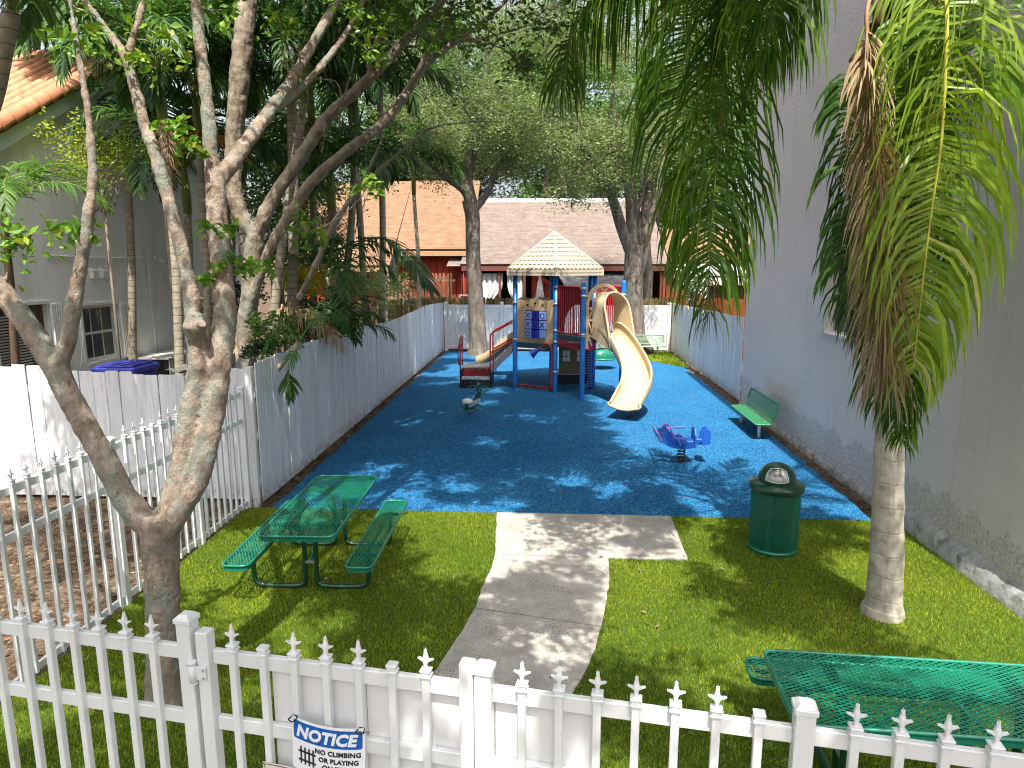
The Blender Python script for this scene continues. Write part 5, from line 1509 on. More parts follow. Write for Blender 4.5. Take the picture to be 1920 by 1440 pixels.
# ================================================================ PICNIC TABLES
def mesh_top(root, name, x0, x1, y0, y1, z, r, coat, lw=.0135, du=.062, dv=.0325):
    """expanded-metal sheet in a rounded tubular frame"""
    m = MB(); o = []
    for cx, cy, a0 in ((x1-r,y1-r,0),(x0+r,y1-r,90),(x0+r,y0+r,180),(x1-r,y0+r,270)):
        o += [(cx+r*math.cos(R(a0+k*15)), cy+r*math.sin(R(a0+k*15))) for k in range(7)]
    m.tube([(x,y,z-.010) for x, y in o], .013, 8, closed=True)
    k_ = len(o); vs = [(x,y,z-.012) for x, y in o]+[(x*1.0,y,z-.062) for x, y in o]
    m.add(vs, [(i,(i+1)%k_,k_+(i+1)%k_,k_+i) for i in range(k_)])
    fr_ = m.build(name, coat, root, w=False)
    m = MB(); sl = dv/du; W = x1-x0; H = y1-y0
    def inside_x(y):                                   # half width available at height y inside the rounded frame
        e = min(y-y0, y1-y)
        return (r-math.sqrt(max(0, r*r-(r-e)**2))) if e < r else 0
    for s_ in (1, -1):
        c = -W*sl; cm = H+W*sl
        while c < cm:
            # line y = y0 + c + s*sl*(x-x0)
            pts = []
            N = 40
            for i in range(N+1):
                x = x0+W*i/N; y = y0+(c if s_ > 0 else c)+s_*sl*(x-x0)
                if y0+.002 <= y <= y1-.002 and x0+inside_x(y) <= x <= x1-inside_x(y): pts.append((x, y))
            if len(pts) >= 2:
                a, b = pts[0], pts[-1]
                m.obox((a[0],a[1],z-.006+.0006*s_), (b[0],b[1],z-.006+.0006*s_), lw*.62, .0036)
            c += dv
    m.build('expanded_mesh', coat, fr_, w=False)
    m = MB()
    for xx in (x0+W*.2, x0+W*.8): m.obox((xx,y0+.02,z-.045),(xx,y1-.02,z-.045), .03, .03)
    m.obox((x0+.05,(y0+y1)/2,z-.035),(x1-.05,(y0+y1)/2,z-.035), .02, .02)
    m.build('under_brace', M['green_dark'], fr_, w=False)
    return fr_
def picnic_table(label, loc, rz, L, W=.76, bo=.62, bw=.27):
    """length along local x, benches at +-y"""
    t = thing('picnic_table', label, 'picnic table', loc, rz, 'green picnic tables')
    mesh_top(t, 'tabletop', -L/2, L/2, -W/2, W/2, .76, .07, M['green_coat'])
    for s_ in (-1, 1):
        y0 = s_*bo; mesh_top(t, 'bench_seat', -L/2-.02, L/2-.02, y0-bw/2, y0+bw/2, .45, .07, M['green_coat'])
    for s_ in (-1, 1):
        x = s_*(L/2-.42)
        for k in (-1, 1):
            # one bent tube: up to the top, down, along the ground, up to the bench
            pts = [(x,k*.30,.71),(x,k*.12,.66),(x,k*.065,.55),(x,k*.06,.12),(x,k*.09,.045),(x,k*.17,.022),(x,k*.46,.022),(x,k*.56,.04),(x,k*.61,.11),(x,k*bo,.39)]
            m = MB(); m.tube(catmull(pts, 5), .027, 10); m.build('leg', M['green_dark'], t, w=False)
        m = MB(); m.obox((x,-.06,.30),(x,.06,.30), .05, .03); m.build('leg_tie', M['steel'], t, w=False)
    for k in (-1, 1):
        m = MB(); m.tube([(k*(L/2-.42),0,.30),(k*.12,0,.70)], .014, 8); m.build('brace', M['green_coat'], t, w=False)
    return t
picnic_table('long green mesh picnic table standing on the lawn left of the path', (-2.54, 7.15, 0), R(91.5), 1.94)
picnic_table('green mesh picnic table at the lower right close behind the picket fence', (2.43, 3.98, 0), R(-3.0), 1.92, .78, .66)

# ================================================================ LEAVES AND CROWNS
def leaf_cloud(name, centers, mat, parent, size, aspect=.45, droop=.35, tint_lo=None, seed=1, fold=.25, face_up=.5):
    """one small folded leaf (two triangles per side) at every centre"""
    r = np.random.default_rng(seed); C = np.asarray(centers, float); n = len(C)
    a = r.uniform(0, 2*np.pi, n)
    d = np.stack([np.cos(a), np.sin(a), r.normal(-droop, .45, n)], 1); d /= np.linalg.norm(d, axis=1)[:, None]
    up = np.stack([r.normal(0, .55, n), r.normal(0, .55, n), np.full(n, face_up)+r.normal(0, .35, n)], 1)
    s = np.cross(d, up); s /= (np.linalg.norm(s, axis=1)[:, None]+1e-9)
    nn = np.cross(s, d)
    L = (size*r.uniform(.6, 1.3, n))[:, None]; W = L*aspect*.5
    V = np.stack([C-d*L*.5, C+s*W-d*L*.05+nn*W*fold, C+d*L*.5, C-s*W-d*L*.05+nn*W*fold], 1)
    t = r.normal(.48, .2, n) if tint_lo is None else tint_lo(C, r)
    t = t+.16*np.sin(C[:,0]*2.7+C[:,2]*1.9)*np.sin(C[:,1]*2.3-C[:,2]*2.1)
    t = np.clip(t, 0, 1)
    pl_ = worldloc(parent) if parent is not None else Vector()
    return np_object(name, V.reshape(-1, 3), np.arange(n*4).reshape(n, 4), mat, parent, np.repeat(t, 4), off=tuple(pl_))

def clump_points(c, rad, n, r, flat=.75, shell=.45):
    """points in an ellipsoid, denser towards the shell, in a few uneven sprays"""
    v = r.normal(size=(n, 3)); v /= np.linalg.norm(v, axis=1)[:, None]
    q = r.uniform(0, 1, n)**(1/3); q = shell*(.75+.25*q)+(1-shell)*q
    return np.asarray(c)+v*(q*rad)[:, None]*np.array([1, 1, flat])

def spray_points(c, rad, n, r, nspray=9, flat=.7):
    """leaves gathered on short twigs radiating from c: leaves clear gaps between"""
    out = []; ends = []
    for k in range(nspray):
        d = r.normal(size=3); d[2] = d[2]*flat-.05; d /= np.linalg.norm(d)
        m = n//nspray
        t = r.uniform(.15, 1.05, m)
        p = np.asarray(c)+d*rad*t[:, None]+r.normal(size=(m, 3))*rad*.16
        p[:, 2] -= (t**2)*rad*.16
        out.append(p); ends.append(np.asarray(c)+d*rad*.9)
    return np.concatenate(out), ends

def nearest(pts, c):
    best = min(pts, key=lambda p: (Vector(p[:3])-Vector(c)).length_squared)
    return best

def twig(mb, a, c, r0, r1, rng, n=5, wob=.10):
    a = Vector(a); c = Vector(c); L = (c-a).length
    mid = [a]
    for k in (.35, .7):
        mid.append(a.lerp(c, k)+Vector(rng.normal(size=3))*L*wob+Vector((0,0,L*.08*(1-k))))
    mid.append(c)
    p = catmull(mid, 3); mb.tube(p, lerp_list([r0, r1], len(p)), n, caps=False)
    return p

GK = 1.0
def limb(mb, pts, rad, n=10, per=5):
    rad = [q*GK for q in rad]; p = catmull(pts, per); mb.tube(p, lerp_list(rad, len(p)), n)
    return [tuple(v) for v in p]

# ================================================================ THE COPPER-BARKED TREE AT THE LEFT
gt = thing('gumbo_tree', 'large many-limbed tree with peeling copper bark rising from the lawn behind the gate', 'tree', (-3.0, 4.66, 0))
m = MB(); GP = []; GK = .74
T_ = [(-3.02,4.66,-.08),(-3.02,4.66,.10),(-2.985, 4.66, 0.528),(-2.948, 4.66, 1.059),(-2.933, 4.66, 1.361),(-2.922, 4.66, 1.564)]
limb(m, T_, [.235,.185,.158,.168,.185,.195], 16)
GP += limb(m, [(-2.929, 4.66, 1.403),(-3.119, 4.64, 1.617),(-3.291, 4.62, 2.032),(-3.436, 4.6, 2.374),(-3.545, 4.6, 2.666)], [.15,.128,.112,.108,.115], 14)
GP += limb(m, [(-3.535, 4.6, 2.646),(-3.691, 4.6, 2.925),(-3.845, 4.58, 3.189),(-4.003, 4.5, 3.454),(-4.335, 4.4, 3.87),(-4.748, 4.4, 4.477)], [.11,.102,.096,.09,.075,.05], 14)
GP += limb(m, [(-3.555, 4.6, 2.646),(-3.426, 4.6, 2.896),(-3.297, 4.62, 3.381),(-3.174, 4.65, 3.906),(-3.178, 4.7, 4.248),(-3.22, 4.75, 4.589),(-3.281, 4.8, 4.963),(-3.369, 4.9, 5.473),(-3.461, 5.0, 6.116)], [.09,.080,.064,.046,.036,.030,.026,.024,.02], 12)
GP += limb(m, [(-2.933, 4.68, 1.395),(-2.794, 4.74, 1.798),(-2.714, 4.8, 2.238),(-2.635, 4.86, 2.674),(-2.658, 4.9, 2.95),(-2.708, 4.95, 3.302),(-2.795, 5.0, 3.653),(-2.925, 5.05, 4.156),(-3.043, 5.1, 4.504),(-3.14, 5.15, 4.906)], [.14,.118,.106,.098,.092,.074,.064,.060,.056,.052], 14)
GP += limb(m, [(-3.134, 5.15, 4.887),(-3.325, 5.2, 5.126),(-3.484, 5.2, 5.347),(-3.796, 5.3, 5.754),(-4.129, 5.4, 6.346)], [.045,.038,.034,.03,.02], 10)
GP += limb(m, [(-3.142, 5.15, 4.888),(-3.077, 5.2, 5.121),(-3.028, 5.3, 5.41),(-2.999, 5.5, 5.929),(-2.968, 5.7, 6.613)], [.045,.038,.034,.03,.02], 10)
GP += limb(m, [(-2.895, 4.64, 1.413),(-2.656, 4.72, 1.787),(-2.559, 4.82, 2.195),(-2.505, 4.92, 2.626),(-2.47, 5.0, 3.062),(-2.523, 5.1, 3.499),(-2.575, 5.2, 3.901),(-2.592, 5.25, 4.104)], [.14,.118,.114,.118,.112,.100,.098,.098], 14)
GP += limb(m, [(-2.606, 5.25, 4.045),(-2.639, 5.3, 4.579),(-2.708, 5.4, 5.14),(-2.763, 5.5, 5.665),(-2.854, 5.7, 6.463)], [.075,.066,.058,.05,.035], 12)
GP += limb(m, [(-2.592, 5.25, 4.005),(-2.471, 5.5, 4.307),(-2.414, 5.9, 4.655),(-2.345, 6.3, 5.017),(-2.238, 6.7, 5.483),(-2.084, 7.1, 6.026),(-1.814, 7.8, 6.923),(-1.45, 8.4, 7.829)], [.086,.078,.074,.066,.058,.052,.04,.025], 12)
GP += limb(m, [(-2.415, 5.95, 4.682),(-2.318, 6.4, 4.96),(-2.178, 6.8, 5.322),(-2.057, 7.2, 5.732),(-1.947, 7.8, 6.409)], [.056,.050,.045,.042,.03], 10)
m.tube([(-2.642, 4.86, 2.834),(-2.611, 4.82, 2.949),(-2.614, 4.84, 3.041)], [.05,.085,.055], 10); m.tube([(-2.6, 4.84, 2.924),(-2.511, 4.74, 2.98)], [.05,.035], 8)
# low twigs that carry the fresh leaf sprigs close to the trunk
LOW = []
for pts in ([(-2.705, 4.9, 3.029),(-2.546, 5.0, 3.202),(-2.357, 5.05, 3.281),(-2.142, 5.1, 3.428),(-1.942, 5.2, 3.621)], [(-2.523, 5.1, 3.499),(-2.359, 5.0, 3.497),(-2.223, 4.95, 3.38)], [(-2.584, 5.2, 3.782),(-2.61, 5.0, 3.672),(-2.377, 4.9, 3.685)],
            [(-3.829, 4.58, 3.189),(-3.773, 4.6, 3.491),(-3.565, 4.6, 3.6),(-3.337, 4.6, 3.581)], [(-2.583, 5.25, 4.064),(-2.574, 5.1, 4.255),(-2.734, 5.0, 4.332),(-2.849, 5.0, 4.389)], [(-2.795, 5.0, 3.653),(-2.983, 5.2, 4.217),(-2.786, 5.2, 4.323)]):
    LOW += limb(m, pts, [.014,.010,.007,.004], 6, 4)
GK = 1.0
trunk = m.build('trunk', M['gumbo_bark'], gt)
md = trunk.modifiers.new('joined', 'REMESH'); md.mode = 'VOXEL'; md.voxel_size = .014; md.use_smooth_shade = True
tx = bpy.data.textures.new('bark_lumps', 'CLOUDS'); tx.noise_scale = .16; tx.noise_depth = 3
dp_ = trunk.modifiers.new('lumps', 'DISPLACE'); dp_.texture = tx; dp_.strength = .028; dp_.mid_level = .5; dp_.texture_coords = 'GLOBAL'
sm_ = trunk.modifiers.new('smooth', 'SMOOTH'); sm_.iterations = 2; sm_.factor = .5
tx2 = bpy.data.textures.new('bark_flakes', 'CLOUDS'); tx2.noise_scale = .045; tx2.noise_depth = 4
dp2 = trunk.modifiers.new('flakes', 'DISPLACE'); dp2.texture = tx2; dp2.strength = .016; dp2.mid_level = .5; dp2.texture_coords = 'GLOBAL'

rg = np.random.default_rng(21)
def crown_points(region, n_clumps, limbs, rng, rad, leaves, mb, r0, accept, nspray=8):
    P = []; k = 0; tries = 0
    while k < n_clumps and tries < n_clumps*60:
        tries += 1
        c = np.array([rng.uniform(*region[0]), rng.uniform(*region[1]), rng.uniform(*region[2])])
        if not accept(c): continue
        a = nearest(limbs, c)
        path = twig(mb, a, c, r0, .006, rng, 5)
        limbs += [tuple(p) for p in path[2:]]
        p, ends = spray_points(c, rad*rng.uniform(.7, 1.25), leaves, rng, nspray)
        P.append(p)
        for e in ends[:4]: twig(mb, c, e, .007, .003, rng, 4)
        k += 1
    return np.concatenate(P)
def gappy(c):
    """gaps between the boughs shaped so shade and sun land in set ground zones"""
    x, y = c[0]-.05*c[2], c[1]+.5*c[2]
    n = math.sin(1.7*x+.7)*math.sin(1.5*y+1.1)+.55*math.sin(2.6*x+2.1*y)+.4*math.sin(1.1*y-2.4*x+.5)
    if y < 9.2: thr = -.05 if x < -1.6 else (-.05 if x < .9 else .38)
    elif y < 10.4: thr = -.25
    else: thr = -.66
    if 2.4 < y < 4.4: thr = .25 if -.8 < x < .8 else -.95
    if -1.7 < x < -.8 and 6.7 < y < 8.5: thr = .75
    edge = 1.15 if y > 9.6 else 4.0
    return n > thr and x < edge+.35*math.sin(y*2.3)
holes2 = lambda c: math.sin(2.3*c[0]+1.1)*math.sin(1.9*(c[1]+.5*c[2]))+.5*math.sin(3.7*c[0]-2.9*c[1]) > -.15
FRAME = lambda c: 3.4+.352*c[1]                      # the highest thing the photograph shows at that distance
tw = MB()
near_limbs = list(GP)
P1 = crown_points([(-4.2,4.2),(-3.2,9.6),(5.8,9.6)], 225, near_limbs, rg, .56, 620, tw, .020,
    lambda c: c[2] > FRAME(c)+.45 and c[2] < 9.6-.07*abs(c[0]+1.0)**1.5 and gappy(c))
P1c = crown_points([(-7.6,-4.2),(3.6,7.6),(6.4,8.8)], 34, near_limbs, rg, .50, 300, tw, .016, lambda c: c[2] > FRAME(c)+.2 and holes2(c))
P1 = np.concatenate([P1, P1c])
tw.build('twigs', M['gumbo_bark'], gt)['kind'] = 'stuff'
# sprigs of fresh leaves low on the limbs, as the photograph shows them
SPR = [((-3.604, 4.6, 3.6),.22,60),((-3.373, 4.6, 3.599),.20,50),((-3.24, 4.65, 3.565),.10,22),((-3.727, 4.6, 3.546),.18,40),((-2.478, 4.9, 3.666),.10,24),((-2.321, 4.9, 3.647),.08,18),((-2.507, 4.9, 3.303),.13,34),((-2.343, 4.95, 3.4),.12,34),((-2.223, 4.95, 3.38),.12,30),((-2.187, 5.1, 3.38),.10,22),((-1.935, 5.2, 3.74),.14,40),((-1.838, 5.2, 3.621),.10,24),
       ((-2.731, 5.0, 4.369),.12,34),((-2.633, 5.1, 4.274),.10,26),((-2.806, 5.0, 4.425),.10,22),((-2.68, 5.0, 4.277),.10,26),((-1.624, 5.9, 4.049),.16,30),((-1.531, 5.9, 4.071),.12,22),((-3.059, 5.1, 4.909),.20,50),((-2.942, 5.2, 5.082),.22,56),((-2.912, 5.2, 4.972),.2,44),((-3.285, 4.8, 4.929),.2,44),((-3.252, 5.0, 5.096),.22,48),
       ((-2.328, 5.9, 5.433),.22,50),((-2.309, 6.2, 5.469),.2,44),((-2.462, 5.5, 5.32),.2,44),((-1.967, 7.0, 5.82),.30,60),((-1.87, 7.0, 5.626),.22,44),((-1.611, 7.8, 6.032),.4,90),((-1.299, 8.0, 5.928),.4,90),((-1.875, 7.4, 5.494),.25,50),((-1.085, 8.2, 6.21),.4,90)]
tw2 = MB(); S_ = []
for c, rad, n in SPR:
    a = nearest(GP+LOW, c); twig(tw2, a[:3], c, .008, .003, rg, 5)
    p, ends = spray_points(c, rad, n, rg, 5, .8); S_.append(p)
tw2.build('twigs', M['gumbo_bark'], gt)['kind'] = 'stuff'
leaf_cloud('crown', P1, M['leaf_gumbo'], gt, .105, .52, .45, seed=31)
leaf_cloud('sprigs', np.concatenate(S_), M['leaf_gumbo'], gt, .085, .55, .5, lambda C, r: r.normal(.62, .18, len(C)), 32)

# ================================================================ GREY MULTI-STEMMED TREE BEHIND THE LEFT FENCE
g2 = thing('fig_tree', 'tall grey-limbed spreading tree behind the left board fence, limbs reaching over the play surface', 'tree', (-4.95, 11.0, 0))
m = MB(); Q = []
Q += limb(m, [(-4.95,11.0,-.1),(-4.93,11.0,1.0),(-5.098, 11.0, 2.126),(-4.994, 11.0, 2.835),(-4.893, 11.0, 3.528),(-4.834, 11.0, 3.869)], [.20,.17,.155,.15,.15,.15], 12)
Q += limb(m, [(-4.837, 11.0, 3.826),(-5.044, 11.0, 4.165),(-5.131, 11.0, 4.666),(-5.057, 11.0, 5.441),(-4.907, 11.0, 6.314),(-4.783, 11.1, 7.271),(-4.683, 11.4, 8.451),(-4.428, 11.8, 9.696)], [.13,.13,.13,.14,.15,.15,.12,.08], 12)
Q += limb(m, [(-4.819, 11.0, 3.826),(-4.565, 11.0, 4.33),(-4.117, 11.2, 5.056),(-3.699, 11.5, 5.767),(-3.117, 11.9, 6.435),(-2.524, 12.4, 7.243),(-1.907, 13.0, 8.123),(-1.11, 13.8, 9.489)], [.12,.11,.105,.10,.09,.08,.06,.04], 12)
Q += limb(m, [(-5.027, 10.9, 2.49),(-4.576, 10.8, 3.526),(-4.144, 10.8, 4.189),(-3.765, 10.9, 4.727),(-3.337, 11.1, 5.133),(-2.863, 11.5, 5.608),(-2.494, 12.0, 6.239),(-2.227, 12.5, 6.835),(-1.707, 13.0, 7.394),(-1.099, 13.6, 8.047),(-0.426, 14.2, 8.996)], [.07,.085,.09,.09,.085,.08,.07,.06,.05,.04,.03], 10)
Q += limb(m, [(-2.494, 12.0, 6.239),(-2.228, 12.0, 6.699),(-1.842, 12.2, 7.42),(-1.476, 12.6, 8.223)], [.05,.042,.035,.02], 8)
Q += limb(m, [(-3.632, 10.6, 3.605),(-3.299, 10.7, 4.178),(-2.85, 11.0, 4.773),(-2.321, 11.4, 5.319),(-2.035, 11.8, 5.639),(-1.395, 12.5, 5.87),(-0.619, 13.0, 5.959)], [.045,.042,.036,.03,.024,.016,.01], 8)
Q += limb(m, [(-4.09, 10.8, 2.848),(-3.636, 10.6, 3.523),(-3.401, 10.6, 4.01),(-3.22, 10.8, 4.348),(-2.841, 11.0, 5.016),(-2.73, 11.3, 5.471)], [.05,.048,.045,.035,.022,.012], 8)
Q += limb(m, [(-3.117, 11.9, 6.435),(-2.984, 11.8, 6.904),(-2.657, 11.8, 7.386),(-2.463, 12.0, 8.017)], [.04,.035,.03,.02], 8)
Q += limb(m, [(-3.699, 11.5, 5.767),(-3.376, 11.2, 5.944),(-3.127, 11.0, 6.364),(-3.072, 11.0, 6.671)], [.03,.024,.018,.01], 8)
Q += limb(m, [(-1.707, 13.0, 7.394),(-0.972, 13.2, 7.279),(-0.391, 13.4, 6.771),(0.011, 13.6, 6.243)], [.03,.022,.016,.008], 6)
Q += limb(m, [(-1.824, 13.0, 7.324),(-0.888, 13.4, 7.611),(0.093, 13.8, 7.998),(0.917, 14.2, 8.163)], [.03,.022,.016,.008], 6)
for k in range(7):                                     # hanging aerial roots
    x, y_ = 640+k*9, 190+6*(k % 3)
for pts in ([(-3.635, 11.5, 5.808),(-3.656, 11.4, 5.415),(-3.812, 11.3, 4.817),(-3.915, 11.1, 4.04)], [(-3.47, 11.5, 5.93),(-3.505, 11.3, 5.314),(-3.427, 11.2, 4.802)], [(-3.697, 11.4, 5.664),(-3.766, 11.2, 5.053),(-4.002, 11.0, 4.202),(-4.123, 11.0, 3.613)], [(-3.503, 11.2, 5.051),(-3.56, 11.1, 4.625),(-3.687, 11.0, 4.201)]):
    limb(m, pts, [.016,.012,.008,.004], 6, 4)
tr2 = m.build('trunk', M['grey_bark'], g2)
md = tr2.modifiers.new('joined', 'REMESH'); md.mode = 'VOXEL'; md.voxel_size = .02; md.use_smooth_shade = True
d3 = tr2.modifiers.new('lumps', 'DISPLACE'); d3.texture = tx; d3.strength = .05; d3.mid_level = .5; d3.texture_coords = 'GLOBAL'
tw = MB(); lim2 = [q for q in Q]
P2 = crown_points([(-3.7,1.3),(7.4,14.6),(6.2,11.4)], 230, lim2, rg, .66, 800, tw, .022,
    lambda c: c[2] > FRAME(c)+.85 and gappy(c) and c[2] < 11.4-.10*abs(c[0]+2.4)**1.6)
P2b = crown_points([(-4.6,1.4),(11.0,14.5),(6.2,8.4)], 15, lim2, rg, .50, 120, tw, .014,
    lambda c: FRAME(c)-1.05 < c[2] <= FRAME(c)+.1 and not (c[0] > .6 and c[2] < FRAME(c)-.45))
tw.build('twigs', M['grey_bark'], g2)['kind'] = 'stuff'
leaf_cloud('crown', np.concatenate([P2, P2b]), M['leaf_gumbo2'], g2, .108, .5, .4, seed=33)

# ================================================================ OAKS IN AND BEHIND THE PLAY AREA
def oak(name, label, base, limbs_px, radii, clumps, leaf, size, seed, nleaf, rad, bark='oak_bark', group=None, aspect=.42, shell=.5, spr=False):
    root = thing(name, label, 'tree', base, 0, group)
    m = MB(); L = []
    for pts, rad_ in zip(limbs_px, radii): L += limb(m, pts, rad_, 12)
    tk = m.build('trunk', M[bark], root)
    tw = MB(); r = np.random.default_rng(seed); P = []
    for c in clumps:
        a = nearest(L, c); path = twig(tw, a, c, .035, .010, r, 5, .07)
        L += [tuple(p) for p in path[3:]]
        kk = r.uniform(.75, 1.3)
        p, ends = spray_points(c, rad*kk, int(nleaf*kk), r, 11, .8)
        for e in ends[:6]: twig(tw, c, e, .010, .004, r, 4)
        P.append(p)
    tw.build('twigs', M[bark], root)['kind'] = 'stuff'
    leaf_cloud('crown', np.concatenate(P), M[leaf], root, size, aspect, .3, seed=seed+1)
    return root
def region_clumps(fn, n, seed):
    r = np.random.default_rng(seed); out = []; t = 0
    while len(out) < n and t < n*200:
        t += 1; c = fn(r)
        if c is not None: out.append(tuple(c))
    return out
# first oak, by the back-left corner
def ell(cx, cy, cz, rx, ry, rz, hollow=.35):
    def f(r):
        v = r.uniform(-1, 1, 3); d = np.linalg.norm(v)
        if d > 1 or d < hollow: return None
        return (cx+v[0]*rx, cy+v[1]*ry, cz+v[2]*rz)
    return f
oak('oak_tree', 'grey-trunked oak at the back left inside the play area, crown over the tan roof', (-2.78, 25.4, 0),
    [[(-2.78,25.4,-.1),(-2.79, 25.4, 0.517),(-2.856, 25.4, 2.121),(-2.94, 25.4, 3.69),(-2.946, 25.4, 5.036),(-3.057, 25.4, 5.701)],
     [(-2.981, 25.4, 5.511),(-3.313, 25.3, 6.068),(-3.808, 25.0, 6.409),(-4.454, 24.6, 6.998),(-5.102, 24.2, 7.826)],
     [(-2.981, 25.4, 5.511),(-3.177, 25.5, 6.558),(-2.974, 25.5, 7.302),(-2.862, 25.6, 7.964),(-2.582, 25.8, 9.192),(-2.397, 26.0, 10.869)],
     [(-2.904, 25.4, 5.321),(-2.389, 25.6, 5.999),(-2.009, 25.8, 6.963),(-1.043, 26.0, 8.48),(-0.95, 26.0, 9.398)],
     [(-2.898, 25.5, 7.115),(-3.579, 25.2, 8.172),(-4.478, 25.0, 9.216)]],
    [[.48,.34,.29,.27,.27,.28],[.13,.12,.10,.07,.04],[.24,.22,.20,.16,.11,.05],[.15,.12,.10,.07,.03],[.10,.07,.04]],
    region_clumps(ell(-3.2,25.2,9.6,4.0,3.0,3.0), 60, 41)+region_clumps(ell(-3.7,24.5,8.0,3.2,2.4,1.5), 22, 42)+region_clumps(ell(-.8,25.5,8.2,1.6,2.0,1.5), 10, 43)+region_clumps(ell(-1.4,26,12.3,4.0,2.0,1.6), 26, 47), 'leaf_oak', .105, 51, 500, .85)
oak('oak_tree', 'multi-limbed furrowed oak behind the slide, fine olive crown hanging over the taupe roof', (3.36, 26.6, 0),
    [[(3.42,26.4,-.1),(3.186, 26.4, 0.651),(3.101, 26.4, 2.088),(3.083, 26.4, 3.298),(3.099, 26.4, 4.094)],
     [(3.031, 26.4, 3.698),(2.568, 26.3, 4.78),(2.027, 26.2, 6.225),(1.206, 26.0, 7.434),(0.407, 25.6, 8.385)],
     [(3.111, 26.4, 3.698),(2.954, 26.4, 4.882),(2.805, 26.5, 6.253),(2.391, 26.6, 7.23),(2.21, 26.8, 8.787),(2.177, 27.0, 10.707)],
     [(3.195, 26.4, 3.598),(3.578, 26.4, 4.684),(3.873, 26.4, 5.85),(4.093, 26.5, 7.201),(4.554, 26.8, 9.134)],
     [(2.954, 26.4, 4.882),(3.289, 26.2, 6.026),(3.143, 26.0, 7.323),(3.279, 26.0, 8.978)]],
    [[.60,.44,.38,.36,.36],[.24,.21,.17,.12,.05],[.22,.20,.17,.14,.10,.05],[.20,.18,.15,.12,.05],[.11,.10,.08,.04]],
    region_clumps(ell(2.8,26.4,9.4,4.4,3.0,3.2), 66, 44)+region_clumps(ell(1.4,25.6,7.5,2.4,1.8,1.3), 18, 45)+region_clumps(ell(.6,25.2,6.2,2.0,1.2,.55,.0), 9, 46)+region_clumps(ell(3.2,27,12.6,4.0,2.0,1.6), 26, 48), 'leaf_oak', .105, 52, 500, .85)
# green broadleaf tree close behind the second oak, and the wood beyond the houses
BK = [('broadleaf_tree', 'bright green broadleaf tree over the right part of the taupe roof', (6.0,42.0,0), 10.6, 4.2, 3.2, 'leaf_bright', 44, .21, 460),
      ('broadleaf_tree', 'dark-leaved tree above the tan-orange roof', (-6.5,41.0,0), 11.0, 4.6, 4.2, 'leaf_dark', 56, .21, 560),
      ('broadleaf_tree', 'tall bright green tree behind the taupe roof ridge', (-.5,44,0), 11.5, 5.2, 6.0, 'leaf_bright', 60, .24, 420),
      ('broadleaf_tree', 'mid-green tree behind the right end of the taupe ridge', (7.6,45,0), 11.0, 5.4, 6.0, 'leaf_bright', 60, .24, 420),
      ('broadleaf_tree', 'broad green tree behind the tan-orange roof', (-10.5,46,0), 12.0, 6.2, 6.4, 'leaf_bright', 70, .26, 420),
      ('broadleaf_tree', 'green tree behind the light tan roof on the right', (14.5,44,0), 10.5, 5.4, 6.0, 'leaf_bright', 50, .26, 380),
      ('broadleaf_tree', 'small bright green tree tucked directly behind the multi-limbed oak', (3.75,28.7,0), 8.0, 1.7, 1.5, 'leaf_bright', 18, .15, 380),
      ('broadleaf_tree', 'tall yellow-green tree far beyond the gap between the two oak crowns', (1.2,50,0), 14.0, 6.0, 6.2, 'leaf_bright', 64, .28, 420),
      ('broadleaf_tree', 'tall yellow-green tree far beyond the small thin-trunked palm', (-6.2,52,0), 14.5, 6.0, 6.2, 'leaf_bright', 64, .28, 420),
      ('broadleaf_tree', 'dark green tree showing between the palms behind the stucco house', (-15.5,34,0), 8.0, 4.6, 4.6, 'leaf_dark', 48, .22, 420)]
for i, (nm, lb, b, cz, rx, rz, lf, nc, sz, nl) in enumerate(BK):
    oak(nm, lb, b, [[(b[0],b[1],-.1),(b[0]+.1,b[1],cz*.35),(b[0],b[1],cz*.6),(b[0]+.2,b[1],cz)],[(b[0],b[1],cz*.5),(b[0]-rx*.4,b[1],cz*.9)],[(b[0],b[1],cz*.5),(b[0]+rx*.4,b[1],cz*.95)]],
        [[.4,.3,.24,.1],[.2,.06],[.2,.06]], region_clumps(ell(b[0],b[1],cz,rx,rx*.75,rz,.3), nc, 60+i), lf, sz, 80+i, nl, rx*.27, group='trees beyond the end fence')

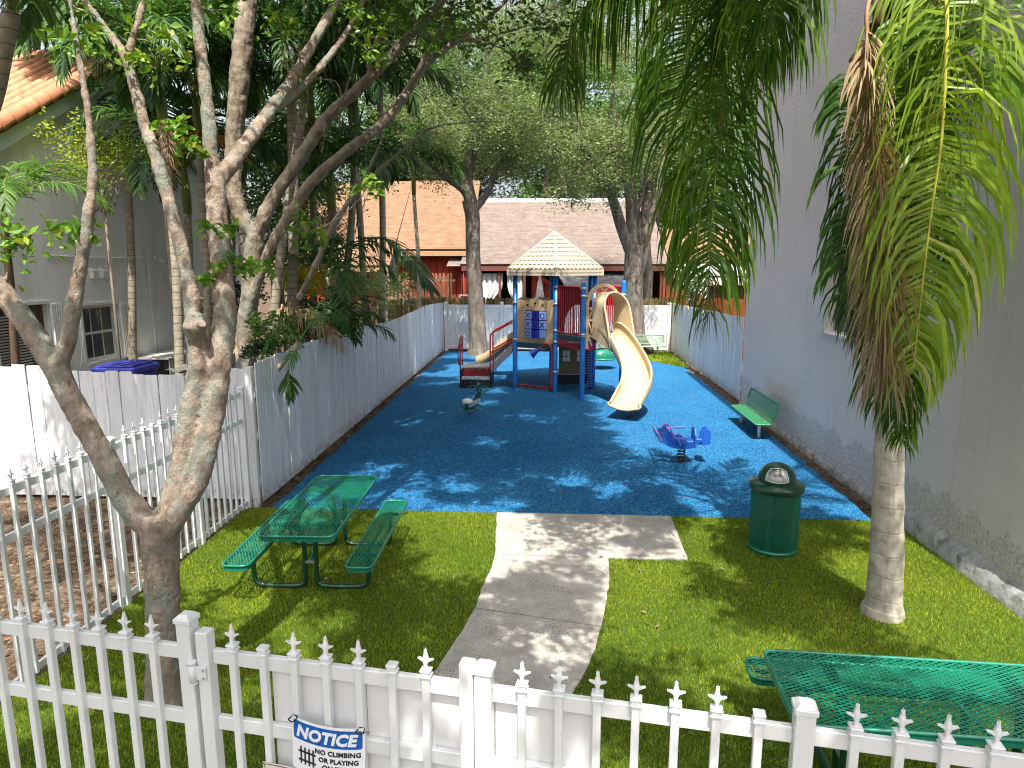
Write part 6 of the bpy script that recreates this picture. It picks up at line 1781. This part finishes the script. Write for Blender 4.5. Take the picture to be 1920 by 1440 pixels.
# ================================================================ PALM FRONDS
def frond_geo(pts, pairs, Lm, hang, wid, start=.16, ang0=62, ang1=28, rng=None, plumose=0.0, rr=.016, tint=.5, ragged=.1, prof=None, tips=.35, sag=1.0):
    """rachis through pts; returns leaflet strips (numpy) and the rachis tube"""
    P = catmull(pts, 8); n = len(P)
    cum = [0.0]
    for a, b in zip(P, P[1:]): cum.append(cum[-1]+(b-a).length)
    Lt = cum[-1]
    def at(t):
        s = t*Lt
        for i in range(n-1):
            if cum[i+1] >= s or i == n-2:
                k = (s-cum[i])/max(1e-9, cum[i+1]-cum[i]); return P[i].lerp(P[i+1], min(1, max(0, k))), (P[i+1]-P[i]).normalized()
    V = []; F = []; TT = []
    for i in range(pairs):
        t = start+(1-start)*(i+.5)/pairs
        p, tg = at(t)
        sd = tg.cross(Vector((0,0,1)))
        if sd.length < .25: sd = sd + Vector((1,0,0))*.3 if sd.length < 1e-3 else sd
        sd.normalize(); nb = sd.cross(tg).normalized()
        u = (t-start)/(1-start)
        L = Lm*(prof(u) if prof else (.55+.45*math.sin(min(1, u*1.6+.15)*math.pi/2))*(1-.62*max(0, u-.55)/.45))
        al = R(ang0+(ang1-ang0)*u)
        for s_ in (-1, 1):
            if rng.random() < ragged*.3: continue
            ro = rng.normal()*plumose
            out = sd*s_*math.cos(ro)+nb*math.sin(ro)
            d = (out*math.sin(al)+tg*math.cos(al)+Vector(rng.normal(size=3))*.07).normalized()
            l = L*rng.uniform(1-ragged*1.5, 1.08); w = wid*rng.uniform(.8, 1.15)
            wv = d.cross(nb); 
            if wv.length < 1e-3: wv = tg.copy()
            wv.normalize()
            q = Vector(p); segs = 4; b0 = len(V); hg = hang*rng.uniform(.75, 1.25)
            dd = d.copy(); tv = min(1, max(0, tint+rng.normal()*.17))
            wp = (.55, 1.0, .9, .6, 0)
            for k in range(segs+1):
                ww = w*wp[k]*.5
                V.append(q-wv*ww); V.append(q+wv*ww); TT += [tv+(.10 if k == segs and rng.random() < tips else 0)]*2
                if k < segs:
                    q = q+dd*(l/segs)
                    dd = (dd+Vector((0,0,-1))*hg*(.34+.26*k)*sag).normalized()
                    wv = (wv-dd*wv.dot(dd)).normalized()
            for k in range(segs): F.append((b0+2*k, b0+2*k+1, b0+2*k+3, b0+2*k+2))
    return V, F, TT, P, [rr*(1-.82*i/(n-1)) for i in range(n)]
def frond_meshes(name, args, mat, rmat, **kw):
    """(leaflet mesh, rachis mesh) sharing local coordinates"""
    V, F, TT, P, RR_ = frond_geo(*args, **kw)
    o = np_object('leaflets', [tuple(v) for v in V], F, M[mat], None, TT)
    me = o.data; bpy.data.objects.remove(o)
    m = MB(); m.tube(P, RR_, 6); return me, m.mesh('rachis', M[rmat])
def add_frond(root, meshes, loc=(0,0,0), rot=(0,0,0), s=1.0):
    fr_ = link('frond', meshes[1], root, loc, rot, (s, s, s))
    link('leaflets', meshes[0], fr_)
    return fr_
def arch_pts(L, elev, droop, n=7, twist=0.0):
    p = Vector((0,0,0)); out = [p.copy()]; e = R(elev); az = 0
    for i in range(n):
        p = p+Vector((math.cos(e)*math.cos(az), math.cos(e)*math.sin(az), math.sin(e)))*(L/n)
        e -= R(droop)/n*(.5+1.0*i/n); az += twist/n; out.append(p.copy())
    return out
rf_ = np.random.default_rng(77)
PF = {}
def proto(key, L, elev, droop, pairs, Lm, hang, wid, mat, tint, twist=0., rm='rachis', **kw):
    PF[key] = frond_meshes('frond', (arch_pts(L, elev, droop, 7, twist), pairs, Lm, hang, wid), mat, rm, rng=rf_, tint=tint, **kw)
for i in range(3):
    proto('dark%d' % i, 2.5, 62-6*i, 120+12*i, 46, .74, .55, .056, 'frond_dark', .48+.06*i, .3-.3*i, rr=.020, plumose=.35)
    proto('fox%d' % i, 2.2, 55-10*i, 125+10*i, 54, .58, .45, .050, 'frond_dark', .52, .25-.25*i, rr=.020, plumose=1.0)
    proto('lit%d' % i, 2.0, 60-8*i, 125+10*i, 34, .52, .38, .040, 'frond_lit', .60, .3-.3*i, rr=.016, plumose=.25)
proto('small0', 1.15, 55, 120, 24, .34, .4, .032, 'frond_lit', .55, .2, rr=.010, plumose=.3)
proto('small1', 1.15, 40, 110, 24, .34, .5, .032, 'frond_dark', .55, -.2, rr=.010, plumose=.3)
proto('dead0', 1.9, -20, 80, 30, .45, .9, .022, 'frond_dead', .5, .2, rm='rachis_dead', rr=.016, plumose=.8)

def ringed_trunk(mb, pts, rad): limb(mb, pts, rad, 10, 6)
def palm(label, base, top, rad, keys, nfr, seed, s=1.0, group='palms behind the left fence', crownshaft=True, elev=(-.35,.25), via=None, fruit=False, dead=0, bark='ring_bark'):
    root = thing('palm_tree', label, 'palm tree', base, 0, group)
    b, t = Vector(base), Vector(top)
    mid = Vector(via) if via else b.lerp(t, .5)+Vector((.06,0,0))
    m = MB(); limb(m, [b-Vector((0,0,.1)), b.lerp(mid,.5), mid, mid.lerp(t,.5), t], [rad*1.3,rad*1.05,rad,rad*.95,rad*.9], 10, 6); m.build('trunk', M[bark], root)
    loc = t-b
    if crownshaft:
        m = MB(); m.tube([tuple(loc), tuple(loc+Vector((0,0,.35*s))), tuple(loc+Vector((0,0,.8*s))), tuple(loc+Vector((0,0,1.0*s)))], [rad*1.05,rad*1.15,rad*.75,rad*.4], 10); m.build('crownshaft', M['rachis'], root, w=False)
        loc = loc+Vector((0,0,.85*s))
    r = random.Random(seed)
    for k in range(nfr):
        az = 2.399963*k+r.uniform(-.25,.25); e = elev[0]+(elev[1]-elev[0])*(k/(max(1,nfr-1)))+r.uniform(-.08,.08)
        add_frond(root, PF[keys[k % len(keys)]], tuple(loc+Vector((0,0,.03*k*s*.2))), (r.uniform(-.2,.2), -e, az), s*r.uniform(.88,1.1))
    for k in range(dead):
        add_frond(root, PF['dead0'], tuple(loc-Vector((0,0,.5*s))), (0, .9, r.uniform(0,6.28)), s*.8)
    if fruit:
        for q in range(3):
            m = MB(); az = -1.2+q*1.1+r.uniform(-.3,.3)
            o = loc-Vector((0,0,.95*s))
            for k in range(26):
                d = Vector((math.cos(az)+r.gauss(0,.45), math.sin(az)+r.gauss(0,.45), r.uniform(-.45,.25))).normalized()
                a = o+Vector((math.cos(az),math.sin(az),0))*.25*s
                m.tube(catmull([o, a, a+d*.38*s, a+d*.75*s+Vector((0,0,-.22*s))], 3), [.012,.012,.011,.010,.010,.008,.006,.005,.004,.004][:10], 4, caps=False)
            m.build('fruit_stalk', M['twig_orange'], root, w=False)
    return root
dk3 = ['dark0','dark1','dark2']; fx3 = ['fox0','fox1','fox2']; lt3 = ['lit0','lit1','lit2']
palm('slim palm with yellow-green ringed trunk and shaggy dry sheath, left of the orange fruit stalks', (-6.605, 11.5, 0.909), (-6.498, 11.5, 5.674), .075, dk3, 13, 1, .92, fruit=False, dead=2)
palm('palm with bright orange branching fruit stalks under its dark crown', (-6.783, 12.8, 0.634), (-6.573, 12.8, 5.782), .070, fx3, 14, 2, 1.0, fruit=True)
palm('tall dark palm rising between the limbs of the grey tree', (-5.38, 13.5, 0.956), (-4.992, 13.5, 7.624), .10, dk3+fx3, 16, 3, 1.15, dead=2)
palm('dark palm with pale ringed leaning trunk in front of the yellow bushes', (-5.529, 13.0, 1.897), (-4.691, 13.2, 6.408), .085, fx3, 15, 4, 1.0, via=(-5.174, 13.0, 3.853), dead=1)
palm('reddish-trunked dark palm left of the tan roof, fronds hanging past the eave', (-5.5, 16.5, 0.831), (-5.319, 16.5, 4.663), .10, dk3, 14, 5, 1.0, elev=(-.5,.2), dead=2)
palm('dark palm whose crown spreads in front of the tan roof top', (-5.832, 18.5, 1.869), (-5.213, 18.5, 6.731), .10, dk3+fx3, 16, 6, 1.25)
palm('small thin-trunked palm standing before the tan-orange roof', (-4.736, 24.0, 1.428), (-4.818, 24.0, 5.763), .07, fx3, 13, 7, 1.15, via=(-4.719, 24.0, 3.676))
palm('tall palm leaning at the far left edge, its trunk crossing the sky', (-5.756, 6.6, 4.253), (-5.104, 6.6, 5.747), .085, dk3, 12, 8, .95, crownshaft=False, elev=(-.1,.55), via=(-5.371, 6.6, 5.041))
palm('dark palm behind the bright sprigs above the clay tile roof edge', (-9.45, 14.5, 0.245), (-8.996, 14.5, 6.807), .08, dk3, 13, 9, 1.05)
palm('tall feathery palm crown between the two main limbs of the grey tree', (-5.143, 18.6, 0.968), (-5.446, 18.6, 8.676), .09, fx3+dk3, 15, 10, 1.15, dead=1)
palm('dark palm filling the gap above the pale house wall left of the copper stem', (-11.052, 16.0, -0.089), (-10.309, 16.0, 6.813), .08, dk3+fx3, 16, 12, 1.3)
palm('dark palm low behind the slim ringed trunks, fronds sweeping down across the pale wall', (-7.973, 14.2, 0.326), (-7.655, 14.2, 4.446), .08, dk3, 14, 13, 1.05, elev=(-.45,.25))
palm('deep green palm behind the fork of the copper-barked tree', (-8.21, 16.5, -0.159), (-7.683, 16.5, 6.884), .09, fx3+dk3, 16, 14, 1.35)
palm('dark feathery palm between the grey tree limbs and the reddish trunk', (-6.391, 17.5, 0.237), (-6.049, 17.5, 6.753), .09, dk3+fx3, 16, 15, 1.3, dead=1)
palm('tall dark palm right of the grey tree, its crown near the picture top', (-4.877, 19.0, 0.61), (-4.66, 19.0, 8.241), .09, fx3+dk3, 16, 16, 1.3)
# small palm in front of the house at the far left, brown trunk
palm('young palm with dark brown trunk and fresh arching fronds before the stucco house', (-8.572, 10.2, 1.157), (-8.164, 9.9, 4.141), .055, lt3, 10, 11, .95, crownshaft=False, elev=(-.35,.35), via=(-8.367, 10.1, 2.87), bark='brown_wood', group=None)
# stemless palm hanging over the board fence and the big frond before the red siding
arc_p = thing('palm_tree', 'low palm behind the board fence with one long frond arching before the red siding', 'palm tree', (-4.433, 14.0, 1.792), 0, None)
b0 = Vector(arc_p.location)
m = MB(); limb(m, [Vector((b0.x,b0.y,-.1)), b0, b0+Vector((.05,0,.5)), Vector((-4.689, 14.0, 3.126))], [.10,.09,.08,.07], 10); m.build('trunk', M['ring_bark'], arc_p)
def frond_px(root, pts, pairs, Lm, hang, wid, mat, rm, tint, **kw):
    o = Vector(root.location); loc = [Vector(p)-o for p in pts]
    return add_frond(root, frond_meshes('frond', (loc, pairs, Lm, hang, wid), mat, rm, rng=rf_, tint=tint, **kw))
frond_px(arc_p, [(-4.701, 14.0, 3.345),(-4.317, 13.9, 3.689),(-3.701, 13.7, 3.915),(-3.169, 13.5, 3.845),(-2.712, 13.3, 3.45),(-2.3, 13.1, 2.891)], 30, .85, .38, .080, 'frond_dark', 'rachis', .30, rr=.020, start=.18)
frond_px(arc_p, [(-4.689, 14.0, 3.126),(-4.268, 13.6, 2.707),(-3.857, 13.2, 1.886),(-3.575, 13.0, 2.223)][:3], 26, .5, .3, .045, 'frond_dark', 'rachis', .4, rr=.014)
for k in range(7):
    add_frond(arc_p, PF[dk3[k % 3]], tuple(Vector((-4.689, 14.0, 3.126))-b0), (0, random.uniform(-.1,.5), 2.4*k+.6), .72)
hp_ = thing('palm_tree', 'low clumping palm whose drooping frond hangs over the front of the left board fence', 'palm tree', (-4.75, 9.9, 0), 0, None)
for pts, tn in (([(-3.785, 9.9, 2.258),(-3.775, 9.75, 2.156),(-3.823, 9.65, 2.05),(-3.865, 9.62, 1.817),(-3.839, 9.6, 1.438)], .5), ([(-3.785, 9.9, 2.258),(-4.016, 9.9, 2.497),(-4.235, 9.9, 2.255),(-4.385, 9.9, 1.849)], .45), ([(-3.785, 9.9, 2.258),(-3.631, 10.2, 2.554),(-3.434, 10.5, 2.614),(-3.324, 10.8, 2.334)], .4)):
    frond_px(hp_, pts, 22, .34, .55, .034, 'frond_lit', 'rachis', tn, rr=.010, start=.2)
m = MB(); limb(m, [(-4.75,9.9,-.1),(-4.75,9.9,1.0),(-3.786, 9.9, 2.242)], [.06,.05,.04], 8); m.build('trunk', M['ring_bark'], hp_)
cy_ = thing('palm_tree', 'stiff dark green fronds fanning up behind the board fence beside the grey outdoor unit', 'palm tree', (-4.286, 13.0, 1.695), 0, None)
for k, (a, e) in enumerate(((.2,.35),(.9,.1),(1.7,.3),(2.6,.2),(3.5,.0),(5.2,.25),(-.4,-.25))):
    add_frond(cy_, PF[('dark0','dark1')[k % 2]], (0,0,.1), (0, -e, a), .62)
dd_ = thing('palm_tree', 'drooping dry brown palm fronds lying over the shrubs behind the board fence', 'palm tree', (-4.962, 12.5, 2.361), 0, None)
frond_px(dd_, [(-5.469, 12.5, 2.459),(-4.87, 12.3, 2.594),(-4.303, 12.1, 2.474),(-3.773, 11.9, 1.937)], 44, .60, .9, .034, 'frond_dead', 'rachis_dead', .45, rr=.014, plumose=.5)
frond_px(dd_, [(-5.7, 12.6, 2.753),(-5.842, 12.4, 2.365),(-5.892, 12.2, 1.785)], 30, .5, .9, .030, 'frond_dead', 'rachis_dead', .5, rr=.012, plumose=.6)

# ================================================================ THE QUEEN PALM AT THE RIGHT
qb = (3.30, 6.42, 0)
qp = thing('queen_palm', 'queen palm on the lawn at the right, bright drooping fronds and a dead brown one', 'palm tree', qb)
m = MB(); limb(m, [(3.30,6.42,-.1),(3.30,6.42,.03),(3.30,6.42,.14),(3.271, 6.4, 0.616),(3.195, 6.35, 1.387),(3.102, 6.3, 2.417),(3.007, 6.25, 3.834),(2.971, 6.25, 4.926),(2.952, 6.25, 5.466)], [.215,.192,.168,.150,.132,.125,.13,.14,.15], 20, 6)
tq = m.build('trunk', M['queen_bark'], qp)
sq = tq.modifiers.new('finer', 'SUBSURF'); sq.subdivision_type = 'SIMPLE'; sq.levels = 2; sq.render_levels = 2
dq = tq.modifiers.new('lumps', 'DISPLACE'); dq.texture = tx; dq.strength = .035; dq.mid_level = .5; dq.texture_coords = 'GLOBAL'
ct_ = Vector((2.911, 6.25, 5.791))
m = MB(); 
for k in range(26):
    a = k*2.4; h = -.75+k*.045; q = ct_+Vector((math.cos(a)*.13, math.sin(a)*.13, h))
    m.tube([q, q+Vector((math.cos(a)*.10,math.sin(a)*.10,.16)), q+Vector((math.cos(a)*.15,math.sin(a)*.15,.34))], [.075,.06,.03], 7)
m.build('leaf_boots', M['fibre'], qp)
m = MB()
for k in range(5):
    a = 2.6+k*.35; q = ct_+Vector((math.cos(a)*.17, math.sin(a)*.17, -.55-.05*k))
    m.tube([q, q+Vector((math.cos(a)*.14,math.sin(a)*.14,.02)), q+Vector((math.cos(a)*.24,math.sin(a)*.24,-.10))], [.05,.035,.006], 7)
m.build('cut_stalk', M['rachis_dead'], qp)
lw = lambda u: .62+.38*math.sin(min(1, u*2)*math.pi/2)-.45*max(0, u-.6)/.4
H0 = dict(start=.22, plumose=.45, ang0=88, ang1=55, sag=1.75)
def H(**k): d = dict(H0); d.update(k); return d
FQ = [([tuple(ct_+Vector((0,-.1,.3))),(2.753, 5.6, 5.753),(2.754, 5.35, 5.234),(2.777, 5.3, 4.69),(2.795, 5.3, 4.254),(2.801, 5.35, 3.654),(2.819, 5.4, 2.975),(2.831, 5.42, 2.556)], 140, 1.0, 1.25, .029, 'frond_yellow', 'rachis_yellow', .58, H(rr=.020)),
      ([tuple(ct_+Vector((.1,-.1,.3))),(3.034, 5.8, 5.868),(3.129, 5.6, 5.351),(3.113, 5.5, 4.809),(3.093, 5.5, 4.323)], 89, .95, 1.35, .028, 'frond_yellow', 'rachis', .40, H(rr=.016, start=.3)),
      ([tuple(ct_+Vector((-.1,0,.1))),(2.679, 6.2, 5.617),(2.509, 6.15, 5.218),(2.444, 6.1, 4.729),(2.485, 6.1, 4.132),(2.604, 6.1, 3.467),(2.747, 6.1, 2.918)], 140, .60, 1.1, .028, 'frond_queen', 'rachis', .22, H(rr=.020, start=.33)),
      ([(2.875, 6.0, 4.117),(2.919, 5.9, 3.595),(2.967, 5.85, 3.116),(3.021, 5.85, 2.488),(3.027, 5.85, 1.883)], 121, .58, .85, .027, 'frond_queen', 'rachis', .62, H(rr=.014, start=.05, plumose=.3)),
      ([tuple(ct_+Vector((.0,.0,.1))),(2.891, 6.0, 5.225),(3.002, 5.9, 4.637),(3.131, 5.8, 3.884),(3.258, 5.8, 3.292)], 121, .85, 1.2, .028, 'frond_queen', 'rachis', .50, H(rr=.014)),
      ([tuple(ct_+Vector((.0,-.1,.1))),(2.774, 5.9, 5.274),(2.752, 5.75, 4.529),(2.759, 5.7, 3.796),(2.866, 5.7, 3.123)], 121, .72, 1.2, .028, 'frond_yellow', 'rachis', .25, H(rr=.014)),
      ([tuple(ct_+Vector((-.05,.15,.0))),(2.899, 6.5, 4.99),(2.878, 6.5, 4.224),(2.964, 6.5, 3.279),(3.066, 6.5, 2.687)], 108, .48, 1.0, .028, 'frond_queen', 'rachis', .30, H(rr=.014)),
      ([(2.887, 5.95, 3.289),(2.871, 5.9, 2.844),(2.932, 5.9, 2.387),(3.003, 5.9, 2.012)], 89, .60, 1.1, .030, 'frond_queen', 'rachis', .42, H(rr=.012, start=.05)),
      ([(2.616, 5.9, 4.106),(2.476, 5.85, 3.807),(2.429, 5.8, 3.421),(2.458, 5.8, 3.073),(2.519, 5.8, 2.763)], 90, .46, 1.1, .026, 'frond_queen', 'rachis', .34, H(rr=.012, start=.1)),
      # long fronds sweeping out to the left and hanging in front of the far view
      ([tuple(ct_+Vector((-.2,0,.45))),(2.44, 6.4, 6.666),(2.003, 6.6, 6.497),(1.725, 6.8, 6.035),(1.627, 6.9, 5.344),(1.582, 6.95, 4.442),(1.571, 7.0, 3.583),(1.581, 7.0, 2.839)], 175, 1.2, 1.35, .030, 'frond_queen', 'rachis', .58, H(rr=.020, start=.30)),
      ([tuple(ct_+Vector((-.2,.2,.5))),(2.432, 6.9, 7.096),(1.896, 7.3, 7.152),(1.541, 7.6, 6.649),(1.434, 7.8, 5.92),(1.418, 7.9, 5.199),(1.462, 7.9, 4.189),(1.546, 7.9, 3.37)], 162, 1.2, 1.4, .030, 'frond_queen', 'rachis', .52, H(rr=.020, start=.30)),
      ([tuple(ct_+Vector((-.2,.3,.55))),(2.27, 7.0, 7.283),(1.687, 7.6, 6.887),(1.042, 8.0, 6.627),(0.466, 8.2, 6.371),(0.179, 8.25, 5.895),(0.09, 8.3, 5.396)], 175, 1.25, 1.45, .030, 'frond_queen', 'rachis', .58, H(rr=.018, start=.32)),
      ([tuple(ct_+Vector((-.2,.1,.5))),(2.357, 6.5, 6.6),(1.942, 6.7, 6.546),(1.665, 6.8, 6.256),(1.524, 6.9, 5.807),(1.447, 6.9, 5.394)], 148, 1.2, 1.4, .029, 'frond_queen', 'rachis', .62, H(rr=.018, start=.3)),
      ([tuple(ct_+Vector((-.2,-.1,.5))),(2.387, 6.0, 6.236),(2.106, 6.1, 6.178),(1.906, 6.2, 5.835),(1.827, 6.3, 5.422),(1.769, 6.3, 5.085)], 129, .95, 1.4, .028, 'frond_queen', 'rachis', .58, H(rr=.018, start=.3))]
for pts, pairs, Lm, hang, wid, mat, rm, tint, kw in FQ:
    frond_px(qp, pts, pairs, Lm, hang, wid, mat, rm, tint, **kw)
# the dead frond: a stalk with its dry leaflets folded down against it
df = [tuple(ct_+Vector((-.12,-.25,.1))),(2.342, 5.6, 5.367),(2.306, 5.5, 4.969),(2.333, 5.45, 4.548),(2.424, 5.45, 4.052),(2.51, 5.45, 3.46),(2.575, 5.45, 2.97),(2.614, 5.45, 2.591)]
fr_ = frond_px(qp, df, 330, .66, 1.15, .022, 'frond_dead', 'rachis_dead', .60, rr=.020, start=.30, ang0=46, ang1=34, plumose=1.5, ragged=.3, prof=lambda u: .55+.45*math.sin(min(1, u*1.5)*math.pi/2)-.25*max(0, u-.7))
fr_['label'] = 'dead brown frond hanging straight down'
# the rest of the crown, above the picture, that throws the feathery shade
proto('queen0', 3.1, 55, 105, 48, .72, .55, .036, 'frond_queen', .5, .2, rr=.022, plumose=.6)
proto('queen1', 3.1, 72, 120, 48, .72, .5, .036, 'frond_queen', .5, -.2, rr=.022, plumose=.6)
for k, az in enumerate((-.9,-.2,.5,1.15,1.75,2.3,.1)):
    add_frond(qp, PF['queen%d' % (k % 2)], tuple(ct_+Vector((0,0,.35+.03*k))-Vector(qb)), (0, -.15-.06*(k % 4), az), 1.0)

# ================================================================ SHRUBS
def shrub(name, label, c, rad, n, mat, size, seed, aspect=.4, flat=.8, droop=.2, stems=5, group=None, up=.3):
    root = thing(name, label, 'shrub', (c[0], c[1], 0), 0, group); r = np.random.default_rng(seed); P = []; m = MB()
    for k in range(max(5, int(n/70))):
        v = r.normal(size=3); v /= np.linalg.norm(v); q = np.array(c)+v*rad*r.uniform(.3, .85)*np.array([1,1,flat])
        p, ends = spray_points(q, rad*.42, 70, r, 6, .9); P.append(p)
        if k < stems*3: twig(m, (c[0]+r.normal()*.06, c[1]+r.normal()*.06, max(.0, c[2]-rad*flat*1.6)), q, .016, .005, r, 5)
    m.tube([(c[0],c[1],-.07),(c[0],c[1],max(.1, c[2]-rad*flat*.6))], [.035,.02], 7); m.build('stem', M['grey_bark'], root)
    leaf_cloud('foliage', np.concatenate(P), M[mat], root, size, aspect, droop, seed=seed+5, face_up=up)
    return root
shrub('lime_tree', 'lime-green small-leaved young tree before the pale house wall', (-8.393, 12.6, 5.437), .95, 2600, 'leaf_lime', .075, 1, .5, .7)
shrub('lime_tree', 'lime-green foliage just right of the slim palm trunk', (-6.99, 12.2, 5.407), .5, 700, 'leaf_lime', .075, 2, .5, .8)
shrub('variegated_shrub', 'pale variegated bush behind the board fence near the upright pipe', (-4.915, 18.0, 2.697), .95, 2200, 'leaf_varieg', .17, 3, .22)
shrub('croton_bush', 'yellow and orange croton bush glimpsed between the palm trunks', (-5.97, 16.0, 3.024), .75, 1500, 'leaf_croton', .16, 4, .25)
shrub('croton_bush', 'yellow-green croton foliage above the orange bush', (-6.566, 17.5, 3.603), .75, 1300, 'leaf_lime', .17, 5, .25)
shrub('green_bush', 'glossy green bush rising over the near end of the left board fence', (-4.395, 10.6, 2.304), .52, 1300, 'leaf_bright', .075, 6, .45)
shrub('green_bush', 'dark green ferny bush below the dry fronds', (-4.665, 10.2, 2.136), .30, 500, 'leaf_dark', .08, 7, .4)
shrub('green_bush', 'green shrub in front of the tan slatted railing', (-5.312, 25.0, 2.915), .75, 900, 'leaf_bright', .12, 8, .4)
shrub('flowering_bush', 'white-blossomed bush above the orange-stained timber fence', (4.989, 24.6, 2.747), .85, 1500, 'flower', .12, 9, .5)
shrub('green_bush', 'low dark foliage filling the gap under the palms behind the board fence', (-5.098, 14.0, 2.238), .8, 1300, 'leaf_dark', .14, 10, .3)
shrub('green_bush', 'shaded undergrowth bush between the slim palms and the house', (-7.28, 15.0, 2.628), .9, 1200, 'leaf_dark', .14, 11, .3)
shrub('green_bush', 'leafy olive bush filling the space under the dark palm crowns', (-6.863, 17.0, 4.643), 1.6, 2600, 'leaf_gumbo2' if False else 'leaf_bright', .15, 12, .3, 1.0)
shrub('green_bush', 'tall mixed foliage behind the reddish-trunked palm', (-6.395, 19.0, 6.064), 2.0, 3000, 'leaf_bright', .15, 13, .3, 1.1)
